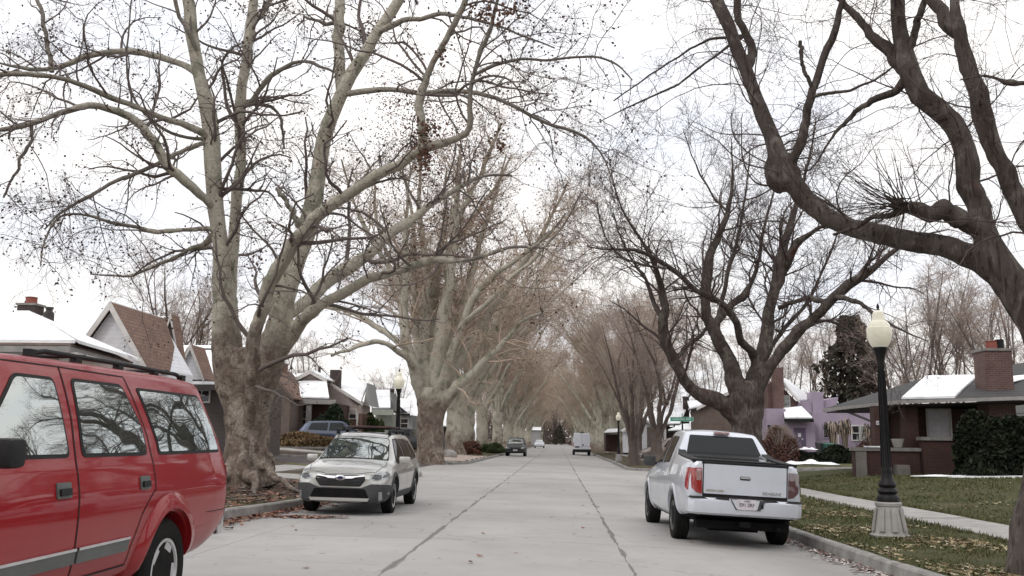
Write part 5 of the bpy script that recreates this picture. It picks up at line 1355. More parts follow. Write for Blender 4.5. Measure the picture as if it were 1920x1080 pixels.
# tailgate
tg = pk.panel('tailgate', 'B', [(-.665, .80), (.665, .80), (.665, 1.245), (-.665, 1.245)], M['white'], .022, rnd=.02, depth=.0)
pk.panel('tailgate_gap', 'B', [(-.685, .745), (.685, .745), (.685, .805), (-.685, .805)], M['seam'], .006, rnd=.01)
pk.seams([('B', [(-.678, .79), (-.678, 1.25)], .018), ('B', [(.678, .79), (.678, 1.25)], .018)])
b = MB(); b.box(-.70, .70, -.03, .11, 1.245, 1.285); b.obj('tailgate_cap', M['plastic'], pk.root, .6, bevel=.012)
hd = pk.panel('tailgate_handle', 'B', [(-.085, 1.025), (.085, 1.025), (.085, 1.085), (-.085, 1.085)], M['plastic'], .024, rnd=.02)
pk.panel('handle_lever', 'B', [(-.078, 1.047), (.078, 1.047), (.078, 1.082), (-.078, 1.082)], M['chrome'], .036, hd, rnd=.012)
pk.text('lettering', 'RIDGELINE', 'B', .43, .845, .062, M['chrome'], .026, tg, .001)
pk.text('lettering', 'HONDA CARS', 'B', -.49, .848, .045, pmat('gold_lettering', (.28, .22, .10), rough=.4, bmp=0), .026, tg)
for sg in (-1, 1):
    lb = 'red' if sg < 0 else 'pink'
    tl = pk.panel('taillight', 'B', [(sg*.695, .79), (sg*.79, .81), (sg*.86, .88), (sg*.87, 1.17), (sg*.70, 1.18)], M['lamp_red' if sg < 0 else 'lamp_dark'], .014, rnd=.015, grid=.04)
    pk.panel('reverse_lamp', 'B', [(sg*.71, .99), (sg*.79, .99), (sg*.80, 1.16), (sg*.71, 1.165)], M['lamp_pink' if sg < 0 else 'lamp_dark'], .020, tl, rnd=.015, grid=.04)
    side = 'R' if sg > 0 else 'L'
    pk.panel('side_lens', side, [(.05, .83), (.15, .88), (.19, 1.16), (.05, 1.18)], M['lamp_red' if sg < 0 else 'lamp_dark'], .008, tl, rnd=.015, grid=.04)
# bumper
bp_ = MB()
prof = [(-.97, .14), (-.96, -.02), (-.88, -.11), (-.6, -.155), (0, -.17), (.6, -.155), (.88, -.11), (.96, -.02), (.97, .14)]
V = []
for x, y in prof:
    for dz, dy_ in ((.49, .06), (.52, .015), (.60, .0), (.71, .005), (.745, .03), (.75, .30)): V.append((x*(.95 if dz > .51 else .92), y+dy_, dz))
F = [(i*6+j, i*6+j+1, (i+1)*6+j+1, (i+1)*6+j) for i in range(len(prof)-1) for j in range(5)]
bp_.add(V, F); bmp_ = bp_.obj('rear_bumper', M['white'], pk.root, .5)
for sg in (-1, 1):
    b = MB(); b.add([(sg*.90, -.05, .754), (sg*.83, -.085, .754), (sg*.28, -.14, .754), (sg*.28, .02, .754), (sg*.93, .02, .754), (sg*.93, -.065, .725), (sg*.86, -.108, .725), (sg*.28, -.164, .725)], [(0, 1, 2, 3, 4), (0, 5, 6, 1), (1, 6, 7, 2)])
    b.obj('bumper_pad', M['plastic'], bmp_)
b = MB(); b.prism([(-.27, -.166, .745), (.30, -.166, .745), (.21, -.168, .59), (-.18, -.168, .59)], (0, -.006, 0)); b.obj('plate_recess', M['cladding'], bmp_)
b = MB(); b.prism([(-.25, -.173, .738), (.20, -.173, .738), (.165, -.173, .605), (-.165, -.173, .605)], (0, -.004, 0)); b.obj('recess_panel', M['white'], bmp_)
b = MB(); b.box(-.155, .145, -.182, -.178, .595, .745); plt = b.obj('licence_plate', M['plate'], bmp_)
for t_, z_, sz_ in (('UTAH', .722, .034), ('E91 2RF', .665, .072)):
    o = text_mesh('plate_lettering', t_, sz_, M['plate_ink'], plt, .0008, .001); o.rotation_euler = (pi/2, 0, 0); o.location = (-.005, -.184, z_)
b = MB(); b.box(.22, .26, -.178, -.17, .625, .69); b.obj('hitch_socket', M['plastic'], bmp_)
b = MB(); b.box(-.75, .75, .1, .35, .28, .40); b.tube([(.55, -.02, .32), (.55, .6, .32)], .035, 10); b.box(-.08, .08, -.1, .3, .33, .41); b.box(-.45, .35, .5, 1.0, .22, .4); b.obj('underbody', M['well'], pk.root)
b = MB(); b.tube([(-.9, 1.16, .37), (.9, 1.16, .37)], .05, 8); b.obj('axle', M['well'], pk.root)
b = MB(); b.box(-.14, .14, 1.79, 1.87, 1.735, 1.775); b.obj('brake_light', M['lamp_pink'], pk.root, .6, bevel=.01)
pk.mirror('L', 3.70, 1.17, M['cladding'], (.12, .08, .19), .16); pk.mirror('R', 3.70, 1.17, M['cladding'], (.12, .08, .19), .16)
pk.add_wheels(M['alloy_dark'], 5, .64)
yaw_p = radians(2.4)
pk.put(2.73, 14.27, -0.095, yaw_p, roll=0.05, scale=(.915, .93, .97))

# ================================================================= small background vehicles
def simple_car(name, label, kind, paint, cat_='car', group=None):
    if kind == 'suv':
        L = 4.6; R = .35
        st = [(0, .42, .7, .75, .82, .98, .78, 1.04, .7, 0), (.06, .34, .8, .75, .88, 1.0, .84, 1.1, .72, 0), (.4, .28, .82, .72, .92, 1.0, .87, 1.52, .64, .02), (.7, .26, .82, .72, .92, 1.0, .87, 1.62, .64, .03), (2.4, .26, .82, .7, .92, .98, .87, 1.64, .64, .04), (2.8, .26, .82, .7, .92, .98, .87, 1.58, .62, .03), (3.5, .26, .82, .7, .92, .96, .86, 1.04, .72, .03), (4.2, .26, .8, .66, .9, .88, .8, .93, .64, .03), (4.5, .3, .7, .6, .8, .76, .7, .8, .6, .01), (4.6, .34, .6, .56, .68, .68, .6, .7, .5, 0)]
        W = [(.9, R, .90), (3.62, R, .90)]; ws = [[(1.9, 1.03), (3.1, 1.02), (2.72, 1.5), (1.95, 1.53)], [(.6, 1.08), (1.8, 1.03), (1.85, 1.53), (.8, 1.5)]]
        wsd = [(-.72, 3.48), (.72, 3.48), (.6, 2.85), (-.6, 2.85)]; bk = [(-.62, 1.1), (.62, 1.1), (.55, 1.48), (-.55, 1.48)]
    elif kind == 'sedan':
        L = 4.7; R = .33
        st = [(0, .4, .7, .7, .8, .92, .74, .96, .66, 0), (.08, .32, .8, .7, .87, .95, .8, 1.0, .7, 0), (.7, .26, .82, .68, .91, .97, .86, 1.06, .72, .02), (1.5, .24, .82, .66, .91, .97, .86, 1.42, .58, .03), (2.4, .24, .82, .66, .91, .95, .86, 1.45, .58, .04), (2.7, .24, .82, .66, .91, .95, .86, 1.40, .57, .03), (3.5, .24, .82, .64, .91, .93, .85, .98, .72, .03), (4.3, .26, .78, .6, .88, .82, .78, .85, .64, .02), (4.6, .3, .7, .56, .76, .7, .66, .74, .56, .01), (4.7, .34, .6, .52, .64, .62, .56, .65, .5, 0)]
        W = [(.95, R, .89), (3.72, R, .89)]; ws = [[(2.05, 1.0), (3.2, .99), (2.68, 1.36), (2.1, 1.38)], [(1.1, 1.03), (1.95, 1.0), (2.0, 1.38), (1.5, 1.36)]]
        wsd = [(-.72, 3.46), (.72, 3.46), (.56, 2.76), (-.56, 2.76)]; bk = [(-.6, 1.06), (.6, 1.06), (.52, 1.36), (-.52, 1.36)]
    elif kind == 'van':
        L = 5.6; R = .35
        st = [(0, .42, .84, .9, .97, 1.5, .96, 2.42, .84, 0), (.05, .38, .86, .9, 1.0, 1.5, .99, 2.50, .86, .03), (3.6, .34, .88, .9, 1.02, 1.5, .99, 2.52, .86, .04), (4.2, .34, .88, .9, 1.02, 1.4, .98, 2.40, .80, .03), (4.9, .34, .88, .85, 1.0, 1.2, .95, 1.35, .8, .02), (5.4, .36, .84, .75, .95, 1.0, .88, 1.05, .7, .02), (5.6, .4, .7, .6, .8, .8, .7, .85, .6, 0)]
        W = [(1.0, R, .98), (4.65, R, .98)]; ws = [[(3.7, 1.5), (4.7, 1.42), (4.35, 2.1), (3.75, 2.1)]]
        wsd = [(-.75, 4.85), (.75, 4.85), (.7, 4.3), (-.7, 4.3)]; bk = None
    else:
        L = 5.4; R = .38
        st = [(0, .5, .8, .8, .9, 1.1, .87, 1.17, .84, 0), (.05, .46, .86, .8, .95, 1.1, .9, 1.2, .86, 0), (1.9, .4, .88, .8, .97, 1.1, .92, 1.2, .87, 0), (1.96, .4, .88, .8, .97, 1.1, .92, 1.70, .68, .02), (2.1, .4, .88, .8, .97, 1.1, .92, 1.78, .68, .03), (3.3, .4, .88, .8, .97, 1.1, .92, 1.78, .68, .03), (3.9, .4, .88, .8, .97, 1.08, .9, 1.16, .8, .02), (5.1, .42, .85, .75, .92, 1.0, .85, 1.06, .78, .02), (5.4, .46, .8, .7, .85, .9, .78, .95, .7, 0)]
        W = [(1.15, R, .95), (4.45, R, .95)]; ws = [[(2.1, 1.16), (3.8, 1.14), (3.4, 1.66), (2.15, 1.68)]]
        wsd = [(-.75, 3.88), (.75, 3.88), (.65, 3.36), (-.65, 3.36)]; bk = [(-.64, 1.28), (.64, 1.28), (.6, 1.64), (-.6, 1.64)]
    c = Car(name, label, L, st, W, R, paint, cut=(-.74, .74, .1, 1.85, .8, 2.2) if kind == 'pickup' else None, wheel_w=.22, cat_=cat_, group=group)
    for sd in ('L', 'R'):
        for q in ws: window(c, sd, q, M['glass'], border=.02)
    window(c, 'T', wsd, M['glass_front'], name='windshield', border=.02)
    if bk: window(c, 'B', bk, M['glass'], name='rear_window')
    c.add_wheels(M['alloy'], 5, .64)
    return c
M['black_paint'] = paint_mat('black_paint', (0.006, 0.007, 0.009), 0.0, 0.45, 0.3, dirt=(.03, .03, .03))
M['blue_paint'] = paint_mat('blue_paint', (0.045, 0.06, 0.10), 0.4, 0.3, 1.0, dirt=(.1, .1, .1))
M['tan_paint'] = paint_mat('tan_paint', (0.22, 0.18, 0.16), 0.5, 0.35, 1.0)
M['white_van'] = paint_mat('white_paint', (0.68, 0.70, 0.76), 0.0, 0.4, 0.6, dirt=(.35, .33, .31))
ck = simple_car('black_car', 'small black car parked facing the viewer far up the left kerb', 'suv', M['black_paint'])
g = ck.panel('grille', 'F', [(-.3, .45), (.3, .45), (.36, .68), (-.36, .68)], M['plastic'], .014, rnd=.03)
b = MB(); b.box(-.20, .20, 4.635, 4.65, .48, .60); b.obj('licence_plate', M['plate'], ck.root)
for sg in (-1, 1): ck.panel('headlight', 'F', [(sg*.5, .68), (sg*.78, .70), (sg*.82, .80), (sg*.55, .76)], M['lamp_clear'], .012, rnd=.02)
p = at(966, 840, 84); ck.put(p.x, 84+4.6, roadz(-4), pi)
vn = simple_car('white_van', 'tall white panel van parked far up the right kerb, seen from behind', 'van', M['white_van'], 'van')
b = MB(); b.box(-1.0, 1.0, -.10, .08, .42, .72); b.obj('rear_bumper', M['plastic'], vn.root, .6, bevel=.03)
vn.seams([('B', [(0, .75), (0, 2.4)], .02), ('B', [(-.9, 1.02), (.9, 1.02)], .02)])
vn.panel('plate_holder', 'B', [(-.75, .90), (-.28, .90), (-.28, 1.05), (-.75, 1.05)], M['plastic'], .02, rnd=.01)
vn.panel('door_handle', 'B', [(.06, 1.10), (.2, 1.10), (.2, 1.28), (.06, 1.28)], M['plastic'], .03, rnd=.02)
for sg in (-1, 1): vn.panel('taillight', 'B', [(sg*.90, 1.0), (sg*.985, 1.0), (sg*.985, 1.5), (sg*.92, 1.5)], M['lamp_red'], .02, rnd=.02)
b = MB(); b.box(-.2, .25, .1, .5, 2.50, 2.60); b.tube([(-.1, .3, 2.55), (.1, .3, 2.72), (.3, .3, 2.6)], .03, 6); b.obj('roof_vent', M['plastic'], vn.root)
p = at(1091, 840, 104); vn.put(p.x, 104, roadz(2.6)-.05, 0.0, scale=.98)
bl = simple_car('blue_car', 'dark blue car parked in the yard above the stone wall, left of the silver wagon', 'suv', M['blue_paint'])
p = at(618, 815, 59); bl.put(p.x-1.9, 59, T(p.x, 59)+.12, -pi/2+.12)
tn = simple_car('tan_suv', 'brownish SUV standing side on behind the two corner maples', 'suv', M['tan_paint'], 'suv')
p = at(1224, 842, 66); tn.put(p.x+3.8, 66.5, T(p.x, 66)+.02, pi/2)
bt = simple_car('black_pickup', 'black pickup half hidden between the silver wagon and the second sycamore', 'pickup', M['black_paint'], 'pickup truck')
p = at(775, 826, 62); bt.put(p.x+2.0, 62, T(p.x, 62), pi/2)
fc = simple_car('white_car', 'tiny white car far up the street left of the dark gap', 'sedan', M['white_van'])
p = at(1012, 832, 175); fc.put(p.x, 175, roadz(-4)+.1, pi)
# ------------------------------------------------------------------ street lamps
M['globe'], nt_, b_ = new_mat('lamp_globe')
c_, _ = noise_mix(nt_, (0.78, 0.755, 0.64), (0.68, 0.655, 0.54), 9, vec=objco(nt_)); nt_.links.new(c_, b_.inputs['Base Color'])
b_.inputs['Roughness'].default_value = 0.35; b_.inputs['Subsurface Weight'].default_value = 0.6; b_.inputs['Subsurface Radius'].default_value = (0.1, 0.1, 0.08)
b_.inputs['Emission Color'].default_value = (1.0, 0.93, 0.75, 1); b_.inputs['Emission Strength'].default_value = 0.10
def street_lamp(x, y, z, label, group, sc=1.0):
    r = empty('street_lamp', (x, y, z), 0, label, 'street lamp', group); r.scale = (sc, sc, sc)
    b = MB(); b.lathe([(.30, 0), (.31, .035), (.275, .05), (.262, .07), (.185, .47), (.20, .48), (.205, .52), (.19, .54)], (0, 0, 0), 'z', 8, rot=pi/8)
    for k in range(8):
        a = k*pi/4; ca, sa = cos(a), sin(a)
        q = [(.25, -.045, .10), (.25, .045, .10), (.19, .03, .44), (.19, -.03, .44)]
        b.prism([(ca*(p_[0]-.0)-sa*p_[1], sa*p_[0]+ca*p_[1], p_[2]) for p_ in q], (ca*.02, sa*.02, 0))
    b.obj('pedestal', M['concrete'], r, .5)
    b = MB(); b.lathe([(.165, .53), (.17, .60), (.15, .64), (.13, .66), (.155, .70), (.14, .74), (.115, .76), (.135, .80), (.13, .83), (.095, .88), (.082, 1.0), (.085, 1.03), (.075, 1.06), (.058, 1.8), (.052, 2.62), (.06, 2.66), (.055, 2.72), (.075, 2.84), (.10, 2.93), (.112, 2.955), (.112, 2.975), (.09, 2.98)], (0, 0, 0), 'z', 20)
    for k in range(10):
        a = k*2*pi/10; b.tube([(cos(a)*.078, sin(a)*.078, 1.08), (cos(a)*.056, sin(a)*.056, 2.6)], .008, 4)
    b.obj('post', M['blackmetal'], r, .6)
    b = MB(); b.lathe([(.105, 2.97), (.145, 3.02), (.188, 3.14), (.196, 3.22), (.192, 3.29), (.178, 3.30), (.165, 3.345), (.125, 3.40), (.105, 3.41), (.098, 3.47), (.082, 3.54), (.05, 3.575), (.02, 3.585)], (0, 0, 0), 'z', 28)
    b.obj('globe', M['globe'], r, 0.45)
    b = MB(); b.lathe([(.03, 3.575), (.035, 3.59), (.015, 3.60), (.026, 3.63), (.02, 3.66), (.006, 3.69)], (0, 0, 0), 'z', 12); b.obj('finial', M['blackmetal'], r, .8)
    return r
street_lamp(5.20, 15.3, T(5.2, 15.3)-.01, 'black street lamp with acorn globe on a pale concrete pedestal, on the right verge', 'street lamps')
p = at(745, 830, 33); street_lamp(p.x, 33, T(p.x, 33), 'black street lamp standing behind the silver wagon', 'street lamps')
p = at(1160, 840, 70); street_lamp(p.x, 70, T(p.x, 70), 'far black street lamp just left of the corner maples', 'street lamps')

# street name sign
M['sign_green'] = pmat('sign_green', (0.02, 0.20, 0.13), (0.03, 0.24, 0.16), 6, 0.5, 0)
M['sign_white'] = pmat('sign_white', (0.7, 0.75, 0.72), (0.6, 0.66, 0.63), 6, 0.5, 0)
p = at(1280, 826, 52.5); zs_ = T(p.x, 52.5)
sg_ = empty('street_sign', (p.x, 52.5, zs_), -0.15, 'green street name sign on a thin black post behind the white pickup roof', 'street sign')
hz = at(1280, 786, 52.5).z-zs_
b = MB(); b.tube([(0, 0, -.2), (0, 0, hz-.1)], .045, 8); b.obj('post', M['blackmetal'], sg_)
b = MB(); b.box(-.66, .60, -.012, .012, hz-.12, hz+.12); bd = b.obj('sign_blade', M['sign_green'], sg_)
b = MB()
for (x0, x1, z0, z1) in ((-.66, .60, .105, .12), (-.66, .60, -.12, -.105), (-.66, -.645, -.105, .105), (.585, .60, -.105, .105)): b.box(x0, x1, -.016, -.012, hz+z0, hz+z1)
b.obj('sign_border', M['sign_white'], bd)
b = MB(); b.box(-.02, .02, -.35, .35, hz+.13, hz+.32); b.obj('cross_blade', M['sign_green'], sg_)
# blurred lettering reads only as short pale strokes
o = text_mesh('lettering', 'HARVARD AVE', .15, M['sign_white'], bd, 0, .001); o.rotation_euler = (pi/2, 0, 0); o.location = (-.03, -.015, hz)

# ------------------------------------------------------------------ houses
def win(parent, cx, cy, cz, w, h, axis='y', d=0.06, frame='trim', pane='pane', mull=1, rail=1):
    """axis y: faces the viewer (-Y); axis x+/x-: faces along X"""
    fw = 0.07; b = MB(); q = MB()
    bars = [(-w/2-fw, -w/2, -h/2-fw, h/2+fw), (w/2, w/2+fw, -h/2-fw, h/2+fw), (-w/2, w/2, h/2, h/2+fw), (-w/2, w/2, -h/2-fw, -h/2)]
    bars += [(-w/2+w*(i+1)/(mull+1)-.025, -w/2+w*(i+1)/(mull+1)+.025, -h/2, h/2) for i in range(mull)]
    if rail: bars.append((-w/2, w/2, -.022, .022))
    for i, (a0, a1, z0, z1) in enumerate(bars):
        e = d if i < 4 else d*.7
        if axis == 'y': b.box(cx+a0, cx+a1, cy-e, cy+.01, cz+z0, cz+z1)
        elif axis == 'x+': b.box(cx-.01, cx+e, cy+a0, cy+a1, cz+z0, cz+z1)
        else: b.box(cx-e, cx+.01, cy+a0, cy+a1, cz+z0, cz+z1)
    if axis == 'y': q.box(cx-w/2, cx+w/2, cy-d*.35, cy+.005, cz-h/2, cz+h/2)
    elif axis == 'x+': q.box(cx-.005, cx+d*.35, cy-w/2, cy+w/2, cz-h/2, cz+h/2)
    else: q.box(cx-d*.35, cx+.005, cy-w/2, cy+w/2, cz-h/2, cz+h/2)
    f = b.obj('window', M[frame], parent); q.obj('pane', M[pane], f)
    return f

def house(label, x, y, cat_='house'):
    return empty('house', (x, y, T(x, y)), 0, label, cat_)
def hb(root):
    """mesh part in world coordinates parented to the house"""
    class B(MB):
        def part(s, name, mat, parent=None, smooth=None):
            o = s.obj(name, mat, parent or root, smooth)
            return o
    return B()
def fixparents(root):
    """parts were written in world coordinates: cancel the root's offset on its direct children"""
    for ch in root.children:
        ch.location = ch.location-root.location

def chimney(root, x, y, w, z0, z1, mat, pot=None, cap=True, snow=False):
    b = MB(); b.box(x-w/2, x+w/2, y-w/2, y+w/2, z0, z1); c = b.obj('chimney', mat, root)
    if cap: b = MB(); b.box(x-w/2-.05, x+w/2+.05, y-w/2-.05, y+w/2+.05, z1+.002, z1+.09); b.obj('chimney_cap', M['concrete_dark'], c)
    if pot: b = MB(); b.lathe([(pot, z1+.09), (pot*.95, z1+.36), (pot*1.1, z1+.38), (pot*.8, z1+.40)], (x, y, 0), 'z', 14); b.obj('chimney_pot', M['terra'], c, .6)
    return c
M['terra'] = pmat('terracotta', (0.26, 0.075, 0.055), (0.2, 0.06, 0.045), 6, 0.8, 0.1)

M['pier'] = pmat('grimy_pier', (0.17, 0.155, 0.145), (0.12, 0.11, 0.10), 3, .9, .2, 40)
# --- near left: hip roofed porch, white gable with brown roof
r = house('white clapboard house with steep brown shingle gable and snowy porch roof, behind the red SUV', -17, 34)
z0 = 0.9
b = hb(r); b.box(-21.5, -13.9, 26.3, 32.2, z0, 3.75); w_ = b.part('wall', M['wall_beige'])
K1 = tuple(at(130, 646, 25.5)); K2 = tuple(at(250, 679, 31.9)); P = tuple(at(54, 588, 30.0)); K0 = (-24, 25.3, K1[2]); PL = (-24, 30, P[2]); K3 = (-24, 34.5, 4.0)
b = hb(r); b.slab([K0, K1, P, PL], .05); b.slab([K1, K2, P], .05); b.slab([PL, P, K2, K3], .05); pr = b.part('porch_roof', M['shingle_brown'])
b = MB(); b.slab([(-24, 25.42, 4.05), (-13.6, 25.62, 4.03), P, PL], .09, .10); b.slab([(-13.55, 25.75, 4.03), (-14.45, 31.7, 4.02), P], .09, .10); b.obj('snow', M['snow'], pr, .5)
b = MB(); b.prism([K0, K1, (K1[0], K1[1], K1[2]-.22), (K0[0], K0[1], K0[2]-.22)], (0, .08, 0)); b.prism([K1, K2, (K2[0], K2[1], K2[2]-.22), (K1[0], K1[1], K1[2]-.22)], (-.08, 0, 0)); b.obj('fascia', M['trim_grey'], pr)
b = MB(); b.slab([(-24, 25.4, 3.78), (-13.5, 25.6, 3.78), (-14.4, 31.8, 3.78), (-24, 31.8, 3.78)], .06); b.obj('soffit', M['trim'], pr)
for cx in (-14.0, -17.4, -20.8):
    b = hb(r); b.box(cx-.2, cx+.2, 25.95, 26.3, z0, 3.72); b.part('column', M['trim'])
win(r, -16.0, 26.3, 2.6, 1.3, 1.2); win(r, -19.2, 26.3, 2.6, 1.6, 1.2)
# gable body
gx, gz, gy0, gy1, hw = -16.25, 6.25, 33.0, 37.6, 1.62
b = hb(r); b.prism([(gx-2.6, gy0+.1, z0), (gx+1.38, gy0+.1, z0), (gx+1.38, gy0+.1, 3.95), (gx, gy0+.1, 6.1), (gx-1.38, gy0+.1, 3.95), (gx-2.6, gy0+.1, 3.9)], (0, 4.4, 0)); b.part('gable_wall', M['clap'])
b = hb(r); b.slab([(gx, gy0-.15, gz), (gx+hw, gy0-.15, gz-2.52), (gx+hw-.15, gy1-2.6, gz-2.4), (gx+.75, gy1-.6, gz-1.2), (gx+.02, gy1, gz)], .07, .03); br = b.part('roof', M['shingle_brown'])
b = MB(); b.slab([(gx, gy0-.15, gz), (gx-hw, gy0-.15, gz-2.52), (gx-hw, gy1, gz-2.52), (gx, gy1, gz)], .07, .03); b.obj('roof_slope', M['shingle_brown'], r)
b = MB(); b.slab([(gx-.06, gy0-.12, gz-.03), (gx-hw, gy0-.12, gz-2.5), (gx-hw, gy1, gz-2.5), (gx-.06, gy1, gz-.03)], .06, .11); b.obj('snow', M['snow'], br, .5)
for sg in (-1, 1):
    b = MB(); b.prism([(gx, gy0-.2, gz+.06), (gx+sg*hw, gy0-.2, gz-2.48), (gx+sg*hw, gy0-.2, gz-2.74), (gx, gy0-.2, gz-.26)], (0, .045, 0)); b.obj('bargeboard', M['trim'], br)
# second and third steep gables behind it
for (px_, py_, hw_, h_, Yg, ln, dd) in ((322, 590, .50, 2.35, 38.2, .8, 0), (359, 647, .62, 1.55, 41.5, 1.6, 0)):
    A = at(px_, py_, Yg)
    b = hb(r); b.prism([(A.x-.1, Yg, A.z-.1), (A.x+hw_, Yg+.1, A.z-h_), (A.x-hw_, Yg+.1, A.z-h_)], (0, ln, 0)); b.part('dormer', M['wall_brown'] if h_ > 2 else M['clap'])
    b = hb(r); b.slab([(A.x, Yg-.1, A.z), (A.x-hw_-.1, Yg-.1, A.z-h_), (A.x-hw_-.8, Yg+1.6, A.z-h_+.3), (A.x-.9, Yg+1.7, A.z)], .05, .02)
    b.slab([(A.x, Yg-.1, A.z), (A.x+hw_+.1, Yg-.1, A.z-h_), (A.x+hw_, Yg+ln, A.z-h_), (A.x, Yg+ln, A.z)], .05, .02); b.part('dormer_roof', M['shingle_brown'])
    b = hb(r)
    for sg in (-1, 1): b.prism([(A.x, Yg-.14, A.z+.05), (A.x+sg*(hw_+.1), Yg-.14, A.z-h_), (A.x+sg*(hw_+.1), Yg-.14, A.z-h_-.2), (A.x, Yg-.14, A.z-.22)], (0, .04, 0))
    b.part('bargeboard', M['trim'])
b = hb(r); b.box(-24, -15.6, 33.4, 38.0, z0, 3.7); b.part('side_wall', M['clap'])
b = hb(r); b.slab([(-26, 33.2, 4.3), (-17.2, 33.2, 4.3), (-16.4, 38.3, 6.35), (-26, 38.3, 6.35)], .1); mr_ = b.part('main_roof', M['shingle_brown'])
b = MB(); b.slab([(-26, 33.3, 4.34), (-17.3, 33.3, 4.34), (-16.5, 38.3, 6.36), (-26, 38.3, 6.36)], .1, .12); b.obj('snow', M['snow'], mr_, .5)
A = at(57, 585, 38.4); chimney(r, A.x, 38.4, .75, 5.8, at(57, 570, 38.4).z-.1, M['brick_dark'], .24)
A = at(92, 587, 37.0); b = hb(r); b.lathe([(.22, A.z-.4), (.2, A.z), (.12, A.z+.1), (.16, A.z+.2), (.17, A.z+.24), (.05, A.z+.25)], (A.x, 37.0, 0), 'z', 12); b.part('roof_vent', M['dark'], None, .6)
fixparents(r)

# --- dark house with snowy roof, behind the sycamore trunk
r = house('dark brown bungalow with long snowy roof, seen either side of the big sycamore trunk', -15.5, 46)
b = hb(r); b.box(-19.6, at(498, 800, 44.5).x, 44.5, 47.0, .6, 3.85); b.part('wall', M['wall_dark'])
E0 = at(352, 722, 44.2); E1 = at(505, 722, 44.2); R0 = at(352, 652, 47.5)
b = hb(r); b.slab([(E0.x-3, 44.1, E0.z), (E1.x, 44.1, E0.z), (E1.x-.3, 47.5, R0.z), (E0.x-3, 47.5, R0.z)], .12); ro = b.part('roof', M['shingle_grey'])
b = MB(); b.slab([(E0.x-3, 44.15, E0.z+.02), (E1.x-.05, 44.15, E0.z+.02), (E1.x-.35, 47.45, R0.z), (E0.x-3, 47.45, R0.z)], .11, .13); b.obj('snow', M['snow'], ro, .5)
b = MB(); b.box(E0.x-3, E1.x, 44.04, 44.09, E0.z-.24, E0.z-.02); b.obj('fascia', M['wall_dark'], ro)
A = at(382, 743, 44.5); win(r, A.x-.1, 44.5, A.z, .72, .5, mull=1, rail=0)
A = at(395, 658, 47.4); b = hb(r); b.box(A.x-.3, A.x+.6, 47.0, 47.4, A.z-.2, A.z+.1); b.part('roof_vent', M['dark'])
fixparents(r)

# --- houses beyond the cross street, left
def gable_front(root, ax, ay, az, hw, drop, depth, wallm, roofm, ground, snow=True, trim='trim', over=.25, wallh=None):
    """gable facing the viewer with apex at (ax, ay, az)"""
    b = MB(); b.prism([(ax-hw+over, ay, ground), (ax+hw-over, ay, ground), (ax+hw-over, ay, az-drop+.1), (ax, ay, az-.1), (ax-hw+over, ay, az-drop+.1)], (0, depth, 0)); w = b.obj('wall', wallm, root)
    b = MB()
    for sg in (-1, 1): b.slab([(ax, ay-.3, az), (ax+sg*hw, ay-.3, az-drop), (ax+sg*hw, ay+depth, az-drop), (ax, ay+depth, az)], .08, .04)
    ro = b.obj('roof', roofm, root)
    b = MB()
    for sg in (-1, 1): b.prism([(ax, ay-.36, az+.10), (ax+sg*(hw+.03), ay-.36, az-drop+.06), (ax+sg*(hw+.03), ay-.36, az-drop-.16), (ax, ay-.36, az-.16)], (0, .05, 0))
    b.obj('bargeboard', M[trim], ro)
    if snow:
        b = MB()
        for sg in (-1, 1): b.slab([(ax, ay-.26, az), (ax+sg*hw*.98, ay-.26, az-drop*.98), (ax+sg*hw*.98, ay+depth, az-drop*.98), (ax, ay+depth, az)], .09, .14)
        b.obj('snow', M['snow'], ro, .5)
    return w, ro
def snow_roof(root, e0, e1, r0, r1, name='roof', mat='shingle_grey'):
    """single pitched slope facing the viewer: eave e0-e1, ridge r0-r1"""
    b = MB(); b.slab([e0, e1, r1, r0], .12); ro = b.obj(name, M[mat], root)
    b = MB(); b.slab([e0+Vector((.05, .06, 0)), e1+Vector((-.05, .06, 0)), r1, r0], .1, .12); b.obj('snow', M['snow'], ro, .5)
    return ro

g1 = 1.0
r = house('brown cottage gable with brick chimney peeking out right of the big sycamore trunk', -17, 60)
A = at(506, 690, 58); gable_front(r, A.x, 58, A.z, 1.65, 1.9, 5, M['wall_brown'], M['shingle_brown'], g1, False, 'wall_brown')
A = at(524, 700, 61); chimney(r, A.x, 61, .85, 3, at(536, 684, 61).z, M['brick_brown'])
fixparents(r)

r = house('brick bungalow with snowy porch roof and ivy climbing its porch', -15.5, 64)
E0 = at(542, 746, 60); E1 = at(618, 748, 60); R0 = at(556, 717, 63); R1 = at(612, 717, 63)
snow_roof(r, E0, E1, R0, R1)
b = MB(); b.prism([E0+Vector((-.5, -.05, -.05)), E1+Vector((.4, -.05, -.05)), E1+Vector((.4, -.05, -.35)), E0+Vector((-.5, -.05, -.35))], (0, .2, 0)); b.obj('porch_beam', M['trim_grey'], r)
b = MB(); b.box(E0.x-.3, E1.x+.2, 61.2, 66, g1-.3, E0.z-.3); b.obj('wall', M['brick'], r)
A = at(584, 697, 63.2); gable_front(r, A.x, 63.2, A.z, 1.15, .62, 4, M['wall_beige'], M['shingle_grey'], A.z-.8, True)
A = at(599, 692, 65); chimney(r, A.x, 65, .16, A.z-.8, A.z+.2, M['brick_dark'], cap=False)
S0 = at(545, 712, 66); S1 = at(585, 712, 66); T0 = at(545, 703, 68); T1 = at(580, 703, 68); snow_roof(r, S0, S1, T0, T1, 'upper_roof')
for px_ in (545, 578): A = at(px_, 770, 60.1); b = MB(); b.box(A.x-.15, A.x+.15, 60.1, 60.4, g1-.3, E0.z-.3); b.obj('column', M['trim_grey'], r)
A = at(560, 772, 61.2); win(r, A.x, 61.2, A.z, 1.0, .9)
fixparents(r)

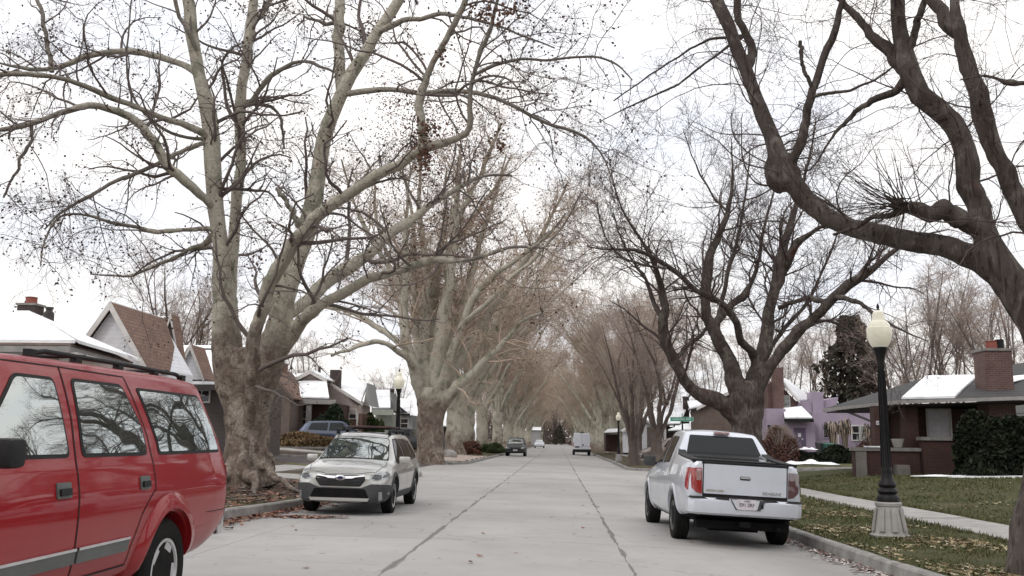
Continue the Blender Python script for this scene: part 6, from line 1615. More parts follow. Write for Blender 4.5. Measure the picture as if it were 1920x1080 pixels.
r = house('house with tall dark chimney, snowy roof and beige gable over brick, behind the blue car', -14.5, 68)
A = at(618, 716, 65); Bp = at(676, 756, 65)
b = MB(); b.prism([(A.x-1.2, 65, g1-.4), (Bp.x, 65, g1-.4), (Bp.x, 65, Bp.z-.7), (A.x-1.2, 65, Bp.z-.7)], (0, 5, 0)); b.obj('brick_wall', M['brick_brown'], r)
b = MB(); b.prism([(A.x-.8, 64.95, Bp.z-.7), (Bp.x-.1, 64.95, Bp.z-.7), (Bp.x-.1, 64.95, Bp.z-.1), (A.x, 64.95, A.z-.1), (A.x-.8, 64.95, A.z-.1)], (0, 4, 0)); b.obj('gable_wall', M['wall_beige'], r)
b = MB(); b.prism([(A.x-.1, 64.5, A.z+.12), (Bp.x+.25, 64.5, Bp.z+.02), (Bp.x+.25, 64.5, Bp.z-.18), (A.x-.1, 64.5, A.z-.12)], (0, .08, 0)); b.obj('bargeboard', M['trim'], r)
chimney(r, at(629, 720, 65.6).x, 65.6, .68, g1, at(629, 694, 65.6).z, M['brick_dark'], cap=False)
e0 = at(660, 752, 64.6); e1 = at(677, 757, 64.6)
b = MB(); pl = [at(640, 733, 65.2), at(676, 757, 64.6), at(689, 721, 68.5), at(638, 719, 68.5)]
b.slab(pl, .12); ro = b.obj('roof', M['shingle_grey'], r); b = MB(); b.slab(pl, .1, .12); b.obj('snow', M['snow'], ro, .5)
for px_ in (653, 670): A = at(px_, 780, 64.9); b = MB(); b.box(A.x-.06, A.x+.06, 64.85, 64.97, g1-.4, Bp.z-.7); b.obj('trim_board', M['trim'], r)
A = at(660, 776, 65); win(r, A.x, 65, A.z, .55, .6, mull=0)
b = MB(); A0 = at(688, 718, 66); A1 = at(694, 722, 66); b.prism([A0, at(696, 762, 66), at(682, 757, 66)], (0, 3, 0)); b.obj('side_gable', M['wall_grey'], r)
fixparents(r)

r = house('pale green trimmed house with snowy roof left of the far lamp post', -14, 76)
e0 = at(697, 766, 73); e1 = at(733, 766, 73); r0 = at(696, 733, 77); r1 = at(731, 733, 77)
snow_roof(r, e0, e1, r0, r1); b = MB(); b.box(e0.x, e1.x+.2, 72.9, 73.1, e0.z-.5, e0.z-.05); b.obj('fascia', M['wall_green'], r)
b = MB(); b.box(e0.x+.1, e1.x, 74, 78, g1-.4, e0.z-.4); b.obj('wall', M['wall_green'], r)
chimney(r, at(731, 730, 78).x, 78, .62, 3, at(731, 731, 78).z, M['brick_dark'])
b = MB(); b.prism([at(731, 735, 75), at(741, 770, 75), at(731, 770, 75)], (0, 3, 0)); b.obj('side_gable', M['wall_grey'], r)
fixparents(r)
r = house('grey house with snowy roof and dark slope right of the far lamp post', -13.5, 88)
e0 = at(748, 776, 84); e1 = at(769, 776, 84); r0 = at(740, 749, 88); r1 = at(771, 749, 88)
snow_roof(r, e0, e1, r0, r1)
b = MB(); b.prism([at(737, 752, 83.5), at(764, 774, 83.5), at(737, 774, 83.5)], (0, .3, 0)); b.obj('gable_face', M['shingle_grey'], r)
b = MB(); b.box(at(738, 780, 84.3).x, at(773, 780, 84.3).x, 84.3, 89, g1-.4, e0.z-.1); b.obj('wall', M['wall_grey'], r)
A = at(756, 794, 84.2); win(r, A.x, 84.3, A.z, .8, .8, mull=0)
fixparents(r)
r = house('low house with a snowy roof corner, half hidden by the second sycamore trunk', -13, 100)
e0 = at(772, 782, 96); e1 = at(800, 786, 96); r0 = at(772, 768, 100); r1 = at(798, 768, 100)
snow_roof(r, e0, e1, r0, r1); b = MB(); b.box(e0.x, e1.x, 97, 101, g1-.5, e0.z-.1); b.obj('wall', M['wall_dark'], r)
fixparents(r)
r = house('dark garage with a snow capped roof glimpsed between the second and third sycamore trunks', -9.9, 80)
e0 = at(824, 800, 92); e1 = at(842, 800, 92); r0 = at(827, 787, 94); r1 = at(842, 787, 94)
snow_roof(r, e0, e1, r0, r1); b = MB(); b.box(e0.x+.1, e1.x+.5, 92.6, 95, g1-.6, e0.z-.1); b.obj('wall', M['wall_dark'], r)
fixparents(r)

# stone retaining wall
def stone_mat():
    m, nt, b = new_mat('field_stone'); v = objco(nt)
    s = nt.nodes.new('ShaderNodeMapping'); s.inputs['Scale'].default_value = (2.0, 0.0, 2.9); nt.links.new(v, s.inputs[0])
    vo = nt.nodes.new('ShaderNodeTexVoronoi'); vo.feature = 'DISTANCE_TO_EDGE'; vo.inputs['Scale'].default_value = 1.1; nt.links.new(s.outputs[0], vo.inputs['Vector'])
    v2 = nt.nodes.new('ShaderNodeTexVoronoi'); v2.inputs['Scale'].default_value = 1.1; nt.links.new(s.outputs[0], v2.inputs['Vector'])
    hs = nt.nodes.new('ShaderNodeMixRGB'); hs.inputs[1].default_value = (.30, .28, .26, 1); hs.inputs[2].default_value = (.44, .42, .40, 1); nt.links.new(v2.outputs['Color'], hs.inputs[0])
    r = nt.nodes.new('ShaderNodeMapRange'); r.inputs['From Min'].default_value = 0.03; r.inputs['From Max'].default_value = 0.09; nt.links.new(vo.outputs['Distance'], r.inputs['Value'])
    x = nt.nodes.new('ShaderNodeMixRGB'); nt.links.new(r.outputs[0], x.inputs[0]); x.inputs[1].default_value = (.09, .08, .075, 1); nt.links.new(hs.outputs[0], x.inputs[2])
    nt.links.new(x.outputs[0], b.inputs['Base Color']); b.inputs['Roughness'].default_value = .9; bump(nt, b, r.outputs[0], .8, .05)
    return m
M['stone'] = stone_mat()
A0 = at(470, 850, 55.2); A1 = at(668, 850, 55.2); zt_ = at(560, 841, 55.2).z
b = MB(); b.box(A0.x, A1.x, 55.2, 55.7, 0.1, zt_); o = tag(b.obj('stone_wall', M['stone']), 'low retaining wall of pale field stones behind the silver wagon', 'wall')
b = MB(); b.box(A0.x, A1.x+.1, 55.12, 55.8, zt_+.003, zt_+.10); b.obj('coping', M['concrete_dark'], o)
b = MB(); b.box(A0.x-3, A1.x+1, 55.75, 70, 0.2, zt_+.03); tag(b.obj('yard', M['lawn']), kind='structure')
zy = zt_+.03

def shrub(name, label, x, y, z, mat, n, size, rx, ry, rz, seed, cat_='shrub', stems=0, stemmat='maple', base=0.0, group=None):
    rng = np.random.default_rng(seed); r = empty(name, (x, y, z), 0, label, cat_, group)
    def sh(rng):
        while True:
            q = rng.uniform(-1, 1, 3); q[2] = abs(q[2]) if base == 0 else q[2]
            R2 = (q**2).sum()
            if R2 < 1*(0.72+0.28*sin(q[0]*5+seed)*sin(q[1]*4+q[2]*6)) and R2 > rng.random()*0.6: return (q[0]*rx, q[1]*ry, q[2]*rz+base)
    v, f = leafy(rng, n, size, sh); link('foliage', npmesh('foliage', v, f, M[mat]), r)
    if stems:
        Q = np.zeros((stems, 6, 3)); a = rng.uniform(0, 6.28, stems); t = np.linspace(0, 1, 6)
        e = rng.uniform(.2, 1, stems)
        Q[:, :, 0] = (np.cos(a)*e)[:, None]*rx*t**1.2; Q[:, :, 1] = (np.sin(a)*e)[:, None]*ry*t**1.2
        Q[:, :, 2] = (rz*np.sqrt(np.maximum(0.15, 1.05-e**2)))[:, None]*t; Q += rng.normal(size=Q.shape)*0.02*rx
        v, f = tubes(Q, np.linspace(.014, .005, 6)[None].repeat(stems, 0)*max(1, rx*.6), 3); link('stems', npmesh('stems', v, f, M[stemmat]), r)
    return r
A = at(622, 795, 59.6); shrub('ivy', 'dark green ivy mass covering the porch corner of the brick bungalow', A.x, 59.6, zy, 'ivy', 5200, .11, 1.55, .8, 2.9, 4, 'ivy')
A = at(566, 838, 57); shrub('dry_grass', 'tan dry ornamental grass on top of the stone wall', A.x, 57, zy, 'drygrass', 5200, .09, 3.2, .9, 1.0, 5, 'grass plant')
A = at(532, 826, 60); shrub('shrub', 'bare brown shrub before the brown cottage on the stone wall terrace', A.x, 60, zy, 'redtwig', 1800, .05, 1.6, .8, 1.5, 6, stems=160)
A = at(704, 800, 67); shrub('shrub', 'yellow green shrub beside the brick walled house with dark chimney', A.x, 66.5, g1-.3, 'greenery', 1700, .10, .9, .7, 3.0, 7)
# corner of the far left verge
A = at(866, 870, 82); shrub('shrub', 'low rusty red shrub around the third and fourth sycamore trunks', A.x, 79.5, T(-8, 80), 'rust', 6500, .09, 2.3, 3.2, 1.25, 8, stems=200, stemmat='twig_red')
A = at(912, 860, 93); shrub('shrub', 'low green ground cover mound behind the rusty shrub', A.x+.3, 94, T(-7, 94), 'greenery', 6500, .09, 1.7, 6.5, 1.0, 9)
b = MB(); b.lathe([(.42, -.1), (.5, .12), (.44, .34), (.25, .5), (.05, .54)], (0, 0, 0), 'z', 10)
A = at(839, 872, 62)
bl_ = b.obj('boulder', M['concrete'], None, 1.2, loc=(A.x+.0, 62, T(A.x, 62))); bl_.scale = (1.35, 1.0, 1.0); bl_.rotation_euler = (0, 0, .4)
tag(bl_, 'pale boulder right of the corner sycamore trunk', 'boulder')
M['dirt'] = pmat('bare_dirt', (0.30, 0.235, 0.20), (0.40, 0.34, 0.30), 1.2, .95, .6, 12, bdist=.04)
V = []
yy_ = np.arange(51.2, 72, .7); oo = np.array([.2, .7, 1.3, 2.0, 2.8, 3.6])
for y in yy_:
    for o in oo:
        x = kerb(-1, y)-o; V.append((x, y, T(x, y)+.03+.035*sin(x*3+y*2)))
n = len(oo); F = [(i*n+j, i*n+j+1, (i+1)*n+j+1, (i+1)*n+j)[::-1] for i in range(len(yy_)-1) for j in range(n-1)]
tag(link('dirt', npmesh('dirt', np.array(V), np.array(F), M['dirt'], 3.1)), kind='structure')

# ------------------------------------------------------------------ right: brick house with snow patch
r = house('dark red brick bungalow with grey hip roof, snow patch and brick chimney on the right', 16, 36)
D = 33.0
C1 = at(1687, 750, D); C0 = at(1556, 767, 41.8); ez = C1.z
C0 = Vector((C1.x-.15, 41.8, ez)); CE = Vector((at(1990, 742, 31.8).x, 31.8, at(1990, 740, 31.8).z))
A_ = at(1735, 708, 37.5); B_ = at(1832, 706, 37.0); Vl = at(1790, 747, 32.6)
gz_ = .30
b = MB(); b.slab([C0, C1, A_], .10); b.slab([C1, Vl, B_, A_], .10); west = b.obj('roof', M['shingle_grey'], r)
b = MB(); b.slab([C1+Vector((.08, .05, .02)), Vl, B_+Vector((0, -.08, 0)), A_+Vector((0, -.08, 0))], .07, .08); b.obj('snow', M['snow'], west, .5)
T1_ = at(1905, 682, 38.5); T2_ = at(2010, 668, 38.5)
b = MB(); b.slab([Vl, CE, T2_, T1_, B_], .10, .005); ro2 = b.obj('main_roof', M['shingle_grey'], r)
s0, s1, s2, s3 = at(1886, 722, 34.8), at(1925, 719, 34.6), at(1935, 706, 35.6), at(1890, 711, 35.6)
def onroof(px, py):
    n_ = (CE-Vl).cross(B_-Vl); d = at(px, py, 10)-Vector((0, 0, CAMH)); o_ = Vector((0, 0, CAMH)); t = n_.dot(Vl-o_)/n_.dot(d); return o_+d*t
b = MB(); b.slab([onroof(1888, 724), onroof(1912, 717), onroof(1935, 712), onroof(1935, 706), onroof(1887, 711)], .03, .10); b.obj('snow', M['snow'], ro2, .5)
b = MB()
for a_, c_2 in ((C0, C1), (C1, Vl), (Vl, CE)):
    b.prism([a_+Vector((0, 0, -.005)), c_2+Vector((0, 0, -.005)), c_2+Vector((0, 0, -.13)), a_+Vector((0, 0, -.13))], (0.0 if a_ is not C0 else -.06, -.06 if a_ is not C0 else 0, 0))
b.obj('gutter', M['trim_grey'], west)
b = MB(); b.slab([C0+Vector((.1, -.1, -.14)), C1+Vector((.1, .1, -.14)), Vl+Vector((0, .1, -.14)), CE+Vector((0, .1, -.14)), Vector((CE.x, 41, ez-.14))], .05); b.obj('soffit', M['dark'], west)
cp = at(1862, 690, 34.0); chz = at(1862, 660, 34.0).z
ch = chimney(r, cp.x, 34.0, .92, 2.2, chz, M['brick_red'], .20)
b = MB(); b.lathe([(.15, chz+.09), (.15, chz+.42), (.17, chz+.44), (.1, chz+.45)], (cp.x+.28, 34.0, 0), 'z', 12); b.obj('flue', M['blackmetal'], ch)
# walls: porch bays facing the viewer
wx0 = at(1640, 800, 34).x
YW = 35.2
def wallbox(x0p, x1p, y, depth, zbot, ztop, mat, name='wall'):
    b = MB(); b.box(at(x0p, 800, y).x, at(x1p, 800, y).x, y, y+depth, zbot, ztop); return b.obj(name, M[mat], r)
wallbox(1700, 1990, YW+.8, 2.2, gz_-.3, ez-.18, 'brick')
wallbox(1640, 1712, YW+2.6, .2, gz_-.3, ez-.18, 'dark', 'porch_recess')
pl_ = wallbox(1640, 1656, 33.6, .45, gz_-.2, ez-.18, 'brick', 'porch_pillar')
wallbox(1698, 1722, 33.6, .5, gz_-.2, ez-.18, 'brick', 'porch_pillar')
A = at(1648, 793, 33.6); b = MB(); b.box(A.x-.1, A.x+.1, 33.56, 33.6, A.z-.07, A.z+.07); hn = b.obj('house_number', M['plate'], pl_)
for k in (-1, 0, 1): b = MB(); b.box(A.x-.012+k*.05, A.x+.012+k*.05, 33.554, 33.559, A.z-.035, A.z+.035); b.obj('numeral', M['plate_ink'], hn)
# parapets
zp1 = at(1680, 846, 33.4).z
for (a0, a1, yq, zt_p) in ((1600, 1722, 33.2, zp1), (1728, 1798, 33.0, at(1760, 826, 33).z)):
    pw = wallbox(a0, a1, yq, .35, gz_-.3, zt_p, 'brick', 'parapet')
    b = MB(); b.box(at(a0, 800, yq).x-.06, at(a1, 800, yq).x+.06, yq-.07, yq+.42, zt_p+.003, zt_p+.12); b.obj('coping', M['concrete_dark'], pw)
wallbox(1726, 1800, 33.36, 2.6, gz_-.3, at(1760, 830, 33).z-.05, 'brick', 'bay')
for (a0, a1) in ((1604, 1622),): wallbox(a0, a1, 33.0, .17, gz_-.3, zp1-.02, 'pier', 'pier')
wallbox(1678, 1702, 32.7, .4, gz_-.3, at(1690, 872, 32.7).z, 'pier', 'planter_block')
A = at(1761, 796, 35.95); win(r, A.x, YW+.79, A.z, .78, 1.05, frame='trim', pane='curtain', mull=0, rail=0)
A = at(1695, 795, 37.7); b = MB(); b.box(A.x-.05, A.x+.05, 37.6, 37.75, gz_+.9, ez-.25); b.obj('door_trim', M['trim'], r)
A = at(1905, 775, 35.9); win(r, A.x, YW+.79, A.z, .85, .85, frame='trim_grey', pane='pane', mull=0)
# downspout strut under the west eave
b = MB(); b.tube([at(1578, 768, 40.5), at(1640, 792, 34.2)], .05, 8); b.obj('downspout', M['blackmetal'], r)
b = MB(); b.lathe([(.13, 0), (.22, .28), (.20, .29), (.1, .2)], tuple(Vector((at(1682, 800, 33.35).x, 33.38, zp1+.13))), 'z', 16); pt_ = b.obj('planter', M['concrete'], None, .6)
tag(pt_, 'round stone planter on the porch parapet of the brick bungalow', 'planter')
b = MB(); b.box(at(1632, 800, 33.3).x-.2, at(1632, 800, 33.3).x+.3, 33.1, 33.5, zp1+.125, zp1+.17); b.obj('ledge_snow', M['snow'], r)
fixparents(r)
A = at(1850, 880, 31.5); shrub('evergreen_shrub', 'very dark tall evergreen shrub in front of the right end of the brick bungalow', A.x+.4, 31.0, gz_-.1, 'ever_dark', 12000, .10, 1.95, 1.0, 2.8, 14)
A = at(1800, 880, 31.5); shrub('shrub', 'low dark shrub with pale specks at the foot of the brick bay', A.x+.3, 31.2, gz_-.1, 'ever_dark', 1500, .08, .7, .5, .8, 15)
strip('walk', [(12.2, 30.3), (19.5, 30.0)], .5, M['snow'], .06, 3)

# ------------------------------------------------------------------ purple house across the cross street
r = house('purple stucco house with brick gable and chimney beyond the cross street', 16, 64)
Yp = 60.0; gp = T(16, 60)-.2
def pbox(x0, x1, y0, y1, zt_, mat, name='wall', zb=None):
    b = MB(); b.box(at(x0, 800, y0).x, at(x1, 800, y0).x, y0, y1, gp if zb is None else zb, zt_); return b.obj(name, M[mat], r)
pbox(1438, 1474, 60.4, 66, at(1450, 766, 60.4).z, 'purple')
pbox(1470, 1528, Yp, 66, at(1500, 784, Yp).z, 'purple', 'entry_wall')
pbox(1524, 1660, 60.6, 67, at(1600, 774, 60.6).z, 'purple', 'side_wall')
# parapet steps behind
pbox(1498, 1542, 61.8, 66, at(1520, 752, 61.8).z, 'purple', 'stepped_parapet', 2)
pbox(1526, 1546, 61.6, 63, at(1536, 735, 61.6).z, 'purple', 'chimney_stack', 2)
b = MB(); b.prism([at(1540, 752, 62), at(1572, 744, 62), at(1566, 775, 62), at(1540, 775, 62)], (0, 3, 0)); b.obj('stucco_gable', M['purple'], r)
# snowy entry roof
e0, e1, r0, r1 = at(1470, 785, 59.4), at(1525, 785, 59.4), at(1469, 768, 61.2), at(1503, 765, 61.2)
ro = snow_roof(r, e0, e1, r0, r1, 'entry_roof')
b = MB(); b.box(e0.x, e1.x, 59.3, 59.38, e0.z-.2, e0.z-.02); b.obj('fascia', M['blackmetal'], ro)
# brick gable
G = at(1452, 712, 62); Gr = at(1500, 755, 62); Gl = at(1425, 755, 62)
b = MB(); b.prism([(at(1441, 768, 62).x, 62, 2.4), (Gr.x-.1, 62, 2.4), (Gr.x-.1, 62, Gr.z-.05), (G.x, 62, G.z), (at(1441, 768, 62).x, 62, G.z-.3)], (0, 5, 0)); b.obj('brick_gable', M['brick_red'], r)
b = MB(); q = [at(1466, 716, 61.7), at(1498, 752, 61.7), at(1532, 758, 66), at(1470, 712, 66)]
q = [at(1464, 712, 61.7), at(1499, 752, 61.7), at(1526, 752, 66), at(1474, 712, 66)]
b.slab(q, .1); ro = b.obj('roof', M['shingle_grey'], r); b = MB(); b.slab(q, .08, .1); b.obj('snow', M['snow'], ro, .5)
b = MB(); b.prism([at(1463, 709, 61.6), at(1500, 752, 61.6), at(1500, 757, 61.6), at(1463, 715, 61.6)], (0, .06, 0)); b.obj('bargeboard', M['trim'], ro)
chimney(r, at(1457, 700, 61.6).x, 61.5, .62, 2.5, at(1457, 690, 61.6).z, M['brick_red'], cap=False)
A = at(1474, 752, 61.9); win(r, A.x, 62.0, A.z, .42, .62, mull=0)
A = at(1500, 828, Yp); b = MB(); b.box(A.x-.36, A.x+.36, Yp-.05, Yp+.01, A.z-.95, A.z+.85); dr = b.obj('door', M['purple_dark'], r)
b = MB(); b.box(A.x-.12, A.x+.06, Yp-.06, Yp-.05, A.z+.28, A.z+.52); b.obj('door_notice', M['plate'], dr)
b = MB(); b.box(A.x+.1, A.x+.18, Yp-.062, Yp-.05, A.z+.1, A.z+.2); b.obj('knob', M['trim'], dr)
for px_, py_, w_2, h_2 in ((1550, 808, .25, .8), (1458, 805, .2, .5), (1442, 806, .22, .6)): A = at(px_, py_, 60.4); win(r, A.x, 60.6 if px_ > 1520 else 60.4, A.z, w_2, h_2, frame='purple', mull=0, rail=0)
for px_ in (1604, 1620): A = at(px_, 812, 60.6); win(r, A.x, 60.6, A.z, .42, .85, mull=0)
b = MB(); b.tube([at(1475, 788, 60), at(1468, 796, 60), at(1462, 800, 60.3)], .035, 6); b.obj('downspout', M['trim_grey'], r)
A = at(1571, 820, 60.5); b = MB(); b.tube([(A.x, 60.4, gp), (A.x, 60.4, at(1571, 800, 60.5).z), (A.x+.2, 60.5, at(1571, 795, 60.5).z)], .05, 8); b.obj('white_pipe', M['trim'], r)
fixparents(r)

# drooping grey-white plants against the purple wall
def weeper(x, y, z, h, n, seed, label):
    rng = np.random.default_rng(seed); rt = empty('weeping_shrub', (x, y, z), 0, label, 'shrub', 'frosted drooping plants by the purple wall')
    Q = np.zeros((n, 8, 3)); a = rng.uniform(0, 6.28, n); t = np.linspace(0, 1, 8); e = rng.uniform(.15, .6, n)
    Q[:, :, 0] = (np.cos(a)*e)[:, None]*t**.8; Q[:, :, 1] = (np.sin(a)*e)[:, None]*.5*t**.8; Q[:, :, 2] = h*rng.uniform(.75, 1.05, n)[:, None]*np.sin(t*2.2)[None]
    hf = n//3; v, f = tubes(Q[:hf], np.full((hf, 8), .03), 3); link('stems', npmesh('stems', v, f, M['twig_far']), rt)
    v, f = tubes(Q[hf:], np.full((n-hf, 8), .035), 3); link('dark_stems', npmesh('dark_stems', v, f, M['ever']), rt)
for k, (px_, s_, lb) in enumerate(((1563, 2.3, 'frosted drooping shrub left of the white pipe by the purple wall'), (1585, 2.5, 'frosted drooping shrub right of the white pipe by the purple wall'), (1634, 2.2, 'frosted drooping shrub beside the twin windows, right end of the purple wall'))):
    A = at(px_, 850, 58.8); weeper(A.x, 58.8, gp+.1, s_, 60, 40+k, lb)
A = at(1622, 850, 58.5); shrub('shrub', 'twiggy brown shrub under the twin windows of the purple house', A.x, 58.5, gp, 'redtwig', 1500, .06, 1.0, .6, 1.5, 17, stems=90)
A = at(1462, 865, 54); shrub('shrub', 'rounded reddish twig shrub beside the white pickup, before the purple house', A.x, 54, T(A.x, 54), 'redtwig', 5200, .055, 1.35, 1.1, 2.15, 18, stems=500, stemmat='twig_red')
# bins, snow bank and low hedge
M['bin_green'] = pmat('green_bin_plastic', (0.02, 0.10, 0.08), (0.03, 0.13, 0.10), 4, .5, 0)
M['bin_dark'] = pmat('dark_bin_plastic', (0.03, 0.035, 0.035), (0.04, 0.04, 0.04), 4, .5, 0)
def bin_(x, y, z, mat, label, s=1.0):
    rt = empty('wheelie_bin', (x, y, z), .2, label, 'bin', 'bins before the purple house'); rt.scale = (s, s, s)
    b = MB(); b.add([(-.24, -.26, .06), (.24, -.26, .06), (.24, .26, .06), (-.24, .26, .06), (-.31, -.36, 1.0), (.31, -.36, 1.0), (.31, .33, 1.0), (-.31, .33, 1.0)], [(0, 3, 2, 1), (4, 5, 6, 7), (0, 1, 5, 4), (1, 2, 6, 5), (2, 3, 7, 6), (3, 0, 4, 7)]); b.obj('bin_body', mat, rt, None, .02)
    b = MB(); b.add([(-.33, -.39, 1.005), (.33, -.39, 1.005), (.33, .36, 1.005), (-.33, .36, 1.005), (-.31, -.37, 1.05), (.31, -.37, 1.05), (.30, .34, 1.10), (-.30, .34, 1.10)], [(0, 3, 2, 1), (4, 5, 6, 7), (0, 1, 5, 4), (1, 2, 6, 5), (2, 3, 7, 6), (3, 0, 4, 7)]); b.obj('lid', mat, rt, None, .015)
    b = MB()
    for sg in (-1, 1): b.lathe([(.12, -.03), (.12, .03)], (sg*.27, .3, .12), 'x', 14)
    b.obj('wheels', M['tyre'], rt)
A = at(1543, 858, 57); bin_(A.x, 57, gp+.15, M['bin_dark'], 'dark bin left of the green lidded bin')
A = at(1556, 858, 56.5); bin_(A.x, 56.5, gp+.1, M['bin_green'], 'green lidded bin at the end of the dark hedge')
A = at(1583, 878, 54); shrub('hedge', 'low dark hedge running right from the bins', A.x, 54, T(A.x, 54)-.1, 'ever_dark', 4200, .09, 1.75, .7, 1.15, 19, 'hedge')
A = at(1513, 868, 54); shrub('hedge', 'short dark hedge topped with snow, left of the bins', A.x, 54, T(A.x, 54)-.1, 'ever_dark', 1700, .08, .75, .5, .85, 20, 'hedge')
def snowbank(name, label, x, y, z, rx, ry, h, seed):
    rng = np.random.default_rng(seed); V = []; F = []; n, m = 26, 12
    for i in range(n):
        for j in range(m):
            u, v = i/(n-1)*2-1, j/(m-1)*2-1; hh = max(-.15, (1-u*u*1.0-v*v)*(.75+.35*sin(u*9+seed)+.25*sin(u*17+v*5)))
            V.append((u*rx, v*ry, hh*h))
    F = [(i*m+j, (i+1)*m+j, (i+1)*m+j+1, i*m+j+1) for i in range(n-1) for j in range(m-1)]
    o = link(name, npmesh(name, np.array(V), np.array(F), M['snow'], 3.1), None, (x, y, z)); return tag(o, label, 'snow')
A = at(1520, 878, 52.6); snowbank('snow_patch', 'patch of old snow in front of the short hedge by the bins', A.x, 52.9, T(A.x, 53)+.02, 1.6, .5, .2, 1)
A = at(1513, 850, 54); snowbank('snow_patch', 'thin snow lying on top of the short dark hedge', A.x, 54, T(A.x, 54)+.72, .6, .3, .12, 3)
A = at(1850, 890, 30); snowbank('snow_patch', 'thin strip of snow along the foot of the dark evergreen shrub', A.x+.3, 30.6, T(A.x, 30.6)+.02, 2.4, .2, .07, 2)

# ------------------------------------------------------------------ houses behind the corner maples, right
r = house('brown and white porch house with snowy roof behind the street sign', 13, 92)
e0, e1, r0, r1 = at(1222, 797, 88), at(1276, 795, 88), at(1240, 763, 93), at(1290, 762, 93)
snow_roof(r, e0, e1, r0, r1); b = MB(); b.box(e0.x+.2, at(1345, 800, 90).x, 90, 95, .3, e0.z-.1); b.obj('wall', M['wall_brown'], r)
for px_ in (1224, 1229, 1240, 1247): A = at(px_, 820, 88.3); b = MB(); b.box(A.x-.12, A.x+.12, 88.3, 88.6, .2, e0.z-.1); b.obj('column', M['trim'], r)
A = at(1286, 750, 92); chimney(r, A.x, 92, .55, 3, at(1286, 745, 92).z, M['brick_dark'])
e0, e1, r0, r1 = at(1252, 808, 86), at(1312, 806, 86), at(1280, 797, 88), at(1312, 795, 88); snow_roof(r, e0, e1, r0, r1, 'porch_roof')
b = MB(); b.box(at(1232, 820, 88.8).x, at(1300, 820, 88.8).x, 88.8, 89.9, .2, 2.3); b.obj('porch_shade', M['dark'], r)  # dark block standing in for the shade inside the porch
fixparents(r)
r = house('grey house with snowy hip roof between the street sign and the gnarled maple', 20, 92)
e0, e1, r0, r1 = at(1300, 793, 86), at(1378, 792, 86), at(1288, 752, 92), at(1372, 756, 92)
snow_roof(r, e0, e1, r0, r1); b = MB(); b.box(e0.x+.2, e1.x, 87, 92, .3, e0.z-.1); b.obj('wall', M['wall_grey'], r)
A = at(1365, 806, 87); win(r, A.x, 87, A.z, .7, .8, mull=1); A = at(1336, 764, 90); chimney(r, A.x, 90, .3, 4, at(1336, 758, 90).z, M['brick_dark'], cap=False)
b = MB(); b.box(at(1348, 793, 85.8).x, at(1368, 793, 85.8).x, 85.3, 85.9, e0.z-.02, e0.z+.2); b.obj('snow_ledge', M['snow'], r)
fixparents(r)
r = house('grey gabled house with bare attic wall just left of the gnarled maple fork', 18, 75)
A = at(1368, 735, 74); gable_front(r, A.x, 74, A.z, 2.6, 1.3, 5, M['wall_brown'], M['shingle_grey'], 1.5, True)
fixparents(r)
r = house('dark porch with a snowy eave far behind the left corner maple', 8.5, 112)
e0, e1, r0, r1 = at(1132, 812, 108), at(1180, 810, 108), at(1140, 806, 112), at(1184, 804, 112)
snow_roof(r, e0, e1, r0, r1); b = MB(); b.box(e0.x+.3, e1.x+.6, 109.5, 114, .3, e0.z-.1); b.obj('wall', M['brick'], r)
fixparents(r)
r = house('white sided house corner glimpsed between the two corner maples', 11.5, 105)
A = at(1196, 800, 100); gable_front(r, at(1206, 790, 100).x, 100, at(1206, 785, 100).z, 2.2, 1.4, 5, M['clap'], M['shingle_grey'], .3, True)
fixparents(r)
p = at(1000, 812, 230)
r = house('small grey house with white roof glimpsed far up the street, left of the dark gap', p.x, 230)
b = MB(); b.box(p.x-1.6, p.x+1.6, 228, 236, .5, at(998, 806, 228).z); b.obj('wall', M['wall_grey'], r)
b = MB(); b.slab([Vector((p.x-1.9, 227.6, at(998, 806, 228).z)), Vector((p.x+1.9, 227.6, at(998, 806, 228).z)), Vector((p.x+1.9, 232, at(998, 800, 228).z)), Vector((p.x-1.9, 232, at(998, 800, 228).z))], .1); b.obj('roof', M['snow'], r)
fixparents(r)
p = at(1047, 830, 330); shrub('evergreen_tree', 'dark green conifer in the gap at the end of the street', p.x, 330, 0.8, 'ever', 2500, .4, 2.2, 2, 6.5, 22, 'tree')

# unseen sycamores added behind the viewpoint so the car glass has something to mirror
for k, (x, y) in enumerate(((-8, -14), (7.5, -12), (-7, -34), (8, -36))):
    place(SYC, k, x, y, .9, None, 'unseen pale sycamore added behind the viewer for the car glass to reflect', 'sycamores added for car glass reflections', .2)
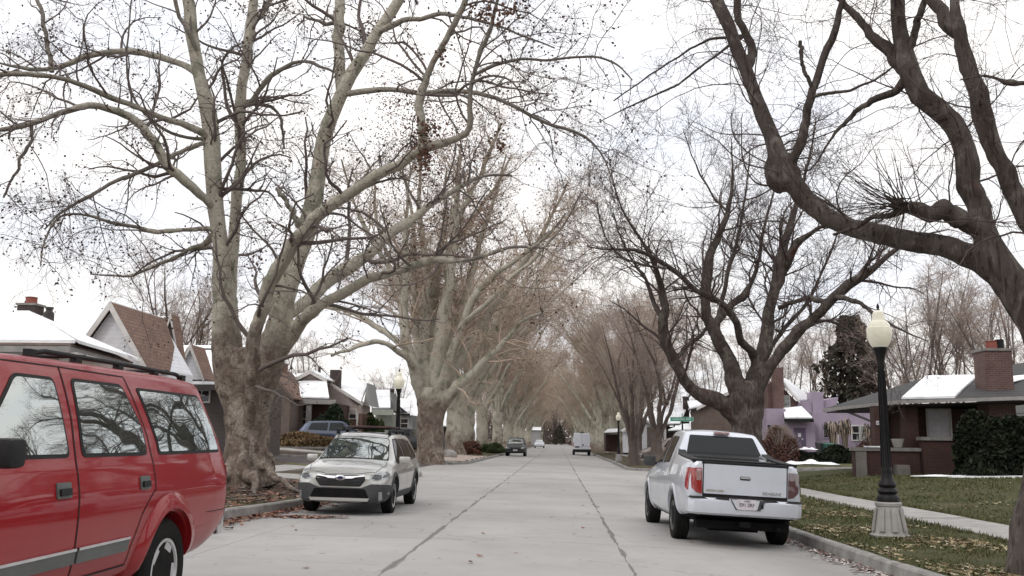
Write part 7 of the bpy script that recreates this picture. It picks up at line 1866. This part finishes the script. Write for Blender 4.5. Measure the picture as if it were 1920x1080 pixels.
# ------------------------------------------------------------------ fallen leaves and grass
def scatter(name, n, fx, mat, size, seed, lift=.012, kind='stuff'):
    rng = np.random.default_rng(seed); V = []; F = []
    for _ in range(n):
        x, y, z = fx(rng); s = size*rng.uniform(.5, 1.3); a = rng.uniform(0, 6.28); c_, s_ = cos(a)*s, sin(a)*s; k = rng.uniform(-.5, .9)*s; k2 = rng.uniform(-.3, .5)*s
        b0 = len(V); V += [(x-c_, y-s_, z+lift+abs(k)*.6), (x+s_*.6, y-c_*.6, z+lift), (x+c_, y+s_, z+lift+abs(k2)), (x-s_*.6, y+c_*.6, z+lift+.3*abs(k))]
        F.append((b0, b0+1, b0+3)); F.append((b0+1, b0+2, b0+3))
    return tag(link(name, npmesh(name, np.array(V), np.array(F), M[mat])), kind=kind)
def leafmat(name, cols):
    m, nt, b = new_mat(name)
    g = nt.nodes.new('ShaderNodeNewGeometry'); r = nt.nodes.new('ShaderNodeValToRGB')
    try: nt.links.new(g.outputs['Random Per Island'], r.inputs[0])
    except KeyError: pass
    e = r.color_ramp.elements; r.color_ramp.interpolation = 'CONSTANT'
    e[0].position = 0; e[0].color = rgb(cols[0]); e[1].position = 1/len(cols); e[1].color = rgb(cols[1])
    for i, c in enumerate(cols[2:]): q = e.new((i+2)/len(cols)); q.color = rgb(c)
    nt.links.new(r.outputs[0], b.inputs['Base Color']); b.inputs['Roughness'].default_value = .8; b.inputs['Specular IOR Level'].default_value = .3
    return m
M['leaf_pale'] = leafmat('pale_fallen_leaves', [(.34, .29, .17), (.22, .15, .08), (.42, .37, .26), (.16, .10, .06), (.28, .22, .12)])
M['leaf_brown'] = leafmat('brown_fallen_leaves', [(.24, .12, .08), (.15, .08, .055), (.32, .2, .15), (.20, .07, .05), (.10, .06, .05)])
M['leaf_wet'] = leafmat('gutter_leaves', [(.42, .36, .33), (.12, .06, .055), (.5, .46, .44), (.07, .045, .04), (.2, .12, .1)])
def rv(rng):
    while True:
        y = 8.5+26*rng.random()**1.5; x = kerb(1, y)+.2+2.1*rng.random()**.9
        if sin(x*3+y*1.1)+sin(y*2.3-x)+.5*sin(x*9+y*5)+.45*rng.normal() > .45 or (x-kerb(1, y) < .5 and rng.random() < .3): return x, y, T(x, y)
def rl_(rng):
    while True:
        y = 9+26*rng.random()**1.3; x = 8.0+6*rng.random()
        if (sin(x*2+y*1.3)+sin(y*1.9)+rng.normal() > .9) and (y < 21 or rng.random() < .12): return x, y, T(x, y)
def rg(rng):
    y = 8+18*rng.random()**1.4; x = kerb(1, y)-.04-abs(rng.normal())*.16; return x, y, roadz(x)
def lv_(rng):
    while True:
        y = 9+20*rng.random(); x = kerb(-1, y)-.2-3.2*rng.random()
        if rng.random() < .8 or x > -7: return x, y, T(x, y)
def lg(rng):
    y = 11+11*rng.random(); x = kerb(-1, y)+.03+abs(rng.normal())*.20; return x, y, roadz(x)
def rd(rng):
    y = 8+34*rng.random()**1.4; s = rng.random(); x = -5+9*s; return x, y, roadz(x)
def patch(rng):
    a = rng.uniform(0, 6.28); q = rng.random(); return -4.55+cos(a)*q*.9, 16.7+sin(a)*q*.28, roadz(-4.5)
scatter('fallen_leaves', 4600, rv, 'leaf_pale', .055, 1); scatter('fallen_leaves', 1500, rl_, 'leaf_pale', .06, 2)
scatter('gutter_leaves', 1500, rg, 'leaf_wet', .045, 3); scatter('fallen_leaves', 4200, lv_, 'leaf_brown', .07, 4)
scatter('gutter_leaves', 1500, lg, 'leaf_brown', .06, 5); scatter('fallen_leaves', 90, rd, 'leaf_brown', .045, 6)
scatter('gutter_leaves', 420, patch, 'leaf_brown', .05, 7)
def blades(name, n, fx, seed, h):
    rng = np.random.default_rng(seed); V = np.zeros((n*3, 3)); 
    for i in range(n):
        x, y, z = fx(rng); a = rng.uniform(0, 6.28); w = .004+.0006*y; hh = h*rng.uniform(.5, 1.2)
        V[i*3] = (x-cos(a)*w, y-sin(a)*w, z-.01); V[i*3+1] = (x+cos(a)*w, y+sin(a)*w, z-.01); V[i*3+2] = (x+rng.normal()*.03, y+rng.normal()*.03, z+hh)
    return tag(link(name, npmesh(name, V, np.arange(n*3).reshape(-1, 3), M['bladegrass'])), kind='stuff')
def gv(rng):
    while True:
        y = 8.3+28*rng.random()**1.6; x = kerb(1, y)+.14+2.3*rng.random()
        if x < 6.6: return x, y, T(x, y)
def gl_(rng):
    y = 9+27*rng.random()**1.3; x = 7.85+6.5*rng.random(); return x, y, T(x, y)
blades('grass', 26000, gv, 8, .05); blades('grass', 30000, gl_, 9, .05)
def gs(rng):
    y = 9+26*rng.random(); e = rng.random() < .5; x = (6.52 if e else 7.88)+rng.normal()*.05-(y-15)*.012; return x, y, T(x, y)+.02
blades('grass', 4000, gs, 10, .07)
# fallen sticks and bark bits on the left verge
rng = np.random.default_rng(77); n = 70; Q = np.zeros((n, 4, 3))
for i in range(n):
    y = 14+9*rng.random(); x = kerb(-1, y)-.3-2.4*rng.random(); a = rng.uniform(0, 3.14); L_ = rng.uniform(.15, .6)
    for k in range(4): Q[i, k] = (x+cos(a)*L_*k/3, y+sin(a)*L_*k/3, T(x, y)+.03+.02*rng.random())
v, f = tubes(Q, np.full((n, 4), .012), 4); tag(link('twig_litter', npmesh('twig_litter', v, f, M['twig_syc'])), kind='stuff')
# low brown rest of leaf pile along the left verge edge
